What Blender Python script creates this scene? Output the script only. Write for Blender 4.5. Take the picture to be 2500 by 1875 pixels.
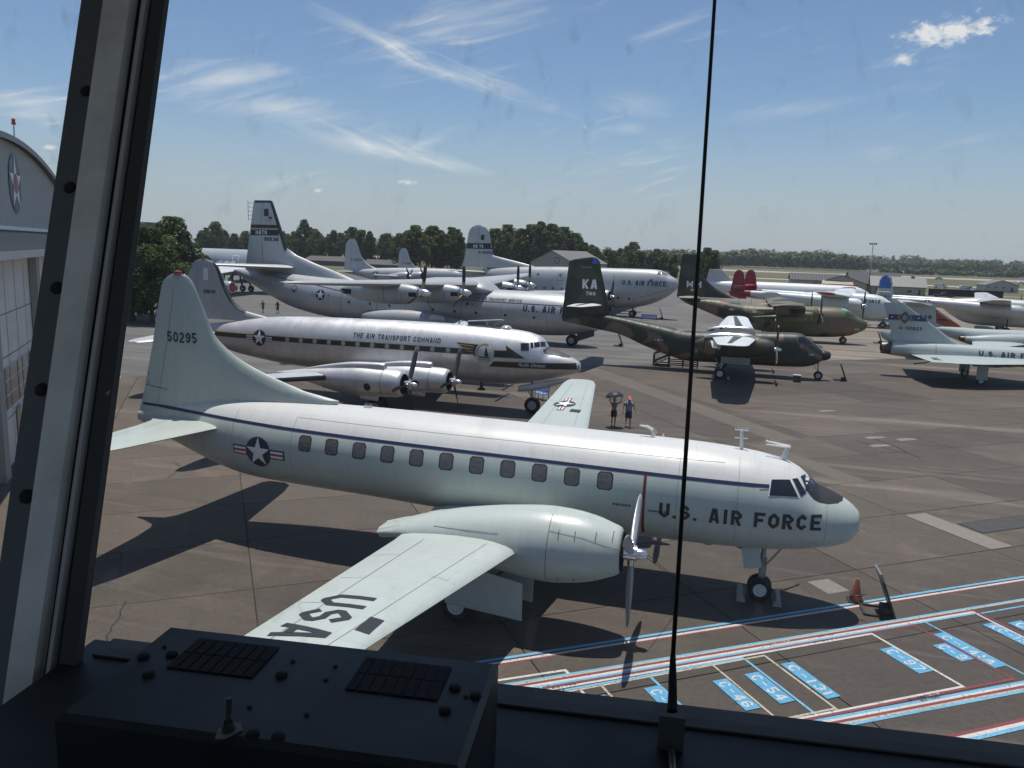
import bpy, bmesh, math, random
import numpy as np
from mathutils import Vector, Matrix
from mathutils.bvhtree import BVHTree
for _o in list(bpy.data.objects): bpy.data.objects.remove(_o)
S = bpy.context.scene
COL = S.collection
R = math.radians
random.seed(7)

# ------------------------------------------------------------------ camera, sky, sun, exposure
CX, CY, CZ = -4.2848, -22.5511, 9.7275
_yaw, _pit, _rol = R(15.198), R(9.6386), R(1.9366)
cam = bpy.data.cameras.new('camera'); camo = bpy.data.objects.new('camera', cam); COL.objects.link(camo)
_f = Vector((-math.sin(_yaw)*math.cos(_pit), math.cos(_yaw)*math.cos(_pit), -math.sin(_pit)))
_r = Vector((math.cos(_yaw), math.sin(_yaw), 0)); _u = _r.cross(_f)
_r2 = _r*math.cos(_rol)+_u*math.sin(_rol); _u2 = -_r*math.sin(_rol)+_u*math.cos(_rol)
camo.matrix_world = Matrix(((_r2.x,_u2.x,-_f.x,CX),(_r2.y,_u2.y,-_f.y,CY),(_r2.z,_u2.z,-_f.z,CZ),(0,0,0,1)))
cam.sensor_width = 36; cam.lens = 36*1896.2/2500; cam.clip_start = .02; cam.clip_end = 9000
S.camera = camo
SUN = Vector((-.07, .155, 1)).normalized()
w = bpy.data.worlds.new('World'); S.world = w; w.use_nodes = True
wt = w.node_tree; wt.nodes.clear()
def wn(t, **k):
    n = wt.nodes.new(t)
    for a, b in k.items(): setattr(n, a, b)
    return n
out = wn('ShaderNodeOutputWorld'); bg = wn('ShaderNodeBackground'); bg.inputs[1].default_value = .085
sky = wn('ShaderNodeTexSky', sky_type='NISHITA', sun_disc=False, sun_elevation=math.asin(SUN.z), sun_rotation=math.atan2(SUN.x, SUN.y), altitude=0, air_density=1.0, dust_density=.7, ozone_density=6.0)
tc = wn('ShaderNodeTexCoord')
def wmath(op, a, b=None, c=None, clamp=False):
    n = wn('ShaderNodeMath', operation=op, use_clamp=clamp)
    for i, v in enumerate((a, b, c)):
        if v is None: continue
        if isinstance(v, (int, float)): n.inputs[i].default_value = v
        else: wt.links.new(v, n.inputs[i])
    return n.outputs[0]
sepw = wn('ShaderNodeSeparateXYZ'); wt.links.new(tc.outputs['Generated'], sepw.inputs[0])
# thin clouds drawn in sky angles (degrees right of +y, degrees above the horizon)
DEG = 180/math.pi
AZ = wmath('MULTIPLY', wmath('ARCTAN2', sepw.outputs[0], sepw.outputs[1]), DEG); EL = wmath('MULTIPLY', wmath('ARCSINE', sepw.outputs[2]), DEG)
def wcomb(x, y, z=0.):
    n = wn('ShaderNodeCombineXYZ')
    for i, v in enumerate((x, y, z)):
        if isinstance(v, (int, float)): n.inputs[i].default_value = v
        else: wt.links.new(v, n.inputs[i])
    return n.outputs[0]
def wnoise(vec, scale, detail, dist=0, rough=.55):
    n = wn('ShaderNodeTexNoise'); n.inputs['Scale'].default_value = scale; n.inputs['Detail'].default_value = detail
    n.inputs['Distortion'].default_value = dist; n.inputs['Roughness'].default_value = rough
    wt.links.new(vec, n.inputs['Vector']); return n.outputs[0]
def ramp(v, lo, hi):
    n = wn('ShaderNodeMapRange', interpolation_type='SMOOTHSTEP'); n.inputs[1].default_value = lo; n.inputs[2].default_value = hi
    wt.links.new(v, n.inputs[0]); return n.outputs[0]
def rot(t):
    c_, s_ = math.cos(R(t)), math.sin(R(t))
    return wmath('ADD', wmath('MULTIPLY', AZ, c_), wmath('MULTIPLY', EL, s_)), wmath('SUBTRACT', wmath('MULTIPLY', EL, c_), wmath('MULTIPLY', AZ, s_))
def streaks(t, z):
    a_, b_ = rot(t); return wnoise(wcomb(wmath('MULTIPLY', a_, .16), wmath('MULTIPLY', b_, 1.05), z), 1., 5, .8, .6)
NZ = {'a': streaks(-17, 3.), 'b': streaks(14, 9.), 'p': wnoise(wcomb(AZ, wmath('MULTIPLY', EL, 1.5), 5.), 1.25, 6, .2, .62)}
broad = wnoise(wcomb(wmath('MULTIPLY', AZ, .07), wmath('MULTIPLY', EL, .16), 2.), 1., 2)
tot = wmath('MULTIPLY', wmath('MULTIPLY', ramp(NZ['b'], .50, .80), ramp(broad, .45, .68)), .42)
def cloud(az, el, ha, he, tilt, k, nz):
    global tot
    c_, s_ = math.cos(R(tilt)), math.sin(R(tilt)); A_ = wmath('SUBTRACT', AZ, az); E_ = wmath('SUBTRACT', EL, el)
    u_ = wmath('ADD', wmath('MULTIPLY', A_, c_/ha), wmath('MULTIPLY', E_, s_/ha)); v_ = wmath('SUBTRACT', wmath('MULTIPLY', E_, c_/he), wmath('MULTIPLY', A_, s_/he))
    fall = wmath('SUBTRACT', 1., wmath('SQRT', wmath('ADD', wmath('MULTIPLY', u_, u_), wmath('MULTIPLY', v_, v_))))
    v = wmath('ADD', fall, wmath('MULTIPLY', wmath('SUBTRACT', NZ[nz], .5), 2.2 if nz == 'p' else 2.0))
    tot = wmath('ADD', tot, wmath('MULTIPLY', ramp(v, .2 if nz == 'p' else .0, .95 if nz == 'p' else 1.7), k if nz == 'p' else k*.78))
for c_ in [(-18.6,11.6,8.,.95,-15,1.15,'a'),(-24.6,13.7,6.,.75,-17,.8,'a'),(-19.5,15.3,9.,2.2,12,.55,'b'),(-35.,10.5,6.5,1.5,8,1.0,'b'),(-31.5,8.9,8.,1.3,-3,.85,'b'),(-26.,7.0,7.,1.1,-10,.9,'a'),(-21.5,6.1,6.5,.6,-8,.7,'a'),(-22.,7.3,3.4,.6,24,.6,'b'),(-46.5,7.8,4.5,1.2,-3,.9,'b'),
 (12.05,14.0,3.9,1.15,3,1.0,'p'),(9.7,12.6,1.2,.5,0,.7,'p'),(-23.1,4.6,.9,.38,0,.85,'p'),(-29.3,3.75,.5,.22,0,.7,'p'),(-45.6,5.4,.7,.3,0,.7,'p'),(-7.,10.4,3.6,1.1,-8,.45,'a'),(-7.4,8.7,1.9,.65,0,.45,'b'),(3.6,9.9,7.5,.7,8,.34,'b'),(-10.6,8.8,.5,.045,-45,.6,'p'),(-5.6,15.0,3.8,.6,18,.4,'b'),(8.9,7.,2.,.6,5,.2,'b')]: cloud(*c_)
tot = wmath('MULTIPLY', wmath('MINIMUM', tot, .93), ramp(sepw.outputs[2], .012, .06))
# pale blue summer haze low over the whole horizon
hz = wn('ShaderNodeMix', data_type='RGBA'); wt.links.new(wmath('MULTIPLY', wmath('SUBTRACT', 1., ramp(EL, -2., 11.)), .92), hz.inputs['Factor']); wt.links.new(sky.outputs[0], hz.inputs['A']); hz.inputs['B'].default_value = (3.95, 4.55, 5.25, 1)
mixc = wn('ShaderNodeMix', data_type='RGBA'); wt.links.new(tot, mixc.inputs['Factor']); wt.links.new(hz.outputs['Result'], mixc.inputs['A']); mixc.inputs['B'].default_value = (7.6, 7.8, 7.9, 1)
wt.links.new(mixc.outputs['Result'], bg.inputs[0]); wt.links.new(bg.outputs[0], out.inputs[0])
sl = bpy.data.lights.new('sun', 'SUN'); sl.energy = 3.5; sl.angle = R(.53); sl.color = (1, .965, .91)
so = bpy.data.objects.new('sun', sl); COL.objects.link(so); so.rotation_euler = SUN.to_track_quat('Z', 'Y').to_euler()
vs = S.view_settings; vs.view_transform = 'Standard'; vs.look = 'None'; vs.exposure = 0.40; vs.gamma = 1; vs.use_curve_mapping = False
w.cycles.sampling_method = 'MANUAL'; w.cycles.sample_map_resolution = 512
S.cycles.max_bounces = 6; S.cycles.diffuse_bounces = 3; S.cycles.glossy_bounces = 3; S.cycles.transparent_max_bounces = 16; S.cycles.caustics_reflective = False; S.cycles.caustics_refractive = False

# ------------------------------------------------------------------ materials
MATS = {}
def nodes_of(m):
    m.use_nodes = True; return m.node_tree, m.node_tree.nodes['Principled BSDF']
def N(t, typ, **k):
    n = t.nodes.new(typ)
    for a, b in k.items(): setattr(n, a, b)
    return n
def noise(t, vec, scale, detail=4, rough=.55, dist=0.):
    n = N(t, 'ShaderNodeTexNoise'); n.inputs['Scale'].default_value = scale; n.inputs['Detail'].default_value = detail; n.inputs['Roughness'].default_value = rough; n.inputs['Distortion'].default_value = dist
    if vec is not None: t.links.new(vec, n.inputs['Vector'])
    return n.outputs[0]
def mrange(t, v, a, b, c, d):
    n = N(t, 'ShaderNodeMapRange'); n.inputs[1].default_value = a; n.inputs[2].default_value = b; n.inputs[3].default_value = c; n.inputs[4].default_value = d
    t.links.new(v, n.inputs[0]); return n.outputs[0]
def mx(t, f, a, b, mode='MIX'):
    n = N(t, 'ShaderNodeMix', data_type='RGBA', blend_type=mode)
    for s, v in (('Factor', f), ('A', a), ('B', b)):
        i = n.inputs[s]
        if isinstance(v, (int, float)): i.default_value = v
        elif isinstance(v, tuple): i.default_value = (*v[:3], 1)
        else: t.links.new(v, i)
    return n.outputs['Result']
def mt(t, op, a, b=None):
    n = N(t, 'ShaderNodeMath', operation=op)
    for i, v in enumerate((a, b)):
        if v is None: continue
        if isinstance(v, (int, float)): n.inputs[i].default_value = v
        else: t.links.new(v, n.inputs[i])
    return n.outputs[0]
def objc(t): return N(t, 'ShaderNodeTexCoord').outputs['Object']
def geoc(t): return N(t, 'ShaderNodeNewGeometry').outputs['Position']
def M(name, col, rough=.5, metal=0., var=.10, scale=2.5, spec=.5, bump=0., bscale=40, coat=0.):
    if name in MATS: return MATS[name]
    m = bpy.data.materials.new(name); MATS[name] = m; t, b = nodes_of(m)
    b.inputs['Roughness'].default_value = rough; b.inputs['Metallic'].default_value = metal; b.inputs['Specular IOR Level'].default_value = spec
    if coat: b.inputs['Coat Weight'].default_value = coat; b.inputs['Coat Roughness'].default_value = .15
    if var:
        o = objc(t); n = noise(t, o, scale, 6, .6)
        t.links.new(mx(t, 1., tuple(col), mx(t, mrange(t, n, .3, .7, 0, 1), (1-var,)*3, (1+var*.6,)*3), 'MULTIPLY'), b.inputs['Base Color'])
        t.links.new(mrange(t, n, .3, .7, rough*.85, min(1, rough*1.15)), b.inputs['Roughness'])
    else: b.inputs['Base Color'].default_value = (*col, 1)
    if bump:
        bp = N(t, 'ShaderNodeBump'); bp.inputs['Strength'].default_value = bump; bp.inputs['Distance'].default_value = .02
        t.links.new(noise(t, objc(t), bscale, 5), bp.inputs['Height']); t.links.new(bp.outputs[0], b.inputs['Normal'])
    return m
def skin_mat(name, col, rough, metal, panel=(1.1, .55), amp=.07, streak=.12, line=.0, paint=None, camo=None):
    """sheet-metal skin: riveted panels slightly different from each other, streaked along the airflow"""
    m = bpy.data.materials.new(name); MATS[name] = m; t, b = nodes_of(m); o = objc(t)
    sp = N(t, 'ShaderNodeSeparateXYZ'); t.links.new(o, sp.inputs[0])
    if camo:
        base = camo[0]
        for i, (cc, sc, th, seed) in enumerate(camo[1:]):
            mp = N(t, 'ShaderNodeMapping'); t.links.new(o, mp.inputs[0]); mp.inputs['Location'].default_value = (seed, seed*.7, seed*.3); mp.inputs['Scale'].default_value = (1, .8, 1.1)
            nn = noise(t, mp.outputs[0], sc, 2.0, .45, .5)
            base = mx(t, mrange(t, nn, th-.012, th+.012, 0, 1), base, cc)
    elif paint:   # (upper colour, z at x=0, slope per metre of x): colour above a straight cheat line
        hi, z0, k = paint
        e = mt(t, 'SUBTRACT', sp.outputs[2], mt(t, 'ADD', mt(t, 'MULTIPLY', sp.outputs[0], k), z0))
        base = mx(t, mrange(t, e, -.004, .004, 0, 1), tuple(col), tuple(hi))
    else: base = tuple(col)
    cv = N(t, 'ShaderNodeCombineXYZ'); t.links.new(sp.outputs[0], cv.inputs[0])
    t.links.new(mt(t, 'ADD', sp.outputs[2], mt(t, 'MULTIPLY', sp.outputs[1], .8)), cv.inputs[1])
    br = N(t, 'ShaderNodeTexBrick'); t.links.new(cv.outputs[0], br.inputs['Vector']); br.inputs['Scale'].default_value = 1
    br.inputs['Brick Width'].default_value = panel[0]; br.inputs['Row Height'].default_value = panel[1]; br.inputs['Mortar Size'].default_value = .006 if line else .0
    br.inputs['Color1'].default_value = (1-amp, 1-amp, 1-amp, 1); br.inputs['Color2'].default_value = (1+amp*.4,)*3+(1,); br.inputs['Mortar'].default_value = (1-line,)*3+(1,)
    cs = N(t, 'ShaderNodeMapping'); t.links.new(o, cs.inputs[0]); cs.inputs['Scale'].default_value = (2.2, 1.0, .35)
    st = noise(t, cs.outputs[0], 1.4, 7, .65)
    big = noise(t, o, .5, 3)
    v = mx(t, 1., br.outputs['Color'], mx(t, mrange(t, st, .3, .75, 0, 1), (1,)*3, (1-streak,)*3), 'MULTIPLY')
    v = mx(t, 1., v, mx(t, mrange(t, big, .35, .7, 0, 1), (1,)*3, (1-streak*.5,)*3), 'MULTIPLY')
    t.links.new(mx(t, 1., base, v, 'MULTIPLY'), b.inputs['Base Color'])
    b.inputs['Metallic'].default_value = metal
    t.links.new(mrange(t, st, .3, .7, rough*.8, rough*1.25), b.inputs['Roughness'])
    bp = N(t, 'ShaderNodeBump'); bp.inputs['Strength'].default_value = .22; bp.inputs['Distance'].default_value = .03
    t.links.new(noise(t, o, 1.7, 3), bp.inputs['Height']); t.links.new(bp.outputs[0], b.inputs['Normal'])
    return m
GREEN_GREY = (.47, .52, .485)
MAT_C131 = skin_mat('paint_white_over_grey', GREEN_GREY, .34, 0, (1.6, .75), .028, .11, .20, paint=((.64, .64, .62), 3.668, -.0158))
MAT_GREY = skin_mat('paint_pale_grey_green', GREEN_GREY, .36, 0, (1.6, .75), .028, .11, .20)
MAT_SILVER = skin_mat('bare_aluminium', (.70, .70, .70), .44, .62, (1.0, .5), .10, .18, .14)
MAT_ALU = skin_mat('silver_paint', (.49, .50, .505), .42, .30, (2.0, 1.0), .05, .16, .12)
MAT_ALU2 = skin_mat('silver_paint_light', (.51, .52, .525), .42, .25, (2.4, 1.1), .04, .12, .10)
MAT_ADC = skin_mat('paint_aircraft_grey', (.42, .47, .455), .35, 0, (1.4, .6), .02, .07, .10)
OLIVE, DKGRN, TAN = (.062, .068, .040), (.030, .038, .026), (.215, .145, .100)
MAT_CAMO = skin_mat('camouflage_dark', OLIVE, .5, 0, (1.5, .7), .03, .15, .10, camo=[(.036, .042, .029), (TAN, .24, .555, 3.3), (OLIVE, .30, .53, 9.1)])
MAT_CAMO2 = skin_mat('camouflage_olive', OLIVE, .5, 0, (1.5, .7), .03, .15, .10, camo=[(.135, .138, .072), ((.21,.140,.096), .19, .50, 5.2), (DKGRN, .22, .55, 14.4)])
MAT_CAMO3 = skin_mat('camouflage_green', DKGRN, .5, 0, (1.5, .7), .03, .15, .10, camo=[(.034, .040, .029), (OLIVE, .3, .6, 2.0)])
WHITE = M('marking_white', (.78, .78, .76), .5, var=.05); BLACK = M('marking_black', (.022, .023, .026), .5, var=.1); NAVY = M('marking_insignia_blue', (.020, .026, .045), .5, var=.1)
RED = M('marking_red', (.42, .035, .035), .5, var=.08); YEL = M('marking_gold', (.62, .40, .10), .5, var=.08); BLUE = M('marking_blue', (.05, .12, .38), .5, var=.08)
LINEBLUE = M('cheat_line_navy', (.018, .022, .065), .4, var=.08); DKGREY = M('marking_dark_grey', (.05, .055, .058), .55, var=.1); LINE = M('panel_gap', (.10, .115, .112), .7, var=.0)
RUBBER = M('tyre_rubber', (.022, .022, .023), .85, var=.25); STEEL = M('gear_steel', (.42, .44, .45), .45, .5); DARKST = M('dark_steel', (.06, .062, .065), .5, .4); RIMW = M('rim_white', (.62, .64, .64), .5)
PROPGREY = M('propeller_grey', (.42, .43, .45), .42, .35); PROPBLK = M('propeller_black', (.025, .025, .027), .5); POLISH = M('polished_metal', (.72, .73, .74), .22, .9)
TANPROP = M('propeller_tan', (.45, .33, .22), .5); EXH = M('exhaust_metal', (.13, .105, .09), .45, .8, var=.4, scale=6); HOLE = M('dark_opening', (.010, .010, .011), .8, var=0)
GLASSD = M('cockpit_glass', (.012, .016, .020), .06, 0, var=0, spec=.8); PANE = M('cabin_window', (.115, .105, .098), .18, 0, var=.3, scale=9); BOOT = M('deicing_boot', (.028, .028, .030), .55)
REDTAIL = skin_mat('paint_arctic_red', (.30, .028, .035), .42, 0, (1.6, .8), .05, .15, .1)

# ------------------------------------------------------------------ mesh helpers
def tag(o, label=None, cat=None, group=None, kind=None):
    if label: o['label'] = label
    if cat: o['category'] = cat
    if group: o['group'] = group
    if kind: o['kind'] = kind
    return o
def link(name, me, parent=None):
    o = bpy.data.objects.new(name, me); COL.objects.link(o)
    if parent is not None: o.parent = parent
    return o
def mk(name, verts, faces, mats, parent=None, smooth=False, mi=None):
    me = bpy.data.meshes.new(name); me.from_pydata([tuple(v) for v in verts], [], faces); 
    for m_ in (mats if isinstance(mats, (list, tuple)) else [mats]): me.materials.append(m_)
    if mi: me.polygons.foreach_set('material_index', mi)
    if smooth: 
        me.polygons.foreach_set('use_smooth', [True]*len(me.polygons))
        if smooth == 2: me.set_sharp_from_angle(angle=R(38))
    me.update(); return link(name, me, parent)
def empty(name, loc, rz=0, label=None, cat=None, group=None):
    o = bpy.data.objects.new(name, None); COL.objects.link(o); o.location = loc; o.rotation_euler = (0, 0, rz); o.empty_display_size = .3
    return tag(o, label, cat, group)
class MB:
    def __init__(s): s.v = []; s.f = []; s.m = []
    def add(s, v, f, m=0):
        n = len(s.v); s.v += [tuple(p) for p in v]; s.f += [tuple(i+n for i in q) for q in f]; s.m += [m]*len(f); return s
    def box(s, c, d, m=0, rz=0., rx=0., ry=0.):
        x, y, z = d[0]/2, d[1]/2, d[2]/2
        q = Matrix.Rotation(rz, 3, 'Z') @ Matrix.Rotation(ry, 3, 'Y') @ Matrix.Rotation(rx, 3, 'X'); c = Vector(c)
        v = [c+q@Vector(p) for p in ((-x,-y,-z),(x,-y,-z),(x,y,-z),(-x,y,-z),(-x,-y,z),(x,-y,z),(x,y,z),(-x,y,z))]
        return s.add(v, [(0,3,2,1),(4,5,6,7),(0,1,5,4),(1,2,6,5),(2,3,7,6),(3,0,4,7)], m)
    def bar(s, p, q, a, b=None, m=0):
        p, q = Vector(p), Vector(q); d = (q-p); L = d.length; d.normalize(); b = b or a
        up = Vector((0,0,1)) if abs(d.z) < .95 else Vector((0,1,0)); e = d.cross(up).normalized(); g = e.cross(d)
        v = [r_+e*sx*a/2+g*sy*b/2 for r_ in (p, q) for sx, sy in ((-1,-1),(1,-1),(1,1),(-1,1))]
        return s.add(v, [(3,2,1,0),(4,5,6,7),(0,1,5,4),(1,2,6,5),(2,3,7,6),(3,0,4,7)], m)
    def tube(s, pts, rad, n=8, m=0, cap=True):
        pts = [Vector(p) for p in pts]; k = len(pts); rads = rad if isinstance(rad, (list, tuple)) else [rad]*k
        rings = []
        for i, p in enumerate(pts):
            d = (pts[min(i+1, k-1)]-pts[max(i-1, 0)]).normalized()
            up = Vector((0,0,1)) if abs(d.z) < .9 else Vector((0,1,0)); e = d.cross(up).normalized(); g = e.cross(d)
            rings.append([p+(e*math.cos(2*math.pi*j/n)+g*math.sin(2*math.pi*j/n))*rads[i] for j in range(n)])
        v = [q for r_ in rings for q in r_]
        f = [(i*n+j, i*n+(j+1) % n, (i+1)*n+(j+1) % n, (i+1)*n+j) for i in range(k-1) for j in range(n)]
        if cap: f += [tuple(range(n-1, -1, -1)), tuple(range((k-1)*n, k*n))]
        return s.add(v, f, m)
    def lathe(s, c, axis, prof, n=24, m=0):
        """prof: list of (distance along axis, radius)"""
        a = Vector(axis).normalized(); up = Vector((0,0,1)) if abs(a.z) < .9 else Vector((0,1,0)); e = a.cross(up).normalized(); g = e.cross(a); c = Vector(c)
        v = [c+a*t+(e*math.cos(2*math.pi*j/n)+g*math.sin(2*math.pi*j/n))*max(r_, 1e-4) for t, r_ in prof for j in range(n)]
        k = len(prof)
        f = [(i*n+j, (i+1)*n+j, (i+1)*n+(j+1) % n, i*n+(j+1) % n) for i in range(k-1) for j in range(n)]
        return s.add(v, f, m)
    def prism(s, poly, z0, z1, m=0):
        n = len(poly); v = [(x, y, z0) for x, y in poly]+[(x, y, z1) for x, y in poly]
        return s.add(v, [tuple(range(n-1, -1, -1)), tuple(range(n, 2*n))]+[(i, (i+1) % n, n+(i+1) % n, n+i) for i in range(n)], m)
    def build(s, name, mats, parent=None, smooth=False): return mk(name, s.v, s.f, mats, parent, smooth, s.m)
def pchip(xs, ys, q):
    xs, ys, q = np.asarray(xs, float), np.asarray(ys, float), np.asarray(q, float)
    h = np.diff(xs); d = np.diff(ys)/h; m = np.zeros(len(xs))
    for i in range(1, len(xs)-1):
        if d[i-1]*d[i] > 0: w1 = 2*h[i]+h[i-1]; w2 = h[i]+2*h[i-1]; m[i] = (w1+w2)/(w1/d[i-1]+w2/d[i])
    m[0], m[-1] = d[0], d[-1]
    i = np.clip(np.searchsorted(xs, q)-1, 0, len(xs)-2); t = (q-xs[i])/h[i]
    return (2*t**3-3*t**2+1)*ys[i]+(t**3-2*t**2+t)*h[i]*m[i]+(-2*t**3+3*t**2)*ys[i+1]+(t**3-t**2)*h[i]*m[i+1]
def loft(name, prof, mats, parent, y0=0., n=2., seg=36, sub=3, caps=(True, True)):
    """prof: (s, ztop, zbottom, halfwidth) stations; s runs aft from the nose"""
    s = [p[0] for p in prof]; q = []
    for a, b in zip(s[:-1], s[1:]): q += [a+(b-a)*i/sub for i in range(sub)]
    q.append(s[-1])
    zt, zb, hw = (pchip(s, [p[k] for p in prof], q) for k in (1, 2, 3))
    v = []
    for i, si in enumerate(q):
        zc, hz = (zt[i]+zb[i])/2, max((zt[i]-zb[i])/2, .002)
        for j in range(seg):
            a = 2*math.pi*j/seg; c_, s_ = math.cos(a), math.sin(a)
            v.append((-si, y0+max(hw[i], .002)*math.copysign(abs(c_)**(2/n), c_), zc+hz*math.copysign(abs(s_)**(2/n), s_)))
    k = len(q); f = [(i*seg+j, (i+1)*seg+j, (i+1)*seg+(j+1) % seg, i*seg+(j+1) % seg) for i in range(k-1) for j in range(seg)]
    if caps[0]: f.append(tuple(range(seg)))
    if caps[1]: f.append(tuple(range(k*seg-1, (k-1)*seg-1, -1)))
    return mk(name, v, f, mats, parent, 2)
FOIL = [(1,0),(.9,.35),(.7,.72),(.5,.94),(.3,1.),(.18,.90),(.08,.66),(.025,.38),(0,0)]
def foil(): 
    up = [(x, y/2) for x, y in FOIL]; return up+[(x, -y/2) for x, y in FOIL[-2:0:-1]]
def panel(name, sts, mats, parent, vertical=False, cap=True):
    """flying surface; sts: (span, s_le, s_te, height, thickness). vertical: span is z and height is y"""
    fo = foil(); k = len(fo); v = []
    for sp, a, b, h, th in sts:
        for x, y in fo:
            s_ = a+(b-a)*x; o = h+y*th
            v.append((-s_, o, sp) if vertical else (-s_, sp, o))
    f = []
    flip = (sts[-1][0] < sts[0][0]) ^ vertical
    for i in range(len(sts)-1):
        for j in range(k):
            q = (i*k+j, i*k+(j+1) % k, (i+1)*k+(j+1) % k, (i+1)*k+j); f.append(q if flip else q[::-1])
    if cap: f.append(tuple(range(k))); f.append(tuple(range((len(sts)-1)*k, len(sts)*k)))
    o = mk(name, v, f, mats, parent, 2); return o
def fin(name, le, te, th, mats, parent, y0=0., n=22):
    """le, te: lists of (s,z) from the base upward; th: thickness at base and tip"""
    z0, z1 = max(le[0][1], te[0][1]), min(le[-1][1], te[-1][1]); sts = []
    for i in range(n):
        u = i/(n-1); u = 1-(1-u)**1.6; z = z0+(z1-z0)*u
        a = np.interp(z, [p[1] for p in le], [p[0] for p in le]); b = np.interp(z, [p[1] for p in te], [p[0] for p in te])
        sts.append((z, a, b, y0, max(.02, (th[0]+(th[1]-th[0])*u)*(1-.75*max(0, (u-.93)/.07)))))
    return panel(name, sts, mats, parent, True)
def bvh(*objs):
    v, f = [], []
    for o in objs:
        n = len(v); v += [tuple(p.co) for p in o.data.vertices]; f += [tuple(i+n for i in p.vertices) for p in o.data.polygons]
    return BVHTree.FromPolygons([Vector(p) for p in v], f)
def decal(name, polys, tree, parent, mode='side', off=.009, step=.25, lay=.003, origin=None, mirror=False):
    """flat print laid on a hull: polys are (points, material, layer) in (s,z) for 'side', (s,y) for 'top' and 'front'"""
    mats = []; bm = bmesh.new(); L = bm.faces.layers.int.new('lay')
    for pts, m_, l_ in polys:
        if m_ not in mats: mats.append(m_)
        fs = bm.faces.new([bm.verts.new((p[0], p[1], 0)) for p in pts]); fs.material_index = mats.index(m_); fs[L] = l_
    for ax in (0, 1):
        st_ = min(step, .2 if off < .025 else .35) if (ax == 0 and mode != 'from') else min(step, .12 if off < .012 else .2)
        lo = min(v.co[ax] for v in bm.verts); hi = max(v.co[ax] for v in bm.verts); k = lo-(lo % st_)+st_
        while k < hi:
            pt = [0,0,0]; pt[ax] = k+1e-4; nm = [0,0,0]; nm[ax] = 1
            bmesh.ops.bisect_plane(bm, geom=bm.verts[:]+bm.edges[:]+bm.faces[:], plane_co=pt, plane_no=nm); k += st_
    dead = []
    for v in bm.verts:
        l_ = max((f_[L] for f_ in v.link_faces), default=0); a, b = v.co.x, v.co.y
        if mode == 'side': o, d = Vector((-a, -60, b)), Vector((0, 1, 0))
        elif mode == 'top': o, d = Vector((-a, b, 60)), Vector((0, 0, -1))
        elif mode == 'from':
            yp = origin[3]; o = Vector(origin[:3]); d = (Vector((-a, yp, b))-o).normalized()
        h, nn, _, _ = tree.ray_cast(o, d)
        if h is None: dead.append(v); continue
        if nn.dot(d) > 0: nn = -nn
        v.co = h+nn*(off+l_*lay)
    bmesh.ops.delete(bm, geom=dead, context='VERTS')
    me = bpy.data.meshes.new(name); bm.to_mesh(me)
    for m_ in mats: me.materials.append(m_)
    if mirror:
        for v in bm.verts: v.co.y = -v.co.y
        m2 = bpy.data.meshes.new(name); bm.to_mesh(m2)
        for m_ in mats: m2.materials.append(m_)
        link(name, m2, parent)
    bm.free(); o_ = link(name, me, parent)
    if name in ('cowl_joint', 'skin_joint', 'wing_marking', 'rudder_gap'): o_['kind'] = 'stuff'   # hairline seams too fine to pick apart
    return o_
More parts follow.
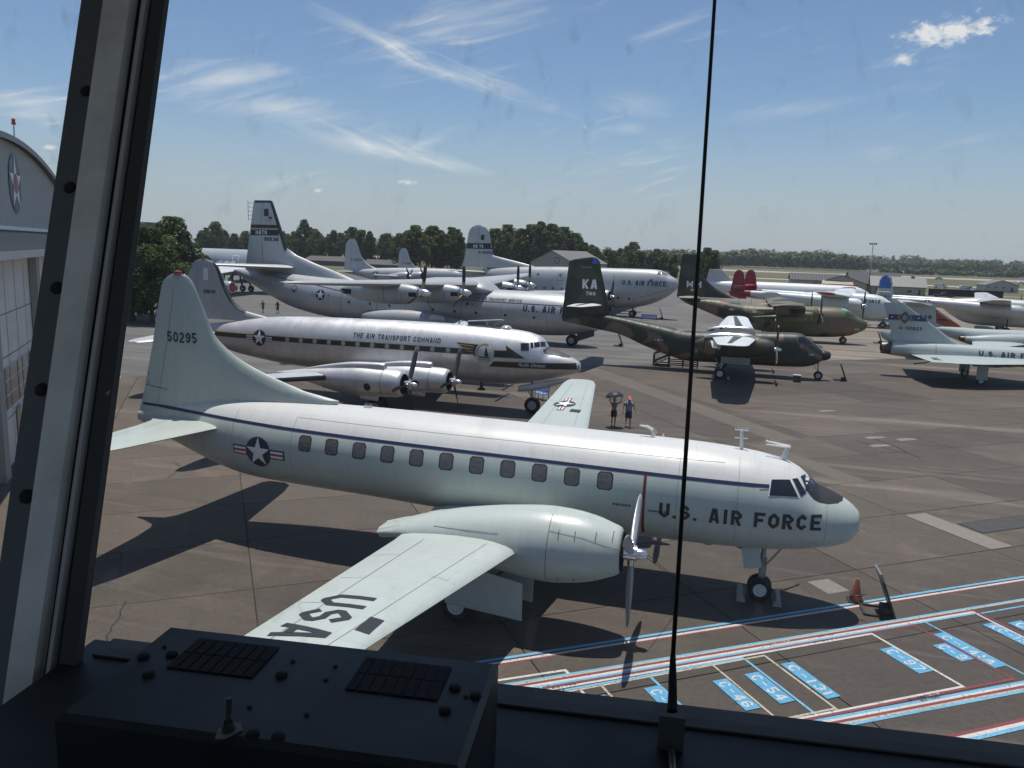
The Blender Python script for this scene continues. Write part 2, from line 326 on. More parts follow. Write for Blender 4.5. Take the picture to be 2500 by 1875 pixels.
# ---- block lettering drawn with strokes
def strip(pts, h, closed=False):
    n = len(pts); P = [Vector(p) for p in pts]; off = []
    for i in range(n):
        a = P[i-1] if (closed or i > 0) else None; b = P[(i+1) % n] if (closed or i < n-1) else None
        d1 = (P[i]-a).normalized() if a is not None else None; d2 = (b-P[i]).normalized() if b is not None else None
        d1 = d1 or d2; d2 = d2 or d1
        n1, n2 = Vector((-d1.y, d1.x)), Vector((-d2.y, d2.x)); mm = (n1+n2)
        mm = mm.normalized() if mm.length > 1e-4 else n1
        off.append(mm*(h/max(.45, mm.dot(n1))))
    L, Rr = [p+o for p, o in zip(P, off)], [p-o for p, o in zip(P, off)]
    return [[Rr[i], Rr[(i+1) % n], L[(i+1) % n], L[i]] for i in range(n if closed else n-1)]
def glyph(ch, t):
    w = .62; L, Q, B, T, c, m = t/2, .62-t/2, t/2, 1-t/2, .2, .5; k = c*.6
    O = [(L,B+c),(L,T-c),(L+c,T),(Q-c,T),(Q,T-c),(Q,B+c),(Q-c,B),(L+c,B)]
    g = {'U': [[(L,1),(L,B+c),(L+c,B),(Q-c,B),(Q,B+c),(Q,1)]], 'S': [[(Q,T-c),(Q-c,T),(L+c,T),(L,T-c),(L,m+k),(L+k,m),(Q-k,m),(Q,m-k),(Q,B+c),(Q-c,B),(L+c,B),(L,B+c)]],
     'A': [[(L,0),(w/2-t*.3,T),(w/2+t*.3,T),(Q,0)],[(L+.12,.28),(Q-.12,.28)]], 'R': [[(L,0),(L,T),(Q-c,T),(Q,T-c),(Q,m+k),(Q-k,m),(L+t/2,m)],[(Q-c,m-t/2),(Q,0)]],
     'P': [[(L,0),(L,T),(Q-c,T),(Q,T-c),(Q,m+k),(Q-k,m),(L+t/2,m)]], 'F': [[(L,0),(L,T),(w,T)],[(L+t/2,m),(Q,m)]], 'E': [[(w,T),(L,T),(L,B),(w,B)],[(L+t/2,m),(Q,m)]], 'L': [[(L,1),(L,B),(w,B)]],
     'C': [[(Q,T-c),(Q-c,T),(L+c,T),(L,T-c),(L,B+c),(L+c,B),(Q-c,B),(Q,B+c)]], 'T': [[(0,T),(w,T)],[(w/2,T-t/2),(w/2,0)]], 'H': [[(L,0),(L,1)],[(Q,0),(Q,1)],[(L+t/2,m),(Q-t/2,m)]],
     'N': [[(L,0),(L,1-t*.2),(Q,t*.2),(Q,1)]], 'M': [[(L,0),(L,T),(w/2,.35),(Q,T),(Q,0)]], 'W': [[(L,1),(L,B),(w/2,.62),(Q,B),(Q,1)]], 'K': [[(L,0),(L,1)],[(Q,1),(L+t*.6,m),(Q,0)]],
     'Y': [[(L,1),(w/2,m),(Q,1)],[(w/2,m-t*.4),(w/2,0)]], 'V': [[(L,1),(w/2,B),(Q,1)]], 'G': [[(Q,T-c),(Q-c,T),(L+c,T),(L,T-c),(L,B+c),(L+c,B),(Q,B),(Q,m),(w/2,m)]],
     '1': [[(w/2,0),(w/2,1)]], '2': [[(L,T-c),(L+c,T),(Q-c,T),(Q,T-c),(Q,m+.12),(L,B+.1),(L,B),(w,B)]], '3': [[(L,T-c),(L+c,T),(Q-c,T),(Q,T-c),(Q,m+k),(Q-k,m),(Q,m-k),(Q,B+c),(Q-c,B),(L+c,B),(L,B+c)]],
     '4': [[(Q-.1,0),(Q-.1,1)],[(Q-.1-t/2,.92),(L,.32),(w,.32)]], '5': [[(Q,T),(L,T),(L,m+.06),(Q-c,m+.06),(Q,m-c+.06),(Q,B+c),(Q-c,B),(L+c,B),(L,B+c)]],
     '6': [[(Q,T-c),(Q-c,T),(L+c,T),(L,T-c),(L,B+c),(L+c,B),(Q-c,B),(Q,B+c),(Q,m-k),(Q-k,m),(L+t/2,m)]], '7': [[(0,T),(Q,T),(Q,T-.15),(w*.38,0)]], '9': [[(L,B+c),(L+c,B),(Q-c,B),(Q,B+c),(Q,T-c),(Q-c,T),(L+c,T),(L,T-c),(L,m+k),(L+k,m),(Q-t/2,m)]],
     '-': [[(.08,m),(.54,m)]], '.': [[(w/2,0),(w/2,t)]], 'I': [[(w/2,0),(w/2,1)]]}
    if ch in 'O0': return [(O, True)]
    if ch == 'D': return [([(L,B),(L,T),(Q-c,T),(Q,T-c),(Q,B+c),(Q-c,B)], True)]
    if ch == '8': return [(O, True), ([(L+t/2,m),(Q-t/2,m)], False)]
    if ch == 'B': return [([(L,B),(L,T),(Q-c,T),(Q,T-c),(Q,B+c),(Q-c,B)], True), ([(L+t/2,m),(Q-t/2,m)], False)]
    return [(p, False) for p in g.get(ch, [])]
def text(s, o, ex, ey, h, mat, width=None, t=.17, gap=.17, layer=1, slant=0., stencil=0.):
    """stroke lettering; o = lower left corner, ex, ey = reading and up directions in decal units, h = letter height"""
    o, ex, ey = Vector(o), Vector(ex), Vector(ey); x = 0; pen = []
    for ch in s:
        if ch == ' ': x += .5; continue
        adv = .62; sh = 0
        if ch in '1I': adv = t*1.5; sh = -(.31-adv/2)
        if ch == '.': adv = t*1.2; sh = -(.31-adv/2)
        if ch in 'MW': adv = .74
        for k, (pl, cl) in enumerate(glyph(ch, t)):
            if ch in 'MW': pl = [(px*.74/.62, py) for px, py in pl]
            for q in strip(pl, t/2, cl): pen.append(([(p.x+sh+x+slant*p.y, p.y) for p in q], k))
        x += adv+gap
    W_ = x-gap; sx = (width/W_) if width else h
    polys = []
    for q, k in pen:
        polys.append(([o+ex*(a*sx)+ey*(b*h) for a, b in q], mat, layer+k))
    return polys
def disc(c, r, mat, layer, n=28, ry=None): 
    ry = ry or r; return ([(c[0]+r*math.cos(2*math.pi*i/n), c[1]+ry*math.sin(2*math.pi*i/n)) for i in range(n)], mat, layer)
def star5(c, r, mat, layer, ex=(1,0), ey=(0,1)):
    out_ = []
    pts = []
    for i in range(10):
        a = math.pi/2+i*math.pi/5; q = r if i % 2 == 0 else r*.382; x, y = q*math.cos(a), q*math.sin(a)
        pts.append((c[0]+ex[0]*x+ey[0]*y, c[1]+ex[1]*x+ey[1]*y))
    return [([pts[i], pts[(i+1) % 10], c], mat, layer) for i in range(10)]
def insignia(c, r, ex=(1,0), ey=(0,1), red=True, dark=None, white=None, bars=True):
    """star in a roundel with side bars"""
    dark = dark or NAVY; white = white or WHITE
    def rc(x0, y0, x1, y1): return [(c[0]+ex[0]*x+ey[0]*y, c[1]+ex[1]*x+ey[1]*y) for x, y in ((x0,y0),(x1,y0),(x1,y1),(x0,y1))]
    cir = [(c[0]+(ex[0]*math.cos(a)+ey[0]*math.sin(a))*r, c[1]+(ex[1]*math.cos(a)+ey[1]*math.sin(a))*r) for a in [2*math.pi*i/32 for i in range(32)]]
    P_ = [(cir, dark, 2)]
    if bars:
        for sg in (-1, 1):
            P_.append((rc(sg*r*.9, -.31*r, sg*r*2.06, .31*r), dark, 1)); P_.append((rc(sg*r*.93, -.22*r, sg*r*1.97, .22*r), white, 3) if False else (rc(sg*r*1.0, -.22*r, sg*r*1.96, .22*r), white, 4))
            if red: P_.append((rc(sg*r*1.0, -.075*r, sg*r*1.96, .075*r), RED, 6))
            else: P_.append((rc(sg*r*1.0, -.075*r, sg*r*1.96, .075*r), dark, 6))
    return P_+star5(c, r*.97, white, 7, ex, ey)
def rect(s0, z0, s1, z1, mat, layer=0): return ([(s0,z0),(s1,z0),(s1,z1),(s0,z1)], mat, layer)
def line2(pts, w_, mat, layer=0): 
    return [([tuple(p) for p in q], mat, layer) for q in strip(pts, w_/2)]
SX = (-1, 0)   # reading direction of lettering on a starboard side: towards the nose
UP = (0, 1)
# ================================================================== ground, apron, buildings
def ground_mat(name, cols, speck=.25, rough=.9, big=.05, tanmix=None, seal=False, island=False):
    m = bpy.data.materials.new(name); MATS[name] = m; t, b = nodes_of(m); p = geoc(t)
    n1 = noise(t, p, big, 5, .6, .3); n2 = noise(t, p, .55, 7, .65, .4); n3 = noise(t, p, 7., 6, .7); n4 = noise(t, p, 13., 3, .7)
    c_ = mx(t, mrange(t, n1, .36, .66, 0, 1), cols[0], cols[1])
    c_ = mx(t, mrange(t, n2, .52, .78, 0, .75), c_, cols[2])
    if tanmix:
        sp = N(t, 'ShaderNodeSeparateXYZ'); t.links.new(p, sp.inputs[0])
        e = mt(t, 'ADD', sp.outputs[0], mt(t, 'MULTIPLY', mt(t, 'SUBTRACT', n1, .5), 60.))
        c_ = mx(t, mrange(t, e, -14, 6, 0, 1), c_, tanmix)
        mp = N(t, 'ShaderNodeMapping'); t.links.new(p, mp.inputs[0]); mp.inputs['Rotation'].default_value = (0,0,R(-20)); mp.inputs['Scale'].default_value = (.05,.45,1)
        c_ = mx(t, mrange(t, noise(t, mp.outputs[0], 1.2, 6, .6), .44, .62, 0, .75), c_, (.085,.074,.063))
    if seal:   # darker sealed strip under the painted outlines, and pale worn strips along some joints
        sp = N(t, 'ShaderNodeSeparateXYZ'); t.links.new(p, sp.inputs[0])
        vv = mt(t, 'ADD', mt(t, 'MULTIPLY', sp.outputs[0], -.592), mt(t, 'MULTIPLY', sp.outputs[1], .806))
        uu = mt(t, 'ADD', mt(t, 'MULTIPLY', sp.outputs[0], .806), mt(t, 'MULTIPLY', sp.outputs[1], .592))
        e = mt(t, 'ADD', vv, mt(t, 'MULTIPLY', mt(t, 'SUBTRACT', n2, .5), 1.2))
        f_ = mt(t, 'MULTIPLY', mrange(t, e, -1.6, .4, 1, 0), mrange(t, uu, -13, -9, 0, 1))
        c_ = mx(t, mt(t, 'MULTIPLY', f_, .62), c_, (.050,.043,.037))
        mp = N(t, 'ShaderNodeMapping'); t.links.new(p, mp.inputs[0]); mp.inputs['Rotation'].default_value = (0,0,R(-36.3)); mp.inputs['Scale'].default_value = (.045,.8,1)
        c_ = mx(t, mrange(t, noise(t, mp.outputs[0], .5, 4, .5), .60, .70, 0, .5), c_, (.235,.205,.165))
    if seal:
        for rz_, sc_, cc_, lo in ((8,(.10,1.3,1),(.060,.050,.042),.50),(-24,(.12,1.6,1),(.20,.175,.145),.58)):
            mp = N(t, 'ShaderNodeMapping'); t.links.new(p, mp.inputs[0]); mp.inputs['Rotation'].default_value = (0,0,R(rz_)); mp.inputs['Scale'].default_value = sc_
            c_ = mx(t, mrange(t, noise(t, mp.outputs[0], .9, 6, .62, .4), lo, lo+.2, 0, .55), c_, cc_)
    oi = N(t, 'ShaderNodeObjectInfo')
    if island: c_ = mx(t, 1., c_, mx(t, oi.outputs['Random'], (.80,.80,.80), (1.16,1.14,1.12)), 'MULTIPLY')
    c_ = mx(t, 1., c_, mx(t, mrange(t, n3, .3, .75, 0, 1), (1+speck*.5,)*3, (1-speck,)*3), 'MULTIPLY')
    c_ = mx(t, mrange(t, n4, .67, .77, 0, .6), c_, (.36,.32,.27))
    t.links.new(c_, b.inputs['Base Color']); t.links.new(mrange(t, n2, .3, .8, rough-.22, rough), b.inputs['Roughness'])
    b.inputs['Specular IOR Level'].default_value = .35
    bp = N(t, 'ShaderNodeBump'); bp.inputs['Strength'].default_value = .35; bp.inputs['Distance'].default_value = .01; t.links.new(n3, bp.inputs['Height']); t.links.new(bp.outputs[0], b.inputs['Normal'])
    return m
MAT_SLAB = ground_mat('concrete_aggregate', [(.072,.058,.047), (.112,.092,.075), (.150,.127,.103)], .32, seal=True, island=True)
MAT_ASPH = ground_mat('asphalt_ramp', [(.115,.112,.108), (.145,.140,.134), (.165,.158,.148)], .2, tanmix=(.235,.198,.158))
MAT_GRASS = ground_mat('mown_grass', [(.085,.082,.030), (.125,.110,.045), (.150,.125,.060)], .35, big=.012)
MAT_ROAD = ground_mat('runway_concrete', [(.30,.28,.25), (.36,.34,.30), (.40,.38,.34)], .1, big=.03)
MAT_JOINT = M('joint_filler', (.018,.016,.014), .9)
def sheet(name, poly, z, mat, kind='structure', label=None):
    o = mk(name, [(x, y, z) for x, y in poly], [tuple(range(len(poly)))], mat); return tag(o, label, None, None, kind)
sheet('ground', [(-2400,-150),(2400,-150),(2400,2900),(-2400,2900)], -.09, MAT_GRASS)
TH = R(36.3); EU = Vector((math.cos(TH), math.sin(TH))); EV = Vector((-math.sin(TH), math.cos(TH)))
def UV(u_, v_): p = EU*u_+EV*v_; return (p.x, p.y)
U0, DU, V0, DV = 2.30, 6.1, 2.47, 3.93
sheet('asphalt_apron', [UV(-75,45.72), UV(60,45.72), (150,150), (150,215), (60,235), (20,248), (-16,290), (-75,262), (-110,232), (-300,196), (-150,62)], -.012, MAT_ASPH)
base = sheet('concrete_apron', [UV(-65.0,-28.96), UV(57.2,-28.96), UV(57.2,45.70), UV(-65.0,45.70)], -.04, MAT_JOINT)
g_ = .014; hx, hy = DU/2-g_, DV/2-g_
m = MB(); m.add([(-hx,-hy,-.038),(hx,-hy,-.038),(hx,hy,-.038),(-hx,hy,-.038),(-hx,-hy,-.006),(hx,-hy,-.006),(hx,hy,-.006),(-hx,hy,-.006),(-hx+.012,-hy+.012,0),(hx-.012,-hy+.012,0),(hx-.012,hy-.012,0),(-hx+.012,hy-.012,0)],
  [(0,1,5,4),(1,2,6,5),(2,3,7,6),(3,0,4,7),(4,5,9,8),(5,6,10,9),(6,7,11,10),(7,4,8,11),(8,9,10,11)])
sl0 = m.build('slab', MAT_SLAB, base); slab_me = sl0.data; first = True
for i in range(-11, 9):
    for j in range(-8, 11):
        uc, vc = U0+DU*(i+.5), V0+DV*(j+.5)
        if not (-56 < uc < 57): continue
        if j < -4 and not (-25 < uc < 30): continue
        o = sl0 if first else link('slab', slab_me, base); first = False
        x, y = UV(uc, vc); o.location = (x, y, random.uniform(-.002,.002)); o.rotation_euler = (0,0,TH)
# worn pale slab strip and patches cast at their own height
def gpoly(name, pts, z, mat, label=None, parent=base):
    o = mk(name, [(*(UV(*p)), z) for p in pts], [tuple(range(len(pts)))], mat, parent)
    if label: o['label'] = label
    return o
MAT_PALE = ground_mat('pale_concrete', [(.33,.28,.205), (.38,.325,.24), (.40,.35,.27)], .15)
gpoly('concrete_patch', [(-56,40.5),(-23.2,40.5),(-23.2,45.6),(-56,45.6)], .004, MAT_PALE, 'pale concrete strip at the apron edge')
MAT_WORN = ground_mat('worn_concrete', [(.105,.088,.072), (.140,.118,.097), (.165,.140,.114)], .3)
MAT_PATCH = ground_mat('patched_concrete', [(.19,.17,.145), (.22,.20,.17), (.25,.225,.19)], .25)
gpoly('concrete_patch', [(8.42,2.5),(9.5,2.5),(9.5,6.2),(8.42,6.2)], .004, MAT_PATCH, 'pale replacement strip beyond the white nose')
gpoly('concrete_patch', [(9.5,10.1),(10.7,10.1),(10.8,17.5),(9.6,17.5)], .004, MAT_WORN); gpoly('concrete_patch', [(11.6,17.8),(13.4,17.8),(14.2,44),(12.2,44)], .004, MAT_WORN, 'worn paler strip of concrete behind the walkers')
gpoly('concrete_patch', [(.05,1.25),(.85,1.25),(.85,2.15),(.05,2.15)], .004, MAT_PATCH, 'pale square patch with tie down chain by the nose wheel')
for uu, vv in ((17.5,17.0),(19,16.2),(16.2,15.4),(20.5,24)):
    gpoly('concrete_patch', [(uu,vv),(uu+1.3,vv),(uu+1.3,vv+.3),(uu+.6,vv+.5),(uu,vv+.4)], .005, MAT_PATCH)
gr = MB(); gx0, gy0 = 9.75, 3.82
for k in range(34): gr.add([(*UV(gx0+k*.13,gy0),.012),(*UV(gx0+k*.13+.06,gy0),.012),(*UV(gx0+k*.13+.06,gy0+1.0),.012),(*UV(gx0+k*.13,gy0+1.0),.012)], [(0,1,2,3)])
dr = gpoly('drain_pit', [(gx0-.1,gy0-.05),(gx0+4.5,gy0-.05),(gx0+4.5,gy0+1.05),(gx0-.1,gy0+1.05)], .006, HOLE, 'dark slotted drain grate')
gr.build('drain_grate', M('grate_steel',(.16,.15,.14),.6,.5), dr)
def crack(pts, w_=.03):
    P3 = [(Vector(p)) for p in pts]; q = []
    for a_, b_ in zip(P3[:-1], P3[1:]):
        n_ = max(2, int((b_-a_).length/.25)); q += [a_.lerp(b_, i/n_)+Vector((random.uniform(-.05,.05), random.uniform(-.05,.05))) for i in range(n_)]
    q.append(P3[-1]); m_ = MB()
    for s_ in strip(q, w_/2): m_.add([(p.x, p.y, .0045) for p in s_], [(0,1,2,3)])
    return m_.build('crack', MAT_JOINT, base)
crack([(-19.44,-6.07),(-19.0,-6.9),(-18.7,-7.4),(-18.2,-8.3),(-17.6,-9.1)], .035)
crack([(-27.6,5.9),(-26.6,5.2),(-26.2,4.2),(-26.0,3.6)], .03)
crack([(4.0,24.8),(5.2,22.6),(5.4,21.6),(5.9,20.4)], .10); crack([(3.2,23.4),(4.6,22.0),(5.4,21.2)], .07)
# ---- painted outlines of aircraft sizes
def worn_paint(name, col, wear=.5):
    m = bpy.data.materials.new(name); MATS[name] = m; t, b = nodes_of(m); p = geoc(t); n1 = noise(t, p, 16, 6, .7); n2 = noise(t, p, 2.2, 4, .6); n3 = noise(t, p, 70, 2, .6)
    f_ = mt(t, 'ADD', mt(t, 'MULTIPLY', n1, .75), mt(t, 'MULTIPLY', n2, .45))
    c_ = mx(t, 1., tuple(col), mx(t, mrange(t, n2, .3, .7, 0, 1), (.78,.78,.78), (1.08,1.08,1.08)), 'MULTIPLY')
    c_ = mx(t, mrange(t, f_, .655-.1*(wear-.5), .73-.1*(wear-.5), 0, .8), c_, (.075,.062,.052)); c_ = mx(t, mrange(t, n3, .60, .72, 0, .35), c_, (.09,.075,.062))
    t.links.new(c_, b.inputs['Base Color']); b.inputs['Roughness'].default_value = .75; return m
PB = worn_paint('road_paint_blue',(.15,.38,.55)); PW = worn_paint('road_paint_white',(.55,.53,.50)); PR = worn_paint('road_paint_red',(.20,.042,.048)); PC = worn_paint('road_paint_cream',(.46,.40,.30),.8); PL = worn_paint('label_paint_blue',(.09,.33,.54)); PN = worn_paint('road_paint_navy',(.022,.026,.04))
zp = [.004]
def stripe(pts, w_, mat, lab=None):
    m_ = MB(); zp[0] += .00025
    for s_ in strip(pts, w_/2): m_.add([(*UV(p.x,p.y),zp[0]) for p in s_], [(0,1,2,3)])
    o = m_.build('painted_stripe', mat, base)
    if lab: o['label'] = lab
    return o
def run(u0, u1, v_, sl, bands):
    a_ = v_
    for wd, mt_ in bands:
        if mt_: stripe([(u0, a_-wd/2+sl*(u0+5)), (u1, a_-wd/2+sl*(u1+5))], wd, mt_)
        a_ -= wd
run(-14, 16, .64, -.013, [(.10,PB),(.07,PN),(.09,PW),(.07,PR)])
run(-14, 3.42, -.52, -.020, [(.075,PB),(.06,PC),(.09,PR)])
run(3.42, 16, -.52, -.020, [(.075,PB),(.06,PC)])
run(-14, 3.3, -.745, -.020, [(.085,PW),(.075,PB)])
run(-14, .90, -.905, -.018, [(.08,PR)]); run(-14, -.63, -.985, -.016, [(.075,PW)]); run(-14, -4.8, -1.06, -.006, [(.075,PB)]); run(-14, -4.2, -1.135, -.004, [(.06,PC)])
run(3.3, 16, -.93, -.015, [(.06,PB)])
stripe([(3.38,-.80),(3.31,-8)], .075, PR); stripe([(3.24,-.98),(3.12,-8)], .075, PW); stripe([(1.34,-1.0),(1.37,-4.0)], .06, PB)
stripe([(.87,-1.0),(.90,-3.92)], .075, PR); stripe([(-.66,-1.08),(-.60,-3.86)], .075, PW); stripe([(-4.22,-1.2),(-4.21,-3.62)], .065, PC)
stripe([(-4.81,-1.15),(-4.80,-3.62)], .07, PB); stripe([(-7.49,-1.2),(-7.40,-4)], .07, PB); stripe([(-5.75,-1.05),(-5.74,-3.68)], .06, PC); stripe([(-8.77,-1.2),(-8.7,-4)], .065, PC); stripe([(-9.31,-1.2),(-9.25,-4)], .07, PW)
stripe([(-13,-.17),(-9.29,-.30),(-9.28,-.48)], .08, PW)
run(-14, -.60, -3.60, -.035, [(.07,PW)]); run(-14, .93, -3.675, -.035, [(.08,PR)]); run(-14, 6, -3.765, -.048, [(.085,PB),(.075,PW),(.085,PR),(.06,PC),(.09,PB)]); run(-14, -4.2, -3.52, -.02, [(.065,PC)])
run(-8, 12, -5.02, -.03, [(.10,PR),(.10,PW),(.11,PB)])
def plabel(txt, u0, v0, u1, v1, lab):
    zp[0] += .0005; o = mk('painted_label', [(*UV(a_,b_),zp[0]) for a_,b_ in ((u0,v0),(u1,v0),(u1,v1),(u0,v1))], [(0,3,2,1)], PL, base); o['label'] = lab
    L_ = v0-v1; w_ = u1-u0; m_ = MB()
    for pts, _, l_ in text(txt, (u0+w_*.12, v0-L_*.09), (0,-1), (1,0), w_*.74, PW, L_*.82, t=.15, gap=.22):
        m_.add([(*UV(p[0],p[1]),zp[0]+.0015+l_*.0006) for p in pts], [(0,1,2,3)])
    m_.build('label_letters', PW, o)
plabel('C-97', -1.14,-1.82,-.69,-3.04, 'pale blue painted label reading C-97'); plabel('C-9', .39,-2.08,.83,-2.93, 'pale blue painted label reading C-9'); plabel('C-141A', .93,-1.63,1.31,-3.42, 'pale blue painted label reading C-141A')
plabel('KC-135', 2.78,-1.62,3.18,-3.1, 'pale blue painted label starting KC'); plabel('C-5', 3.58,-1.76,4.1,-2.9, 'pale blue painted label at the right edge'); plabel('C-131', -4.12,-1.64,-3.74,-3.22, 'pale blue painted label reading C-131')
plabel('C-54', -5.29,-1.77,-4.88,-3.05, 'pale blue painted label reading C-54'); plabel('C-46', -6.2,-1.79,-5.81,-3.04, 'pale blue painted label reading C-46'); plabel('C-123', -7.9,-1.57,-7.51,-3.0, 'pale blue painted label behind the black rod'); plabel('C-7', -9.25,-1.52,-8.88,-2.4, 'pale blue painted label cut off by the sill')
def tiny(txt, u_, v_, w_, h_, mat):
    m_ = MB(); zp[0] += .0004
    for pts, _, l_ in text(txt, (u_, v_), (1,0), (0,1), h_, mat, w_, t=.16): m_.add([(*UV(p[0],p[1]),zp[0]+.003+l_*.0004) for p in pts], [(0,1,2,3)])
    m_.build('line_lettering', mat, base)
tiny('C-122', -10.6,-.86,.5,.06,PW); tiny('KC-135', -9.9,-.95,.6,.06,BLACK); tiny('C-97', -10.1,-1.1,.45,.06,BLACK); tiny('C-124', -3.6,-.80,.5,.06,PW); tiny('C-17', -1.2,.35,.4,.06,PW); tiny('C-54', -6.45,-1.12,.4,.055,PW); tiny('KC-10', -2.2,-.84,.5,.06,BLACK); tiny('C-97', -2.55,-1.05,.5,.055,BLACK); tiny('C-141', -2.35,-3.86,.5,.06,BLACK); tiny('KC-135', -2.1,-3.98,.55,.06,BLACK); tiny('EC-137', -2.4,-4.28,.5,.06,PW); tiny('C-9', -1.75,-3.88,.3,.05,PW)
# runway, roads and grass beyond the ramp
sheet('runway', [(-500,700),(900,640),(900,720),(-500,800)], -.06, MAT_ROAD); sheet('taxiway', [(-60,430),(700,330),(700,352),(-60,455)], -.055, MAT_ROAD)
sheet('access_road', [(60,282),(340,300),(340,318),(60,296)], -.05, MAT_ASPH)
# ---- arched hangar at the left edge
HP, HD, HN = Vector((-31.9,1.08)), Vector((-.616,.788)), Vector((.788,.616))
def hw(t_, z_, n_=0.): q = HP+HD*t_+HN*n_; return (q.x, q.y, z_)
hang = empty('arched_hangar', hw(7,0), 0, 'pale arched hangar with ribbed gable and star roundel at the left edge', 'hangar')
hang.location = (0,0,0)
arc = lambda t_: 13.9-.0073*(t_-7)**2
TS = [-16.4+46.8*i/40 for i in range(41)]
HWALL = M('hangar_panel', (.72,.68,.62), .7, var=.12, scale=.8, bump=.2, bscale=3); HCLAD = M('hangar_cladding', (.50,.50,.48), .55, var=.06); HROOF = M('hangar_roof', (.21,.225,.235), .6)
m = MB(); v = []
for t_ in TS: v += [hw(t_,arc(t_)+.16,.35), hw(t_,arc(t_)-.1,.35), hw(t_,arc(t_)+.16,-45)]
m.add(v, [q for i in range(40) for q in ((3*i,3*i+3,3*i+4,3*i+1),(3*i,3*i+2,3*i+5,3*i+3))]); m.build('roof', HROOF, hang)
m = MB(); tt = 0.; t_ = -16.2
while t_ < 30.2:   # ribbed gable sheet
    z1, z2 = arc(t_)-.05, arc(t_+.30)-.05
    m.add([hw(t_,10.05,0),hw(t_+.2,10.05,0),hw(t_+.22,10.05,.06),hw(t_+.28,10.05,.06),hw(t_+.30,10.05,0),hw(t_,z1,0),hw(t_+.2,z1,0),hw(t_+.22,z2,.06),hw(t_+.28,z2,.06),hw(t_+.30,z2,0)], [(i,i+1,i+6,i+5) for i in range(4)]); t_ += .30
m.build('ribbed_gable', HCLAD, hang)
m = MB(); m.add([hw(-16.4,0),hw(30.4,0),hw(30.4,10.2),hw(-16.4,10.2)], [(0,1,2,3)]); m.add([hw(30.4,0),hw(30.4,0,-45),hw(30.4,10.0,-45),hw(30.4,10.0)], [(0,1,2,3)]); m.add([hw(-16.4,0),hw(-16.4,0,-45),hw(-16.4,10.0,-45),hw(-16.4,10.0)], [(3,2,1,0)]); m.build('front_wall', HWALL, hang)
m = MB(); t_ = -16.4
while t_ < 30.2: m.add([hw(t_,9.93,.03),hw(t_+.24,9.93,.03),hw(t_+.24,9.10,.98),hw(t_,9.10,.98),hw(t_+.27,9.98,.06),hw(t_+.33,9.98,.06),hw(t_+.33,9.15,1.0),hw(t_+.27,9.15,1.0)], [(0,3,2,1),(4,7,6,5),(1,2,7,4)]); t_ += .36
m.build('canopy_roof', M('canopy_dark',(.075,.085,.10),.5), hang)
m = MB(); m.add([hw(-16.4,9.12,1.0),hw(30.4,9.12,1.0),hw(30.4,8.80,1.0),hw(-16.4,8.80,1.0),hw(-16.4,8.80,0.02),hw(30.4,8.80,0.02)], [(0,3,2,1),(3,4,5,2)]); m.build('canopy_fascia', M('fascia_grey',(.46,.46,.45),.6), hang)
m = MB(); m.add([hw(-16.4,9.95,.1),hw(30.4,9.95,.1),hw(30.4,10.12,.1),hw(-16.4,10.12,.1),hw(-16.4,10.12,0),hw(30.4,10.12,0)], [(0,1,2,3),(3,2,5,4)]); m.build('trim_band', WHITE, hang)
for t_ in (9.3,-.6,19.2):
    m = MB()
    for a_, b_ in ((t_,t_+.9),): m.add([hw(a_,0,.03),hw(b_,0,.03),hw(b_,8.8,.03),hw(a_,8.8,.03),hw(a_,0,.35),hw(b_,0,.35),hw(b_,8.8,.35),hw(a_,8.8,.35)], [(4,5,6,7),(0,4,7,3),(5,1,2,6)])
    m.build('column', M('column_grey',(.33,.31,.29),.6), hang)
for t_ in [1.2,3.4,5.6,7.8,11.4,13.6,15.8]:
    m = MB(); m.add([hw(t_,.1,.015),hw(t_+.05,.1,.015),hw(t_+.05,8.75,.015),hw(t_,8.75,.015)], [(0,1,2,3)]); m.build('door_joint', LINE, hang)
for z_ in (2.0,4.6,6.4): 
    m = MB(); m.add([hw(-.5,z_,.012),hw(9.2,z_,.012),hw(9.2,z_+.04,.012),hw(-.5,z_+.04,.012)], [(0,1,2,3)]); m.build('door_joint', LINE, hang)
wpane = M('hangar_window_glass', (.09,.10,.10), .12, var=.3, scale=2)
for t_ in (.5,2.2,3.15,4.9,6.0,7.6):
    w_ = {2.2:.85,3.15:1.55,4.9:.95,6.0:1.5,.5:1.5,7.6:.9}[t_]
    wf = MB(); wf.add([hw(t_,2.38,.03),hw(t_+w_,2.38,.03),hw(t_+w_,4.24,.03),hw(t_,4.24,.03)], [(0,1,2,3)]); wf_ = wf.build('window', WHITE, hang)
    for k in range(3):
        m = MB(); z_ = 2.43+k*.61; m.add([hw(t_+.06,z_,.045),hw(t_+w_-.06,z_,.045),hw(t_+w_-.06,z_+.55,.045),hw(t_+.06,z_+.55,.045)], [(0,1,2,3)]); m.build('pane', wpane, wf_)
m = MB(); m.add([hw(3.9,.1,.03),hw(4.9,.1,.03),hw(4.9,2.25,.03),hw(3.9,2.25,.03)], [(0,1,2,3)]); dd = m.build('door', M('door_frame_grey',(.25,.25,.24),.5), hang)
m = MB(); m.add([hw(4.0,1.2,.045),hw(4.8,1.2,.045),hw(4.8,2.1,.045),hw(4.0,2.1,.045)], [(0,1,2,3)]); m.build('pane', wpane, dd)
m = MB(); 
for k in range(32):
    pass
cir = [(7.0+1.38*math.cos(2*math.pi*i/36), 12.06+1.32*math.sin(2*math.pi*i/36)) for i in range(36)]
m.add([hw(a_,b_,.10) for a_, b_ in cir], [tuple(range(36))], 0)
st = []
for i in range(10): a_ = math.pi/2+i*math.pi/5; q = 1.36 if i % 2 == 0 else .53; st.append((7.0+q*math.cos(a_), 12.06+q*.96*math.sin(a_)))
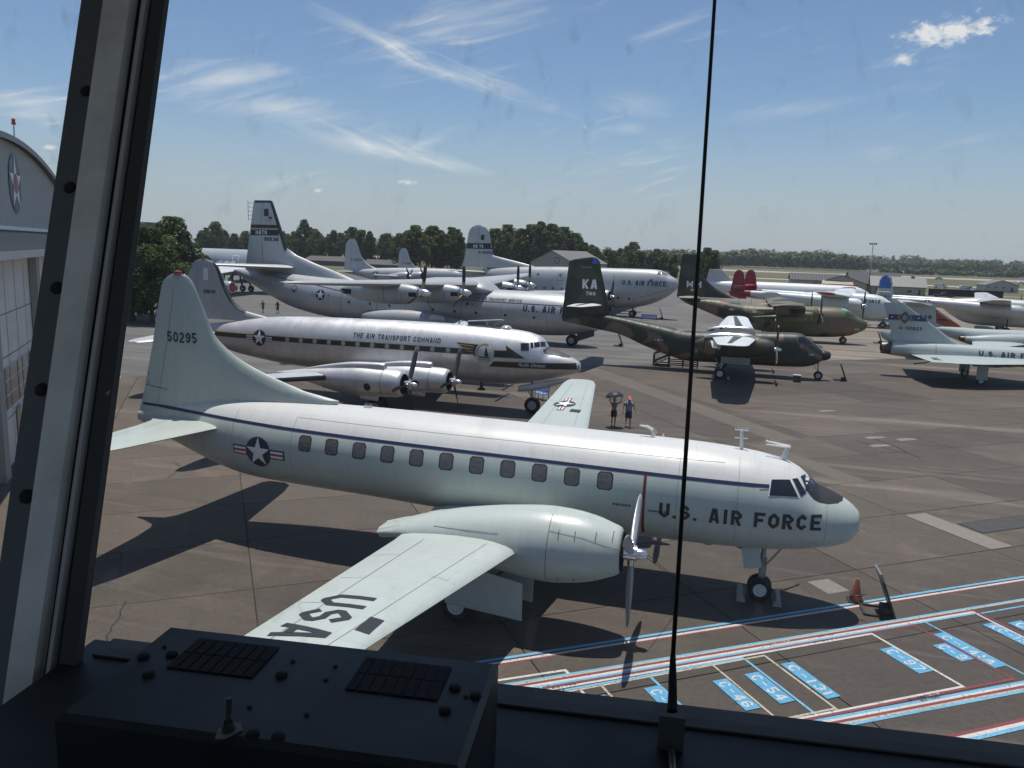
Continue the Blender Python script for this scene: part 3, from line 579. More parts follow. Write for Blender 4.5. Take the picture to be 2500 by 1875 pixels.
m.add([hw(a_,b_,.115) for a_, b_ in st]+[hw(7.0,12.06,.115)], [(i,(i+1) % 10,10) for i in range(10)], 1)
m.add([hw(7.0+.48*math.cos(2*math.pi*i/24), 12.06+.46*math.sin(2*math.pi*i/24), .13) for i in range(24)], [tuple(range(24))], 2)
m.build('star_roundel', [M('roundel_blue',(.06,.075,.12),.5), WHITE, M('roundel_red',(.28,.06,.05),.5)], hang)
m = MB(); q = Vector(hw(7.25,13.95,.1)); m.tube([q, q+Vector((.06,0,.12)), q+Vector((.08,0,.75))], .03, 8, 0); m.lathe(q+Vector((.08,0,.75)), (0,0,1), [(0,.10),(.05,.10),(.06,.08),(.24,.075),(.28,.03),(.29,.005)], 12, 1); m.build('obstruction_light', [STEEL, M('lamp_red',(.5,.03,.02),.3)], hang, 2)
# ---- far buildings
def gable_house(name, label, x0, x1, y0, y1, eave, peak, axis, wallc, roofc, ribs=True, rz=0.):
    """ridge along axis 'x' or 'y'; built round its own centre"""
    cx, cy = (x0+x1)/2, (y0+y1)/2; H = empty(name, (cx,cy,-.05), rz, label, 'building', 'low buildings beyond the ramp')
    a_, b_ = (x1-x0)/2, (y1-y0)/2; m = MB()
    m.add([(-a_,-b_,0),(a_,-b_,0),(a_,b_,0),(-a_,b_,0),(-a_,-b_,eave),(a_,-b_,eave),(a_,b_,eave),(-a_,b_,eave)], [(0,1,5,4),(1,2,6,5),(2,3,7,6),(3,0,4,7)])
    if axis == 'y': m.add([(-a_,-b_,eave),(a_,-b_,eave),(0,-b_,peak),(-a_,b_,eave),(a_,b_,eave),(0,b_,peak)], [(0,1,2),(4,3,5)])
    else: m.add([(-a_,-b_,eave),(-a_,b_,eave),(-a_,0,peak),(a_,-b_,eave),(a_,b_,eave),(a_,0,peak)], [(1,0,2),(3,4,5)])
    m.build('wall', wallc, H)
    m = MB(); o_ = .35; th = .14
    if axis == 'y':
        k = (peak-eave)/a_
        for sg in (-1,1): m.add([(0,-b_-o_,peak+.05),(sg*(a_+o_),-b_-o_,eave-k*o_+.05),(sg*(a_+o_),b_+o_,eave-k*o_+.05),(0,b_+o_,peak+.05),(0,-b_-o_,peak+.05+th),(sg*(a_+o_),-b_-o_,eave-k*o_+.05+th),(sg*(a_+o_),b_+o_,eave-k*o_+.05+th),(0,b_+o_,peak+.05+th)], [(0,1,2,3),(4,7,6,5),(0,4,5,1),(1,5,6,2),(2,6,7,3)])
    else:
        k = (peak-eave)/b_
        for sg in (-1,1): m.add([(-a_-o_,0,peak+.05),(-a_-o_,sg*(b_+o_),eave-k*o_+.05),(a_+o_,sg*(b_+o_),eave-k*o_+.05),(a_+o_,0,peak+.05),(-a_-o_,0,peak+.05+th),(-a_-o_,sg*(b_+o_),eave-k*o_+.05+th),(a_+o_,sg*(b_+o_),eave-k*o_+.05+th),(a_+o_,0,peak+.05+th)], [(0,3,2,1),(4,5,6,7),(0,1,5,4),(1,2,6,5),(2,3,7,6)])
    rf = m.build('roof', roofc, H)
    if ribs:
        m = MB(); L = a_ if axis == 'x' else b_; n_ = int(L*2/.9)
        for i in range(n_+1):
            q = -L+i*2*L/n_
            for sg in (-1,1):
                if axis == 'x': m.bar((q,0,peak+.2),(q,sg*(b_+.3),eave+.2-(peak-eave)/b_*.3),.12,.10)
                else: m.bar((0,q,peak+.2),(sg*(a_+.3),q,eave+.2-(peak-eave)/a_*.3),.12,.10)
        m.build('roof_ribs', M('roof_rib',(.13,.13,.125),.5), rf)
    return H
def opening(H, name, x, z, w_, h_, y, mat=None, frame=None, side=0):
    m = MB()
    if side == 0: m.box((x,y,z),(w_,.08,h_)); f_ = m.build(name, frame or WHITE, H); m2 = MB(); m2.box((x,y-.05,z),(w_-.16,.06,h_-.16)); m2.build('pane', mat or wpane, f_)
    else: m.box((y,x,z),(.08,w_,h_)); f_ = m.build(name, frame or WHITE, H); m2 = MB(); m2.box((y+side*.05,x,z),(.06,w_-.16,h_-.16)); m2.build('pane', mat or wpane, f_)
    return f_
TANW = M('wall_tan', (.40,.37,.31), .8, var=.06); DROOF = M('roof_dark_metal', (.035,.036,.04), .6, var=.1); GROOF = M('roof_grey_metal', (.16,.165,.16), .55); BRF = M('frame_brown', (.08,.07,.06), .6); HOUSEW = M('wall_pale', (.46,.45,.42), .8)
H = gable_house('service_building', 'tan building with dark ribbed roof left of the open garage', 15.6,30.5,252,262,3.9,5.9,'x',TANW,DROOF)
H = gable_house('garage_building', 'tan garage with an open door under a beige awning', 23.6,38.2,248,262,3.3,5.8,'y',TANW,DROOF,False)
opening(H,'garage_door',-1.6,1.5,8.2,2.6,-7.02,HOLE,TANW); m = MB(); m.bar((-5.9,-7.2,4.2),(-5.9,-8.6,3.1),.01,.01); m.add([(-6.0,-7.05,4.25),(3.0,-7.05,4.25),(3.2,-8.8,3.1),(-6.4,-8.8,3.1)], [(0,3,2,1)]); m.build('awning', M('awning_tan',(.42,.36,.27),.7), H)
opening(H,'door',5.3,1.3,1.1,2.2,-7.02,BRF,TANW)
H = gable_house('service_building', 'dark hipped roof rising behind the garage', 36,52,263,285,3.2,6.9,'x',TANW,DROOF,False)
H = gable_house('service_building', 'tan wing with grey ribbed roof right of the garage', 41.4,57.6,257,266,2.9,5.8,'x',TANW,GROOF); H.rotation_euler.z = R(-4)
opening(H,'door',-6.2,1.2,1.0,2.1,-4.52,BRF,TANW); opening(H,'window',3.4,1.5,1.6,1.1,-4.52,wpane,WHITE); opening(H,'door',6.3,1.2,.8,1.9,-4.52,BRF,TANW)
for x_ in (-2.5,.3,2.6): opening(H,'window',x_,1.6,.7,1.3,8.12,wpane,BRF,1)
m = MB(); m.box((4.5,0,5.95),(1.0,1.2,.6)); m.build('roof_vent', GROOF, H)
H = gable_house('small_house', 'small pale house with low gable roof at far right', 99,111.5,346,356,2.8,4.9,'y',HOUSEW,GROOF,False); H.rotation_euler.z = R(4)
opening(H,'door',3.9,1.1,1.0,2.0,-5.02,BRF,HOUSEW); opening(H,'window',-2.3,2.0,1.3,.8,-5.02,wpane,WHITE); opening(H,'window',.6,1.9,1.3,.8,-5.02,wpane,WHITE); opening(H,'window',-5.2,2.0,1.2,.8,-5.02,wpane,WHITE)
H = gable_house('storage_hangar', 'beige gabled hangar with star roundel behind the silver airlifter', -80,-58,288,312,6.1,10.9,'y',M('wall_beige',(.36,.35,.31),.8),M('roof_brown_grey',(.16,.155,.145),.6,var=.05),False); H.rotation_euler.z = R(-24)
m = MB(); m.add([(2.6+1.35*math.cos(2*math.pi*i/28),-12.06,7.0+1.35*math.sin(2*math.pi*i/28)) for i in range(28)], [tuple(range(28))], 0)
st = [(2.6+(1.3 if i % 2 == 0 else .5)*math.cos(math.pi/2+i*math.pi/5), 7.0+(1.3 if i % 2 == 0 else .5)*math.sin(math.pi/2+i*math.pi/5)) for i in range(10)]
m.add([(a_,-12.09,b_) for a_, b_ in st]+[(2.6,-12.09,7.0)], [(i,(i+1) % 10,10) for i in range(10)], 1); m.add([(2.6+.45*math.cos(2*math.pi*i/20),-12.12,7.0+.45*math.sin(2*math.pi*i/20)) for i in range(20)], [tuple(range(20))], 2)
m.build('star_roundel', [MATS['roundel_blue'], WHITE, MATS['roundel_red']], H)
for x0, x1, y0, e, lb in ((-212,-184,332,3.2,'long low brown roofed shed behind the tail numbered 90536'),(-181,-158,334,2.4,'low brown roofed shed between the two curved fins')):
    gable_house('low_shed', lb, x0, x1, y0, y0+16, e-1.0, e+1.2, 'x', M('shed_wall',(.14,.12,.10),.8), M('shed_roof',(.075,.068,.062),.7), False)
# ------------------------------------------------------------------ aircraft parts
BLADES = {}
def propeller(par, s, y, z, rad, ang, n, bm_, hubm, hubr=.2, dome=.4, cone=False, tip=None, cuff=None):
    m = MB()
    if cone: m.lathe((-s, y, z), (1,0,0), [(-.25,hubr),(0,hubr),(dome*.35,hubr*.92),(dome*.7,hubr*.6),(dome*.95,hubr*.18),(dome,.005)], 20)
    else: m.lathe((-s, y, z), (1,0,0), [(-.3,hubr*.55),(-.18,hubr*.6),(-.18,hubr),(.14,hubr),(.16,hubr*.66),(dome*.55,hubr*.66),(dome*.85,hubr*.55),(dome*.97,hubr*.3),(dome,.005)], 20)
    if not cone:
        for k in range(n):
            a = R(ang+360*k/n); m.tube([(-s, y, z), (-s, y+math.cos(a)*hubr*1.55, z+math.sin(a)*hubr*1.55)], hubr*.42, 10)
    hub = m.build('propeller', hubm, par, 2)
    key = (round(rad, 2), bm_.name, cuff.name if cuff else '', tip.name if tip else '')
    if key not in BLADES:
        v, f, mi = [], [], []; K = 10; ring = [(1,0),(.6,.5),(.25,.9),(0,.5),(0,-.2),(.25,-.45),(.6,-.3)]; k = len(ring)
        for i in range(K):
            u = i/(K-1); r_ = rad*(.10+.90*u); ch = rad*.155*(.55+1.1*u-.75*u*u)*(1 if i < K-1 else .55); tw = R(62-42*u); th = rad*.035*(1-u*.85)+.004
            for x, y_ in ring:
                cx, cy = (x-.45)*ch, y_*th
                v.append((cx*math.sin(tw)+cy*math.cos(tw), r_, -cx*math.cos(tw)+cy*math.sin(tw)))
        for i in range(K-1):
            for j in range(k): f.append((i*k+j, i*k+(j+1) % k, (i+1)*k+(j+1) % k, (i+1)*k+j)); mi.append(1 if (cuff and i < 3) or (tip and i >= K-2) else 0)
        f.append(tuple(range((K-1)*k, K*k))); mi.append(1 if tip else 0)
        me = bpy.data.meshes.new('blade'); me.from_pydata(v, [], f); me.materials.append(bm_); me.materials.append(cuff or tip or bm_); me.polygons.foreach_set('material_index', mi)
        me.polygons.foreach_set('use_smooth', [True]*len(f)); BLADES[key] = me
    for k in range(n):
        b = link('blade', BLADES[key], hub); b.location = (-s, y, z); b.rotation_euler = (R(ang+360*k/n), 0, 0)
    return hub
WH = {}
def wheel(par, s, y, z, r, wd, rim=None, spokes=0):
    rim = rim or STEEL; key = (r, wd, rim.name, spokes)
    if key not in WH:
        m = MB(); h = wd/2; m.lathe((0,0,0), (0,1,0), [(-h*.55,r*.5),(-h*.85,r*.62),(-h,r*.78),(-h*.92,r*.92),(-h*.6,r*.985),(0,r),(h*.6,r*.985),(h*.92,r*.92),(h,r*.78),(h*.85,r*.62),(h*.55,r*.5)], 28)
        m2 = MB()
        for sg in (-1, 1):
            m2.lathe((0,0,0), (0,sg,0), [(h*.5,r*.56),(h*.72,r*.55),(h*.7,r*.47),(h*.42,r*.42),(h*.45,r*.18),(h*.72,r*.15),(h*.72,.003)], 24)
            for k in range(spokes): a = 2*math.pi*k/spokes; m2.bar((math.cos(a)*r*.14, sg*h*.55, math.sin(a)*r*.14), (math.cos(a)*r*.5, sg*h*.55, math.sin(a)*r*.5), r*.13, h*.3)
        a_ = m.build('wheel', RUBBER, None, 1); b_ = m2.build('rim', rim, None, 2); WH[key] = (a_.data, b_.data); bpy.data.objects.remove(a_); bpy.data.objects.remove(b_)
    o = link('wheel', WH[key][0], par); o.location = (-s, y, z); link('rim', WH[key][1], o); return o
def strut(par, p, q, r_, mat=None, name='landing_gear_strut', extra=()):
    m = MB(); f = lambda a: (-a[0], a[1], a[2])
    m.tube([f(p), f(q)], r_, 10)
    for a, b, rr in extra: m.tube([f(a), f(b)], rr, 8)
    return m.build(name, mat or STEEL, par, 2)
def nacelle(par, prof, y, mat, name='engine_nacelle', face=True, ring=None, n=2.):
    o = loft(name, prof, mat, par, y, n, 28, 3, (False, True))
    s0, zt, zb, hw = prof[0]; zc = (zt+zb)/2; r_ = (zt-zb)/2
    if face:
        m = MB(); m.lathe((-s0-.02, y, zc), (-1,0,0), [(0,r_*1.0),(-.05,r_*.97),(.05,r_*.93),(.35,r_*.9),(.36,.01)], 28)
        for k in range(9):
            a = 2*math.pi*k/9; m.tube([(-s0-.3, y+math.cos(a)*r_*.3, zc+math.sin(a)*r_*.3), (-s0-.3, y+math.cos(a)*r_*.85, zc+math.sin(a)*r_*.85)], r_*.11, 6, 1)
        m.lathe((-s0-.3, y, zc), (1,0,0), [(0,r_*.35),(.12,r_*.3),(.2,r_*.16),(.21,.01)], 16, 1)
        m.build('engine', [HOLE, DARKST], o, 2)
    return o
def boxpart(par, name, c, d, mat, **k): 
    m = MB(); m.box((-c[0], c[1], c[2]), d, 0, **k); return m.build(name, mat, par)
def port_twin(par, name, sts, mat): return panel(name, [(-a, b, c_, d, e) for a, b, c_, d, e in sts], mat, par)
def camlocal(par, yp):
    """a viewpoint on the apron side used only to lay window panes on the curved nose"""
    v = par.matrix_basis.inverted() @ Vector((CX, CY, CZ)); return (v.x, v.y, v.z, yp)

# ================================================================== twin piston transport nearest the tower
A = empty('transport_aircraft', (0,0,0), 0, 'white and pale grey twin propeller transport with tail number 50295, nearest the window', 'aircraft', 'parked transport aircraft')
fus = loft('fuselage', [(.27,2.70,2.64,.03),(.31,2.92,2.42,.25),(.42,3.06,2.20,.44),(.62,3.22,2.04,.64),(.9,3.37,1.93,.81),(1.2,3.50,1.85,.94),(1.45,3.60,1.79,1.02),(1.95,4.03,1.70,1.17),(2.45,4.24,1.64,1.30),(3.5,4.41,1.58,1.43),(5,4.50,1.55,1.49),(7.5,4.54,1.55,1.5),(12,4.60,1.62,1.5),(15,4.62,1.75,1.46),(17.5,4.60,1.82,1.33),(19,4.55,1.88,1.13),(20,4.48,2.0,.96),(21,4.36,2.26,.75),(22.2,4.18,2.66,.48),(23.2,4.0,3.02,.28),(24.12,3.72,3.42,.06)], MAT_C131, A, seg=48)
T131 = bvh(fus)
FINLE = [(15.95,4.50),(15.93,4.69),(17.45,4.95),(18.45,5.26),(19.22,5.53),(19.99,5.89),(20.40,6.18),(20.76,6.48),(20.97,6.79),(21.26,7.47),(21.55,8.14),(21.68,8.38),(21.80,8.52),(22.05,8.61),(22.3,8.64)]
FINTE = [(24.13,3.57),(23.89,4.31),(23.39,6.18),(23.17,7.23),(22.96,8.07),(22.90,8.28),(22.72,8.50),(22.5,8.61),(22.35,8.64)]
vf = fin('vertical_fin', [(18.5,3.57)]+FINLE[1:], FINTE, (.46,.12), MAT_GREY, A, n=34)
TV = bvh(vf)
decal('tail_number', text('50295', (22.70,6.30), SX, UP, .36, BLACK, 1.22), TV, A)
decal('rudder_gap', line2([(23.22,4.05),(23.05,4.9),(22.7,6.4),(22.45,7.7),(22.42,8.2)], .012, LINE)+line2([(23.75,4.72),(22.75,4.62)], .02, DKGREY)+[rect(23.62,y_,23.60,y_+.16,DKGREY) for y_ in (4.75,5.05,5.35)], TV, A)
m = MB(); m.lathe((-22.25,0,8.60), (0,0,1), [(0,.16),(.03,.16),(.04,.12),(.11,.12),(.13,.08),(.135,.01)], 16); m.build('tail_beacon', M('beacon_red',(.22,.03,.025),.45), A, 2)
decal('cheat_line', line2([(23.9,4.03),(21.1,3.995),(16.7,3.925),(11.85,3.85),(6.96,3.775),(4.85,3.745),(2.80,3.715)], .085, LINEBLUE), bvh(fus, vf), A, off=.009)
decal('fuselage_lettering', text('U.S. AIR FORCE', (5.66,2.60), SX, UP, .43, BLACK, 4.28, t=.2), T131, A)
decal('insignia', insignia((18.5,3.08), .50, SX, UP), T131, A)
for i in range(11):
    s_ = 16.73-.952*i; z_ = 3.57-.0115*i; c_ = .07
    a_, b_ = .225, .245
    oct_ = lambda a_, b_: [(s_+a_,z_-b_+c_),(s_+a_,z_+b_-c_),(s_+a_-c_,z_+b_),(s_-a_+c_,z_+b_),(s_-a_,z_+b_-c_),(s_-a_,z_-b_+c_),(s_-a_+c_,z_-b_),(s_+a_-c_,z_-b_)]
    wo = decal('cabin_window', [(oct_(.225,.245), BLACK, 0), (oct_(.195,.215), PANE, 1)], T131, A, off=.008)
CL = camlocal(A, -1.1)
def panes(par, tree, quads, yp, frame, fr=.05, mat=None):
    cl = camlocal(par, yp)
    for q in quads:
        c_ = (sum(p[0] for p in q)/len(q), sum(p[1] for p in q)/len(q))
        big = [(c_[0]+(p[0]-c_[0])*(1+fr*2), c_[1]+(p[1]-c_[1])*(1+fr*2)) for p in q]
        decal('cockpit_window', [(big, frame, 0), (q, mat or GLASSD, 2)], tree, par, 'from', .008, .12, .004, cl, True)
panes(A, T131, [[(2.76,3.90),(2.30,3.95),(2.04,3.49),(2.78,3.45)],[(2.24,3.98),(2.11,4.01),(1.85,3.63),(1.97,3.51)],[(2.04,4.07),(1.87,4.18),(1.64,3.83),(1.82,3.65)]], -1.1, M('window_frame_white',(.72,.73,.72),.4), .045)
hw_ = [(1.66,.0),(1.70,.30),(1.80,.62),(1.86,.80),(1.6,.80),(1.2,.66),(.95,.48),(.80,.25),(.76,0)]
decal('antiglare_panel', [(hw_+[(a_,-b_) for a_, b_ in hw_[-2:0:-1]], M('antiglare_black',(.018,.019,.022),.65), 0)], T131, A, 'top', .009, .12)
decal('propeller_warning_stripe', [([(6.14,1.95),(6.06,1.95),(6.06,3.735),(6.14,3.735)], M('stripe_red',(.16,.012,.016),.5), 0)]+text('DANGER', (6.95,2.80), SX, UP, .07, BLACK, .5)+text('DANGER', (5.95,2.72), SX, UP, .07, BLACK, .5), T131, A)
pg = []
for s_ in (3.6,5.2,17.25,19.6): pg += line2([(s_,1.9),(s_,4.3)], .008, LINE)
pg += line2([(17.2,4.28),(4,4.18)], .006, LINE)
for s_ in (1.25,): pg += line2([(s_,2.1),(s_,3.3)], .008, LINE)
pg += line2([(3.05,3.62),(2.8,3.64)], .02, LINE)
decal('skin_joint', pg, T131, A, off=.006)
# wings
WST = [(1.0,8.35,12.45,1.93,.66),(3.8,8.78,12.15,2.22,.50),(5.0,8.95,12.05,2.34,.45),(10.5,9.66,11.93,2.90,.30),(15.2,10.25,11.85,3.37,.18),(15.75,10.42,11.75,3.43,.13),(15.95,10.62,11.62,3.45,.07),(16.02,10.85,11.45,3.455,.03)]
wl = panel('wing', WST, MAT_GREY, A); wr = port_twin(A, 'wing', WST, MAT_GREY)
TW = bvh(wl, wr)
decal('wing_lettering', text('USAF', (11.46,-9.42), (0,-1), (-1,0), 1.02, BLACK, 3.05, t=.165), TW, A, 'top', .006)
decal('wing_insignia', insignia((10.95,11.1), .50, (0,-1), (-1,0)), TW, A, 'top', .008)
decal('wing_marking', line2([(11.2,-5.1),(11.35,-15)], .012, LINE)+line2([(11.2,5.1),(11.35,15)], .012, LINE)+line2([(9.6,-4.9),(10.6,-15)], .01, LINE)+line2([(9.6,4.9),(10.6,15)], .01, LINE)+[x for y_ in (-6.5,-8.3,-9.9) for x in line2([(11.2,y_),(12,y_-.05)], .012, LINE)]+line2([(9.05,-7.8),(10,-7.75)], .01, LINE), TW, A, 'top', .006)
decal('wing_patch', [rect(9.88,-10.3,10.16,-10.95,BLACK)], TW, A, 'top', .008); decal('wing_patch', [rect(10.05,9.9,10.5,10.35,BLACK)], TW, A, 'top', .008)
hs = [(.2,20.1,23.3,3.62,.30),(.7,20.25,23.0,3.63,.27),(1.5,20.42,22.85,3.64,.24),(4.4,20.98,22.6,3.70,.15),(5.25,21.25,22.5,3.72,.09),(5.5,21.6,22.3,3.72,.03)]
h1 = panel('horizontal_stabilizer', hs, MAT_GREY, A); h2 = port_twin(A, 'horizontal_stabilizer', hs, MAT_GREY)
decal('elevator_gap', line2([(22.2,-.9),(22.1,-5.2)], .012, LINE), bvh(h1, h2), A, 'top')
# engines
for sg in (-1, 1):
    y_ = 3.81*sg
    na = nacelle(A, [(6.36,2.90,1.86,.52),(6.40,2.97,1.80,.585),(6.62,3.06,1.70,.68),(7.1,3.21,1.52,.82),(7.6,3.29,1.42,.90),(8.2,3.32,1.36,.94),(9.1,3.24,1.42,.90),(10.35,3.04,1.70,.80),(11.6,2.72,1.92,.66),(12.4,2.44,2.02,.52),(12.9,2.26,2.06,.42)], y_, MAT_GREY)
    TN = bvh(na)
    decal('cowl_joint', line2([(8.15,1.45),(8.12,2.4),(8.10,3.25)], .014, LINE)+line2([(8.1,2.95),(7.3,2.86),(6.42,2.62)], .010, LINE)+line2([(11.2,2.62),(9.4,2.72)], .01, LINE)+[x for s_ in (7.85,7.45,6.95,6.55) for x in line2([(s_,2.78),(s_,2.98)], .022, LINE)+line2([(s_,1.62),(s_,1.76)], .022, LINE)]+[disc((7.95,2.55),.055,STEEL,1,14), disc((7.95,2.55),.038,MAT_GREY,2,14)], TN, na)
    m = MB()
    for dy in (-.28,.28): m.tube([(-11.6,y_+dy,2.42),(-12.3,y_+dy*.9,2.26),(-12.86,y_+dy*.9,2.13)], [.2,.2,.15], 12); 
    ex = m.build('exhaust_pipe', MAT_GREY, na, 2)
    propeller(A, 6.12, y_, 2.37, 1.98, 150 if sg < 0 else 30, 3, PROPGREY, POLISH, .2, .42)
    for dy in (-.62,.62):
        m = MB(); m.add([(-8.75,y_+dy,1.42),(-10.9,y_+dy,1.78),(-10.85,y_+dy*.9,.55),(-8.75,y_+dy*.9,.38),(-8.75,y_+dy*1.06,1.42),(-10.9,y_+dy*1.06,1.78),(-10.85,y_+dy*.96,.55),(-8.75,y_+dy*.96,.38)], [(0,1,2,3),(7,6,5,4),(0,4,5,1),(1,5,6,2),(2,6,7,3),(3,7,4,0)]); m.build('gear_door', MAT_GREY, A)
    strut(A, (10.0,y_,1.9), (10.55,y_,.43), .075, DARKST, extra=[((10.55,y_-.45,.43),(10.55,y_+.45,.43),.05),((9.3,y_,1.5),(10.4,y_,.7),.04)])
    for dy in (-.3,.3): wheel(A, 10.6, y_+dy*1.25, .43, .43, .27, RIMW, 8)
strut(A, (2.70,0,1.75), (2.74,0,.36), .075, M('strut_grey',(.30,.33,.32),.45), extra=[((2.2,0,1.65),(2.66,0,1.0),.03),((2.74,-.2,.36),(2.74,.2,.36),.04),((2.62,-.06,1.3),(2.62,-.06,.7),.025)])
for dy in (-.17,.17): wheel(A, 2.74, dy, .345, .345, .2, RIMW, 6)
for sg in (-1,1): boxpart(A, 'nose_gear_door', (3.05,sg*.3,1.33), (.5,.03,.6), MAT_GREY, ry=R(-12), rx=R(sg*8))
# aerials with bird spikes
def spikes(mb, pts, h, n=14):
    P_ = [Vector(p) for p in pts]
    for i in range(n):
        u = i/(n-1)*(len(P_)-1); k = min(int(u), len(P_)-2); p = P_[k].lerp(P_[k+1], u-k)
        mb.tube([p, p+Vector((random.uniform(-.02,.02), random.uniform(-.03,.03), h))], .005, 4)
m = MB(); m.tube([(-3.56,0,4.35),(-3.60,0,4.93)], [.055,.04], 8); m.bar((-3.42,0,4.95),(-3.78,0,4.95),.03,.03); m.bar((-3.42,0,4.72),(-3.78,0,4.72),.025,.025); spikes(m, [(-3.42,0,4.95),(-3.78,0,4.95)], .08, 9); m.build('mast_antenna', WHITE, A, 2)
m = MB(); m.tube([(-2.42,0,4.22),(-2.32,0,4.58)], [.09,.06], 10); m.tube([(-2.26,0,4.60),(-2.92,.14,4.68)], [.045,.02], 6); m.tube([(-2.26,0,4.58),(-2.92,-.14,4.64)], [.045,.02], 6); spikes(m, [(-2.26,.02,4.62),(-2.92,.14,4.68)], .07, 12); spikes(m, [(-2.3,-.02,4.6),(-2.92,-.14,4.64)], .07, 12); m.build('loop_antenna', WHITE, A, 2)
m = MB(); m.tube([(-6.08,0,4.48),(-6.06,0,4.62),(-6.12,0,4.74),(-6.25,0,4.81),(-6.48,0,4.83)], [.06,.05,.045,.035,.02], 8); spikes(m, [(-5.98,0,4.62),(-6.06,0,4.74),(-6.2,0,4.82),(-6.46,0,4.84)], .07, 16); m.build('blade_antenna', WHITE, A, 2)
m = MB(); spikes(m, [(-15.3,-.05,4.66),(-15.1,.05,4.66)], .1, 9); m.box((-15.2,0,4.66),(.3,.1,.02)); m.build('bird_spike_strip', STEEL, A)
m = MB(); m.tube([(-.30,-.06,2.6),(-.12,-.06,2.58)], .012, 6); m.tube([(-.34,-.12,2.45),(-.1,-.14,2.42)], .012, 6); m.build('pitot_probe', STEEL, A)
for s_ in (3.3,4.3): 
    m = MB(); m.lathe((-s_,0,1.57),(0,0,-1),[(0,.22),(.06,.2),(.1,.1),(.11,.01)],16); m.build('belly_antenna', BLACK, A, 2)

# ================================================================== four-engined silver airliner
B = empty('transport_aircraft', (-12.236,22.935,0), R(-.868), 'polished silver four propeller transport with black window stripe and tail number 49030', 'aircraft', 'parked transport aircraft')
fus = loft('fuselage', [(.16,3.08,3.0,.03),(.22,3.30,2.82,.24),(.45,3.47,2.68,.42),(.9,3.70,2.55,.66),(1.5,3.92,2.36,.88),(2.2,4.10,2.15,1.08),(2.42,4.52,2.08,1.14),(2.83,4.80,1.98,1.22),(3.55,5.0,1.85,1.32),(4.5,5.10,1.72,1.42),(6.4,5.20,1.66,1.5),(10,5.22,1.66,1.52),(15,5.16,1.68,1.52),(18,5.10,1.74,1.5),(20.1,5.02,1.84,1.42),(22.2,4.80,2.08,1.25),(24.2,4.48,2.40,.98),(25.6,4.30,2.80,.70),(27.2,4.10,3.3,.36),(28.5,3.85,3.62,.06)], MAT_SILVER, B, seg=44)
TB = bvh(fus)
vf = fin('vertical_fin', [(20.0,4.55),(22.4,5.02),(23.25,5.15),(23.79,5.40),(24.32,5.84),(24.69,6.42),(24.98,7.07),(25.19,7.66),(25.41,8.10),(25.71,8.38),(26.17,8.54),(26.5,8.58)], [(28.35,4.2),(28.2,6),(27.95,7.2),(27.55,7.9),(27.35,8.3),(27.1,8.48),(26.7,8.58)], (.42,.12), MAT_ALU2, B, n=30)
TF = bvh(vf)
m = MB(); m.lathe((-26.55,0,8.55),(0,0,1),[(0,.13),(.03,.13),(.04,.09),(.12,.08),(.13,.01)],14); m.build('tail_beacon', MATS['beacon_red'], B, 2)
fin('deicing_boot', [(s_-.025,z_) for s_, z_ in ((23.25,5.15),(23.79,5.40),(24.32,5.84),(24.69,6.42),(24.98,7.07),(25.19,7.66),(25.41,8.10),(25.71,8.38))], [(s_+.26,z_) for s_, z_ in ((23.3,5.15),(23.79,5.40),(24.32,5.84),(24.69,6.42),(24.98,7.07),(25.19,7.66),(25.41,8.10),(25.71,8.38))], (.34,.14), BOOT, B)
decal('tail_number', text('49030', (26.5,6.25), SX, UP, .28, BLACK, .95, t=.2)+[rect(26.5,7.15,26.1,7.95,WHITE)]+line2([(26.95,5.0),(26.95,8.3)], .014, LINE), TF, B, off=.016)
hs = [(.3,25.1,28.1,3.70,.34),(4.9,26.15,28.0,3.52,.20),(5.7,26.5,27.8,3.48,.12),(6.02,26.9,27.5,3.46,.03)]
panel('horizontal_stabilizer', hs, MAT_SILVER, B); port_twin(B, 'horizontal_stabilizer', hs, MAT_SILVER)
zs = lambda s_: 3.72+(18.6-s_)*.0042
P_ = []
P_ += [([(25.4,3.50),(23.9,3.50),(23.9,3.80),(25.4,3.80)], BLACK, 1)] + line2([(25.4,3.81),(20.3,3.83),(6.6,3.90)], .03, YEL, 2)+line2([(25.4,3.49),(20.3,3.50),(6.4,3.56)], .03, YEL, 2)
P_ += [([(23.95,3.50),(6.3,3.56),(7.0,3.90),(23.95,3.80)], BLACK, 1)]
decal('window_stripe', P_, TB, B, off=.008, lay=.004)
for i in range(12):
    s_ = 19.21-i*1.01; decal('cabin_window', [disc((s_,3.665+i*.0055),.155,M('window_blank',(.36,.37,.37),.4),4,18)], TB, B, off=.008, lay=.004)
decal('insignia', insignia((21.4,3.62), .52, SX, UP), TB, B, off=.016)
decal('fuselage_lettering', text('THE AIR TRANSPORT COMMAND', (14.55,4.10), SX, UP, .29, BLACK, 5.9, t=.16), TB, B, off=.008)
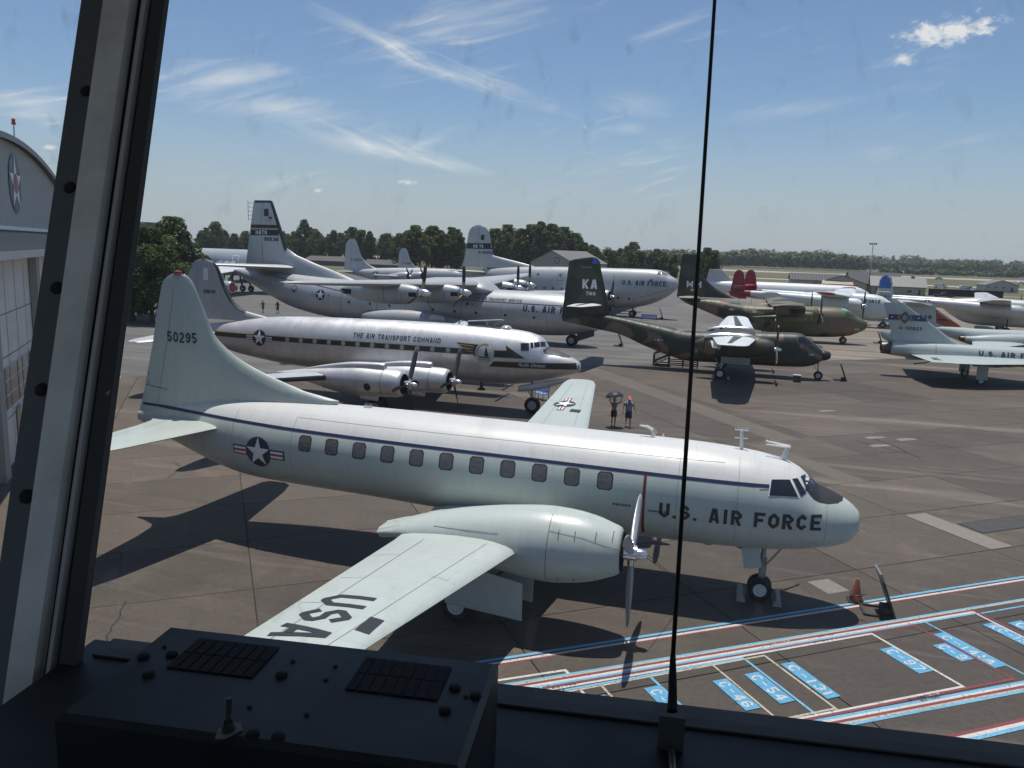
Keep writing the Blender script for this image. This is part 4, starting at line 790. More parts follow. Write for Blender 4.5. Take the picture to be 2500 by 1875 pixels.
# winged emblem, arrow and nose stripe
P_ = [([(7.6,4.22),(5.9,4.16),(5.9,3.42),(6.2,3.36)], BLACK, 1)]
for k in range(4): P_ += line2([(7.42-.24*k,4.12-.17*k),(6.5,4.06-.16*k)], .028, YEL, 3)
P_ += line2([(7.62,4.24),(5.9,4.18)], .03, YEL, 3)
P_ += [([(5.3,3.50),(3.30,3.52),(4.52,4.22),(4.46,3.92),(5.3,3.90)], BLACK, 1)]+line2([(5.3,3.92),(4.46,3.94),(4.56,4.27),(3.22,3.50),(5.3,3.47)], .03, YEL, 3)
P_ += [([(5.46,2.93),(.25,2.98),(.25,3.34),(5.2,3.25)], BLACK, 1)]+line2([(5.25,3.27),(.25,3.36)], .03, YEL, 3)+line2([(5.5,2.91),(.25,2.96)], .03, YEL, 3)
P_ += [disc((5.77,3.72),.60,YEL,4,32), disc((5.77,3.72),.57,M('emblem_pale',(.50,.52,.49),.5),5,32)]
for k in range(15): a = R(70+k*9); P_ += line2([(5.77-math.cos(a)*.53,3.72+math.sin(a)*.53),(5.77-math.cos(a)*.45,3.72+math.sin(a)*.45)], .05, BLACK, 6)
P_ += [([(5.72,4.15),(5.50,3.50),(5.78,3.50)], BLACK, 6), ([(6.16,3.50),(5.38,3.46),(5.42,3.40),(6.1,3.42)], BLACK, 6)]
for k in range(6): P_ += line2([(6.12-.13*k,3.38),(6.02-.1*k,3.20)], .02, BLACK, 6)
P_ += line2([(6.2,3.34),(5.35,3.31)], .02, BLACK, 6)
decal('nose_art_emblem', P_, TB, B, off=.008, lay=.004)
cu = bpy.data.curves.new('script', 'FONT'); cu.body = 'Pacific Division'; cu.size = .30; cu.shear = .35; cu.space_character = .95
to = bpy.data.objects.new('script', cu); COL.objects.link(to); dg = bpy.context.evaluated_depsgraph_get(); me = bpy.data.meshes.new_from_object(to.evaluated_get(dg)); bpy.data.objects.remove(to)
wd_ = max(v.co.x for v in me.vertices)
decal('script_lettering', [([(3.72-me.vertices[i].co.x*1.62/wd_, 3.045+me.vertices[i].co.y) for i in p.vertices], WHITE, 2) for p in me.polygons], TB, B, off=.01, step=.4)
panes(B, TB, [[(3.65,4.40),(3.15,4.43),(3.13,3.99),(3.63,3.95)],[(3.06,4.47),(2.90,4.49),(2.86,4.20),(3.02,4.15)],[(2.84,4.50),(2.50,4.55),(2.46,4.27),(2.80,4.21)],[(2.46,4.56),(2.16,4.58),(2.10,4.30),(2.42,4.28)]], -1.1, M('frame_silver',(.6,.61,.62),.35,.6), .05)
hw_ = [(2.25,0),(2.26,.45),(2.35,.8),(2.0,.70),(1.2,.50),(.85,.28),(.78,0)]
decal('antiglare_panel', [(hw_+[(a_,-b_) for a_, b_ in hw_[-2:0:-1]], M('antiglare_grey',(.06,.062,.065),.6), 0)], TB, B, 'top', .008, .2)
m = MB(); m.lathe((-4.9,0,5.10),(0,0,1),[(0,.36),(.08,.34),(.16,.25),(.21,.12),(.22,.01)],20); m.build('astrodome', M('dome_perspex',(.5,.52,.53),.15,.2), B, 2)
m = MB(); m.bar((-7.4,0,5.42),(-5.2,0,5.62),.6,.05); m.bar((-6.1,-.1,5.2),(-6.1,-.1,5.52),.1,.1); m.bar((-5.1,0,5.6),(-5.9,0,5.15),.22,.05); m.tube([(-8.0,0,5.2),(-7.9,0,5.42),(-7.75,0,5.42)],.06,6); m.build('loop_antenna', STEEL, B)
m = MB(); m.tube([(-4.45,-.9,4.75),(-4.45,-.9,5.15)],.015,6); m.build('whip_antenna', DARKST, B)
WB = [(1.0,9.9,15.0,2.05,.85),(4.6,10.7,14.8,2.40,.62),(8.7,11.6,14.6,2.85,.48),(16.2,13.1,14.5,3.55,.24),(17.5,13.6,14.4,3.68,.12),(17.9,13.95,14.3,3.70,.03)]
wl = panel('wing', WB, MAT_SILVER, B); wr = port_twin(B, 'wing', WB, MAT_SILVER)
for sg in (-1,1): panel('deicing_boot', [(sg*a_, b_-.03, b_+(c_-b_)*.055, d_, e_*.62) for a_, b_, c_, d_, e_ in (WB[2],)+tuple([(12.,12.26,14.55,3.16,.36)])+(WB[3],)], BOOT, wl if sg > 0 else wr)
for y_, dz, ds in ((4.75,0,0),(9.05,.42,.85)):
    for sg in (-1,1):
        zc_ = 2.42+dz; s0 = 6.75+ds
        na = nacelle(B, [(s0,zc_+.55,zc_-.55,.55),(s0+.12,zc_+.66,zc_-.66,.66),(s0+.5,zc_+.72,zc_-.72,.72),(s0+1.0,zc_+.73,zc_-.73,.73),(s0+2.2,zc_+.76,zc_-.80,.72),(s0+3.6,zc_+.66,zc_-.72,.66),(s0+5.5,zc_+.42,zc_-.3,.5),(s0+7.4,zc_+.12,zc_+.02,.1)], sg*y_, MAT_SILVER)
        loft('air_scoop', [(s0+1.05,zc_+.98,zc_+.70,.20),(s0+1.3,zc_+1.02,zc_+.60,.24),(s0+2.6,zc_+.98,zc_+.5,.25),(s0+4.4,zc_+.72,zc_+.4,.2),(s0+5.6,zc_+.45,zc_+.3,.1)], MAT_SILVER, na, sg*y_, 3)
        decal('cowl_joint', line2([(s0+1.02,zc_-.6),(s0+1.02,zc_+.68)], .03, LINE)+[disc((s0+1.75,zc_-.18),.2,BLACK,1,18)], bvh(na), na)
        m = MB(); m.tube([(-s0-1.5,sg*y_,zc_-.85),(-s0-2.4,sg*y_,zc_-.78)],[.17,.2],12); m.build('oil_cooler_duct', MAT_SILVER, na, 2)
        propeller(B, s0-.25, sg*y_, zc_, 2.0, 60 if sg < 0 else 35, 3, DARKST, POLISH, .2, .5)
        if y_ < 6:
            strut(B, (s0+4.6,sg*y_,1.9), (s0+4.4,sg*y_,.55), .1, DARKST)
            for dy in (-.35,.35): wheel(B, s0+4.4, sg*y_+dy, .55, .55, .38)
strut(B, (3.15,0,1.9), (3.1,0,.5), .09, STEEL, extra=[((3.6,0,1.75),(3.15,0,1.0),.035),((2.9,-.12,1.5),(2.9,-.12,.9),.03)])
wheel(B, 3.08, 0, .5, .5, .34, STEEL, 10)
loft('nose_gear_door', [(.75,2.42,2.30,.05),(1.0,2.40,2.16,.09),(2.2,2.14,1.72,.12),(3.3,1.86,1.42,.12),(3.9,1.72,1.36,.1)], MAT_SILVER, B, -.45)
m = MB(); m.tube([(-6.3,-.3,1.7),(-6.3,-.3,1.4)],.11,10); m.lathe((-6.3,-.3,1.4),(0,0,-1),[(0,.11),(.1,.26),(.16,.26),(.17,.01)],16); m.build('belly_antenna', DARKST, B, 2)

# ================================================================== long silver turboprop airlifter
C = empty('transport_aircraft', (-16.755,59.044,0), R(-7.31), 'huge silver turboprop airlifter with black MATS band and tail number 90536', 'aircraft', 'parked transport aircraft')
fus = loft('fuselage', [(.4,2.1,1.9,.05),(.7,2.6,1.75,.6),(1.4,3.6,1.7,1.25),(2.6,4.9,1.35,1.9),(4.2,5.45,1.05,2.25),(6.7,5.55,.92,2.38),(11,5.58,.9,2.4),(20,5.62,.9,2.4),(30,5.75,.95,2.38),(35,5.95,1.2,2.3),(38.2,6.15,1.68,2.12),(40.6,6.3,2.25,1.9),(42.5,6.35,2.95,1.6),(44.8,6.35,3.9,1.15),(46.8,6.38,4.8,.75),(48.4,6.4,5.6,.4),(49.4,6.32,6.1,.08)], MAT_ALU, C, seg=48)
TC = bvh(fus)
vf = fin('vertical_fin', [(30.5,5.6),(31.3,6.0),(33.84,6.69),(37.92,7.88),(40.54,8.82),(40.84,8.9),(43.1,14.9),(43.3,15.05)], [(47.7,5.6),(47.4,7.4),(46.0,14.8),(45.9,15.05)], (.9,.3), MAT_ALU2, C, n=16)
TF = bvh(vf)
decal('fin_bands', [([(46.75,11.65),(41.75,11.65),(41.6,12.05),(46.6,12.05)], BLACK, 1),([(46.95,10.74),(42.1,10.76),(41.85,11.46),(46.82,11.44)], BLACK, 1),([(46.82,11.5),(41.85,11.52),(41.82,11.6),(46.8,11.58)], YEL, 1),([(46.08,14.75),(43.0,14.75),(43.2,15.1),(46.0,15.1)], BLACK, 1),]+text('MATS', (45.6,10.86), SX, UP, .5, WHITE, 1.85, t=.19, layer=3)+text('90536', (44.2,10.05), SX, UP, .5, BLACK, 2.15, t=.2)+[rect(44.22,13.1,43.55,14.0,BLACK,1)]+[rect(44.1,12.55+.08*k,43.0,12.59+.08*k,RED if k % 2 == 0 else WHITE,1) for k in range(6)]+[rect(43.5,12.8,43.0,13.03,NAVY,2)]+line2([(44.5,7.3),(44.6,10.7)], .04, LINE)+line2([(44.9,11.9),(44.3,14.7)], .03, LINE), TF, C, off=.03, lay=.008)
fin('deicing_boot', [(40.80,8.95),(43.07,14.95)], [(41.35,8.95),(43.55,14.95)], (.62,.30), BLACK, C)
m = MB(); m.tube([(-46.9,0,12.6),(-46.9,0,15.0)],.03,6)
for k in range(5): m.bar((-46.2+.05*k,0,12.7+.5*k),(-46.9,0,12.7+.5*k),.04,.04)
m.build('tail_ladder', DARKST, C)
hs = [(.4,39.6,45.6,6.9,.7),(8.4,43.6,47.6,7.15,.32),(9.1,44.4,47.5,7.17,.16),(9.25,45.2,47.2,7.17,.04)]
panel('horizontal_stabilizer', hs, MAT_ALU2, C); port_twin(C, 'horizontal_stabilizer', hs, MAT_ALU2)
decal('fuselage_line', line2([(43.5,6.0),(42.2,5.9),(39.6,5.45),(36.1,5.15),(31.6,4.52),(16.8,4.33),(3.9,4.33)], .07, LINEBLUE, 1), TC, C, off=.012, step=.7)
decal('fuselage_lettering', text('MILITARY AIR TRANSPORT SERVICE', (15.1,4.44), SX, UP, .30, BLACK, 6.6, t=.17), TC, C, off=.014)
decal('nose_lettering', text('U.S. AIR FORCE', (8.2,3.50), SX, UP, .70, BLACK, 7.0, t=.2), TC, C, off=.014)
decal('insignia', insignia((34.3,3.92), .62, SX, UP, red=False), TC, C, off=.02, lay=.006)
decal('unit_emblem', [disc((38.3,4.44),.46,BLUE,1,24), disc((38.3,4.44),.36,M('emblem_tan',(.4,.33,.22),.5),2,24), disc((38.3,4.30),.22,NAVY,3,20)]+star5((38.3,4.48),.3,M('emblem_gold',(.6,.45,.15),.5),4), TC, C, off=.015, lay=.006)
for s_, z_ in ((30.2,3.30),(27.3,3.25),(24.7,3.20),(19.0,3.1),(16.3,3.05),(14.8,3.95),(13.7,3.05),(10.2,3.0),(6.9,2.95)):
    decal('porthole', [disc((s_,z_),.16,BLACK,1,16)], TC, C, off=.012)
decal('skin_joint', [x for s_ in (31.2,26.2,22.4,15.4) for x in line2([(s_+.4,1.3),(s_,4.4)], .05, LINE)]+line2([(5.4,1.5),(5.4,2.5),(4.5,2.5),(4.5,1.5)], .03, LINE), TC, C, off=.01, step=.5)
WC = [(1.0,13.6,20.6,6.0,1.3),(2.4,13.8,20.5,6.05,1.2),(13,15.8,20.3,6.3,.75),(25.5,18.2,20.2,6.6,.36),(27.1,18.9,20.0,6.65,.16),(27.4,19.3,19.8,6.65,.03)]
wl = panel('wing', WC, MAT_ALU, C); wr = port_twin(C, 'wing', WC, MAT_ALU)
loft('wing_fairing', [(12.4,5.6,5.2,1.2),(13.4,6.3,4.8,2.2),(15,6.75,4.8,2.4),(20,6.6,4.8,2.4),(23,6.0,4.8,1.8),(25,5.6,5.2,.6)], MAT_ALU, C)
for y_, s0 in ((7.3,13.2),(13.9,14.3)):
    for sg in (-1,1):
        zc_ = 5.35+.02*y_
        na = loft('engine_nacelle', [(s0,zc_+.38,zc_-.5,.45),(s0+.3,zc_+.55,zc_-.85,.62),(s0+1.6,zc_+.74,zc_-1.2,.86),(s0+3.6,zc_+.84,zc_-1.3,.95),(s0+6.5,zc_+.7,zc_-1.1,.85),(s0+8.0,zc_+.4,zc_-.7,.6),(s0+8.8,zc_+.1,zc_-.45,.4)], MAT_ALU, C, sg*y_, 2.4, 24, 3, (True,True))
        decal('cowl_joint', line2([(s0+3.4,zc_-1.1),(s0+3.4,zc_+.7)], .06, LINE)+line2([(s0+1.5,zc_-.8),(s0+1.5,zc_-.1)], .05, LINE)+[rect(s0+8.5,zc_-.5,s0+7.2,zc_-.02,HOLE,1), rect(s0+.75,zc_-.42,s0+.05,zc_-.02,HOLE,1)], bvh(na), na, off=.012)
        a0 = {(-1,7.3):90,(-1,13.9):78}.get((sg,y_),90)
        propeller(C, s0-.35, sg*y_, zc_-.05, 2.72, a0, 3, PROPBLK, POLISH, .42, 1.0, True, cuff=TANPROP)
for sg in (-1,1):
    pod = loft('landing_gear_pod', [(14.8,1.95,1.4,.1),(16.2,2.35,.95,.6),(18.5,2.75,.75,.95),(22.5,2.85,.7,1.0),(25.8,2.6,.8,.85),(28.3,2.1,1.3,.1)], MAT_ALU, C, sg*2.5)
    loft('air_inlet', [(17.1,2.4,1.85,.25),(17.6,2.62,1.9,.35),(18.6,2.6,1.9,.25),(19.0,2.3,2.0,.1)], WHITE, pod, sg*3.25)
    for s_ in (20.2,22.2): wheel(C, s_, sg*2.6, .62, .62, .42); strut(C, (s_,sg*2.6,1.3), (s_,sg*2.6,.62), .12, DARKST)
strut(C, (3.3,0,1.4), (3.3,0,.6), .1, DARKST)
for dy in (-.28,.28): wheel(C, 3.3, dy, .6, .6, .36)
m = MB(); m.add([(-2.6,-.5,1.45),(-.75,-.5,1.9),(-.7,-.55,1.25),(-2.6,-.55,.55),(-2.6,-.44,1.45),(-.75,-.44,1.9),(-.7,-.49,1.25),(-2.6,-.49,.55)], [(0,1,2,3),(7,6,5,4),(0,4,5,1),(1,5,6,2),(2,6,7,3),(3,7,4,0)]); m.build('nose_gear_door', M('door_dark',(.05,.052,.055),.5), C)

# ================================================================== deep-bodied silver airlifter
D = empty('transport_aircraft', (-11.85,102.87,0), R(-12.61), 'deep bodied silver four engined transport with MATS fin band and tail number 0-90258', 'aircraft', 'parked transport aircraft')
fus = loft('fuselage', [(.05,5.7,5.3,.1),(.2,6.1,4.85,.5),(.6,6.5,4.45,.9),(1.6,7.0,3.6,1.4),(2.2,7.4,3.25,1.6),(3.2,7.68,2.7,1.75),(4.7,7.75,2.1,1.88),(7,7.74,1.55,1.95),(10,7.70,1.28,1.96),(19,7.58,1.28,1.96),(25,7.38,1.6,1.9),(28.7,7.22,2.3,1.8),(31.5,7.0,3.1,1.5),(34,6.7,4.0,1.15),(37,6.35,4.9,.65),(39.6,6.0,5.5,.1)], MAT_ALU, D, n=2.3, seg=44)
TD = bvh(fus)
vf = fin('vertical_fin', [(24.5,6.9),(25.67,7.55),(33.4,9.0),(33.5,9.1),(34.3,12.5),(34.55,13.2),(35.15,13.9),(36.0,14.2),(36.4,14.25)], [(39.8,6.2),(38.7,12.9),(38.4,13.5),(37.9,13.95),(37.2,14.2),(36.9,14.25)], (.8,.25), MAT_ALU2, D, n=22)
decal('fin_bands', [([(39.05,10.07),(33.75,10.1),(33.95,11.12),(38.92,11.05)], BLACK, 1), rect(36.0,11.65,35.3,12.55,BLACK,1)]+text('MA TS', (37.5,10.25), SX, UP, .58, WHITE, 2.1, t=.2, layer=3)+text('0-90258', (36.3,9.25), SX, UP, .48, BLACK, 2.65, t=.2)+line2([(36.4,6.8),(36.55,13.9)], .05, LINE), bvh(vf), D, off=.03, lay=.01)
hs = [(.4,34.2,38.4,6.0,.6),(7.4,36.0,38.2,6.3,.3),(8.0,36.6,38,6.3,.05)]
panel('horizontal_stabilizer', hs, MAT_ALU2, D); port_twin(D, 'horizontal_stabilizer', hs, MAT_ALU2)
decal('fuselage_lettering', text('U.S. AIR FORCE.', (8.6,5.15), SX, UP, .80, LINEBLUE, 7.4, t=.2), TD, D, off=.02, step=.4)
decal('insignia', insignia((28.7,5.3), .72, SX, UP, red=False), TD, D, off=.02, lay=.008)
for s_, z_ in [(25.6-1.62*k,3.95+.01*k) for k in range(8)]+[(23.8,6.2),(19.6,6.15),(3.9,6.05),(9.2,3.0),(7.4,2.95),(11.6,4.3)]: decal('porthole', [disc((s_,z_),.2,DKGREY,1,14)], TD, D, off=.02)
decal('skin_joint', line2([(10.1,1.7),(10.1,6.6)], .08, LINE)+line2([(6.8,2.86),(1.0,4.75),(.25,4.85)], .05, LINE)+line2([(20.05,5.3),(20.05,6.5),(19.2,6.5),(19.2,5.3),(20.05,5.3)], .05, LINE), TD, D, off=.015, step=.5)
panes(D, TD, [[(3.05,7.52),(2.45,7.52),(2.40,6.98),(3.05,6.95)],[(2.38,7.50),(1.95,7.45),(1.80,6.98),(2.32,6.98)],[(1.9,7.42),(1.65,7.30),(1.35,6.98),(1.74,6.98)]], -1.5, MATS['frame_silver'], .05, M('cockpit_glass_pale',(.16,.18,.19),.1,0,var=0))
WD = [(1.5,11.0,19.5,3.2,1.5),(10,12.8,19,3.6,.95),(24.8,15.2,18,4.3,.4),(26.2,15.9,17.6,4.4,.1)]
panel('wing', WD, MAT_ALU, D); port_twin(D, 'wing', WD, MAT_ALU)
for y_, s0 in ((5.7,9.2),(12.0,10.4)):
    for sg in (-1,1):
        nacelle(D, [(s0,4.2,2.6,.8),(s0+.3,4.35,2.4,.98),(s0+1.6,4.4,2.35,1.02),(s0+4,4.2,2.4,.9),(s0+7,3.8,2.9,.5)], sg*y_, MAT_ALU)
        propeller(D, s0-.3, sg*y_, 3.4, 2.5, 75, 3, PROPBLK, POLISH, .25, .6)
    for sg in (-1,1):
        if y_ < 6:
            strut(D, (14,sg*y_,2.6), (14,sg*y_,.7), .14, DARKST)
            for dy in (-.45,.45): wheel(D, 14, sg*y_+dy, .7, .7, .45)
strut(D, (7.25,0,2.0), (7.25,0,.55), .12, DARKST, extra=[((6.5,0,1.9),(7.2,0,.8),.04)])
for dy in (-.35,.35): wheel(D, 7.25, dy, .55, .55, .32)
# ================================================================== dark camouflaged twin with upswept tail (KA 760)
E_ = empty('transport_aircraft', (4.416,46.562,0), R(-1.108), 'dark green and brown camouflaged high wing twin with KA 760 on its upswept tail', 'aircraft', 'parked camouflaged aircraft')
fus = loft('fuselage', [(.72,2.5,1.62,.5),(1.0,2.75,1.38,.72),(1.5,3.15,1.18,.9),(1.95,3.45,1.06,1.02),(2.45,3.78,1.0,1.1),(3.0,3.83,.97,1.15),(4.5,3.78,.93,1.18),(8.8,3.60,.88,1.2),(11.5,3.45,.84,1.2),(12.3,3.50,.95,1.18),(13.2,3.66,1.2,1.12),(15.5,4.0,1.95,.92),(17.9,4.32,2.85,.62),(19.5,4.45,3.1,.48),(21,4.4,3.35,.38),(23.0,3.98,3.68,.2)], MAT_CAMO, E_, n=3.0, seg=40)
TE_ = bvh(fus)
loft('nose_radome', [(0.0,2.12,2.06,.03),(.05,2.30,1.88,.22),(.25,2.44,1.72,.38),(.72,2.52,1.62,.48),(.8,2.5,1.66,.42)], M('radome_black',(.016,.016,.018),.45), E_)
vf = fin('vertical_fin', [(18.75,3.9),(18.80,4.5),(18.87,5.28),(19.67,8.23),(19.85,9.1),(20.1,9.42),(20.4,9.5)], [(23.16,3.72),(22.66,9.05),(22.5,9.2),(21.5,9.4),(20.8,9.5)], (.40,.16), MAT_CAMO3, E_, n=22)
TV = bvh(vf)
decal('tail_code', text('KA', (21.32,6.72), SX, UP, .83, WHITE, 1.36, t=.2), TV, E_, off=.016)
decal('tail_number', text('760', (20.95,6.13), SX, UP, .33, WHITE, .86, t=.2), TV, E_, off=.016)
decal('fin_tip_patch', [([(20.5,8.95),(19.78,8.95),(19.84,9.12),(20.1,9.45),(20.5,9.47)], M('fin_tip_blue',(.05,.14,.5),.5), 0)]+line2([(21.5,8.62),(20.5,8.62)], .02, WHITE)+line2([(22.6,8.68),(22.4,8.68)], .02, WHITE), TV, E_, off=.012)
LG = M('wing_light_grey', (.62,.645,.65), .42)
hs = [(.1,19.4,22.0,5.30,.30),(4.9,20.1,21.6,5.40,.16),(5.5,20.4,21.5,5.41,.03)]
for sg in (-1,1):
    hb = panel('horizontal_stabilizer', [(sg*a_, *r_) for a_, *r_ in hs], LG, E_)
    decal('stabilizer_walkway', [([(20.3,sg*.5),(20.9,sg*.5),(20.9,sg*5.0),(20.6,sg*5.0)], DKGREY, 0)], bvh(hb), hb, 'top', .01)
decal('insignia', insignia((14.15,2.62), .20, SX, UP, red=False, dark=M('camo_star_dark',(.05,.055,.04),.6)), TE_, E_, off=.01)
decal('nose_number', text('760', (1.85,2.08), SX, UP, .17, WHITE, .45)+text('7', (2.6,2.7), SX, UP, .2, M('stencil_grey',(.4,.42,.4),.6), .25), TE_, E_, off=.01)
decal('cabin_window', [disc((10.9,2.0),.13,M('pale_panel',(.32,.33,.32),.4),0,14,.3)], TE_, E_, off=.01)
panes(E_, TE_, [[(2.75,3.62),(2.25,3.55),(2.0,3.2),(2.7,3.1)],[(2.18,3.55),(1.95,3.42),(1.65,3.1),(1.9,3.08)]], -1.0, M('frame_olive',(.05,.055,.04),.5), .04)
WE = [(0,6.2,9.6,3.66,.55),(3.6,6.1,9.6,3.42,.52),(4.6,6.2,9.5,3.45,.46),(13.2,6.75,8.9,3.88,.26),(14.2,7.0,8.75,3.93,.16),(14.55,7.5,8.5,3.95,.03)]
# inner wing dark, outer wing light as on the real machine
for sg in (-1,1):
    wi = panel('wing_centre', [(sg*a_, *r_) for a_, *r_ in WE[:3]], MAT_CAMO, E_)
    wo = panel('wing', [(sg*a_, *r_) for a_, *r_ in [(4.602,6.2,9.5,3.45,.46)]+WE[3:]], LG, E_)
    TWp = bvh(wo)
    decal('wing_walkway', [([(7.2,sg*4.9),(7.9,sg*4.9),(8.2,sg*13.6),(7.9,sg*13.6)], DKGREY, 0)]+[([(9.38-.05*k,sg*(5+k*1.6)),(8.6-.02*k,sg*(5+k*1.6)),(8.6-.02*k,sg*(5.06+k*1.6)),(9.38-.05*k,sg*(5.06+k*1.6))], DKGREY, 0) for k in range(6)], TWp, wo, 'top', .01)
    fl = MB()
    for k in range(6):
        y_ = sg*(5.2+k*1.45); z_ = 3.44+.048*(5.2+k*1.45-4.6); fl.box((-9.15+.05*k, y_, z_-.22), (.5,.10,.3), 0, ry=R(25))
    fl.bar((-9.45,sg*4.8,3.2),(-9.0,sg*13,3.55),.4,.05)
    fl.build('wing_flap', M('flap_grey',(.45,.47,.47),.5), wo)
    na = nacelle(E_, [(4.72,3.20,2.16,.50),(4.9,3.36,2.02,.64),(5.4,3.52,1.92,.74),(6.9,3.66,1.78,.76),(8.4,3.66,1.68,.70),(9.5,3.56,1.72,.6),(10.3,3.3,2.1,.4),(10.9,3.0,2.4,.15)], sg*3.6, MAT_CAMO)
    for dy in (-.25,.25): loft('exhaust_duct', [(6.2,3.58,3.4,.12),(6.6,3.78,3.4,.16),(8.5,3.80,3.4,.17),(9.7,3.66,3.3,.15),(10.2,3.5,3.25,.14)], POLISH, na, sg*3.6+dy)
    propeller(E_, 4.5, sg*3.6, 2.68, 1.98, 88, 3, DARKST, POLISH, .19, .4, tip=YEL)
    strut(E_, (8.6,sg*3.55,1.9), (8.75,sg*3.5,.45), .085, STEEL, extra=[((8.75,sg*3.1,.42),(8.75,sg*3.9,.42),.05),((9.3,sg*3.5,1.8),(8.8,sg*3.5,1.0),.03)])
    for dy in (-.25,.25): wheel(E_, 8.75, sg*3.5+dy*1.1, .44, .44, .26, RIMW)
    boxpart(E_, 'gear_door', (7.6,sg*4.0,1.62), (2.3,.05,.55), M('door_grey',(.30,.31,.30),.5))
strut(E_, (.95,0,1.5), (.85,0,.36), .06, STEEL, extra=[((1.5,0,1.4),(.95,0,.8),.025)])
for dy in (-.14,.14): wheel(E_, .85, dy, .36, .36, .18)
m = MB(); m.tube([(-5.6,0,3.7),(-5.6,0,4.75)],[.05,.02],6); m.tube([(-9.0,0,3.8),(-9.0,0,4.05)],.03,6); m.box((-9.0,0,3.85),(.3,.2,.1)); m.build('mast_antenna', DARKST, E_)

# ================================================================== olive camouflaged twin (WM)
F_ = empty('transport_aircraft', (12.068,79.917,0), R(1.43), 'olive and tan camouflaged high wing twin with WM on its tall fin', 'aircraft', 'parked camouflaged aircraft')
fus = loft('fuselage', [(-.28,2.55,2.38,.05),(-.2,2.75,2.1,.3),(.1,2.98,1.75,.55),(.6,3.24,1.48,.85),(1.0,3.42,1.28,1.05),(1.5,3.82,1.08,1.25),(2.0,4.1,.96,1.4),(2.7,4.3,.84,1.55),(4,4.4,.72,1.68),(6,4.38,.64,1.72),(9,4.32,.64,1.72),(13,4.25,1.05,1.68),(16,4.45,2.05,1.45),(17.4,4.7,2.55,1.28),(18.6,4.72,3.0,1.05),(20.2,4.66,3.6,.7),(21.5,4.75,4.1,.42),(22.6,4.95,4.85,.05)], MAT_CAMO2, F_, n=2.6, seg=44)
TF_ = bvh(fus)
vf = fin('vertical_fin', [(12.0,4.2),(12.5,4.45),(14.9,4.93),(16.74,5.46),(18.0,6.15),(19.81,7.68),(20.0,8.8),(20.12,10.1),(20.25,10.22)], [(22.6,4.9),(22.36,9.20),(22.3,10.05),(22.1,10.2),(21.8,10.22)], (.5,.22), MAT_CAMO3, F_, n=22)
decal('tail_code', text('WM', (21.5,6.08), SX, UP, .78, WHITE, 1.9, t=.2)+text('658', (20.9,5.58), SX, UP, .33, WHITE, .95, t=.2)+line2([(21.75,5.0),(21.6,9.9)], .04, BLACK), bvh(vf), F_, off=.025)
hs = [(.3,19.6,22.3,4.85,.35),(5.6,20.6,22.2,5.0,.18),(6.1,20.9,22.0,5.0,.04)]
HT = M('stab_tan', (.30,.26,.20), .5)
for sg in (-1,1): panel('horizontal_stabilizer', [(sg*a_, *r_) for a_, *r_ in hs], HT, F_)
decal('insignia', insignia((15.8,3.6), .20, SX, UP, red=False, dark=MATS['camo_star_dark']), TF_, F_, off=.015)
decal('nose_number', text('658', (1.25,1.80), SX, UP, .2, WHITE, .5)+[rect(13.3,3.3,12.8,3.6,MATS['pale_panel'])], TF_, F_, off=.015)
panes(F_, TF_, [[(2.5,3.95),(2.0,3.95),(1.9,3.5),(2.4,3.45)],[(1.93,3.92),(1.5,3.78),(1.3,3.5),(1.8,3.48)],[(1.42,3.72),(1.1,3.5),(.9,3.4),(1.2,3.44)]], -1.2, MATS['frame_olive'], .04, M('cockpit_glass_grey',(.07,.08,.08),.12,0,var=0))
decal('roof_hatch', [rect(2.9,-.9,2.3,.9,M('hatch_teal',(.10,.45,.40),.5))], TF_, F_, 'top', .015)
WF = [(0,7.4,11.4,4.45,.7),(4.6,7.5,11.2,4.40,.6),(5.6,7.6,11.1,4.48,.55),(15.8,9.0,11.2,5.15,.28),(16.5,9.5,11.0,5.2,.12),(16.75,10,10.8,5.2,.03)]
for sg in (-1,1):
    wo = panel('wing', [(sg*a_, *r_) for a_, *r_ in WF], MAT_CAMO2, F_)
    nacelle(F_, [(6.05,4.25,3.05,.6),(6.2,4.42,2.92,.74),(6.8,4.54,2.85,.82),(8.4,4.56,2.9,.8),(10,4.45,3.2,.66),(12,4.2,3.6,.4),(13,4.0,3.8,.1)], sg*4.6, MAT_CAMO2)
    propeller(F_, 5.75, sg*4.6, 3.72, 2.3, 85, 3, PROPBLK, DARKST, .2, .4)
    loft('drop_tank', [(7.7,3.35,3.25,.04),(8.0,3.52,3.08,.22),(8.8,3.68,2.92,.38),(10.5,3.7,2.9,.4),(12.2,3.5,3.1,.2),(13.6,3.32,3.28,.03)], MAT_CAMO2, F_, sg*8.3)
    boxpart(F_, 'tank_pylon', (10.3,sg*8.3,4.1), (1.6,.12,.9), MAT_CAMO2)
    loft('jet_pod', [(6.9,4.0,3.2,.3),(7.2,4.1,3.05,.45),(9,4.1,3.0,.5),(10.8,3.9,3.2,.3)], MAT_CAMO2, F_, sg*7.0)
    for s_ in (8.6,9.9): wheel(F_, s_, sg*1.85, .5, .5, .35); strut(F_, (s_,sg*1.6,1.2), (s_,sg*1.75,.5), .1, DARKST)
strut(F_, (2.3,0,1.1), (2.3,0,.42), .09, DARKST)
for dy in (-.2,.2): wheel(F_, 2.3, dy, .42, .42, .25)

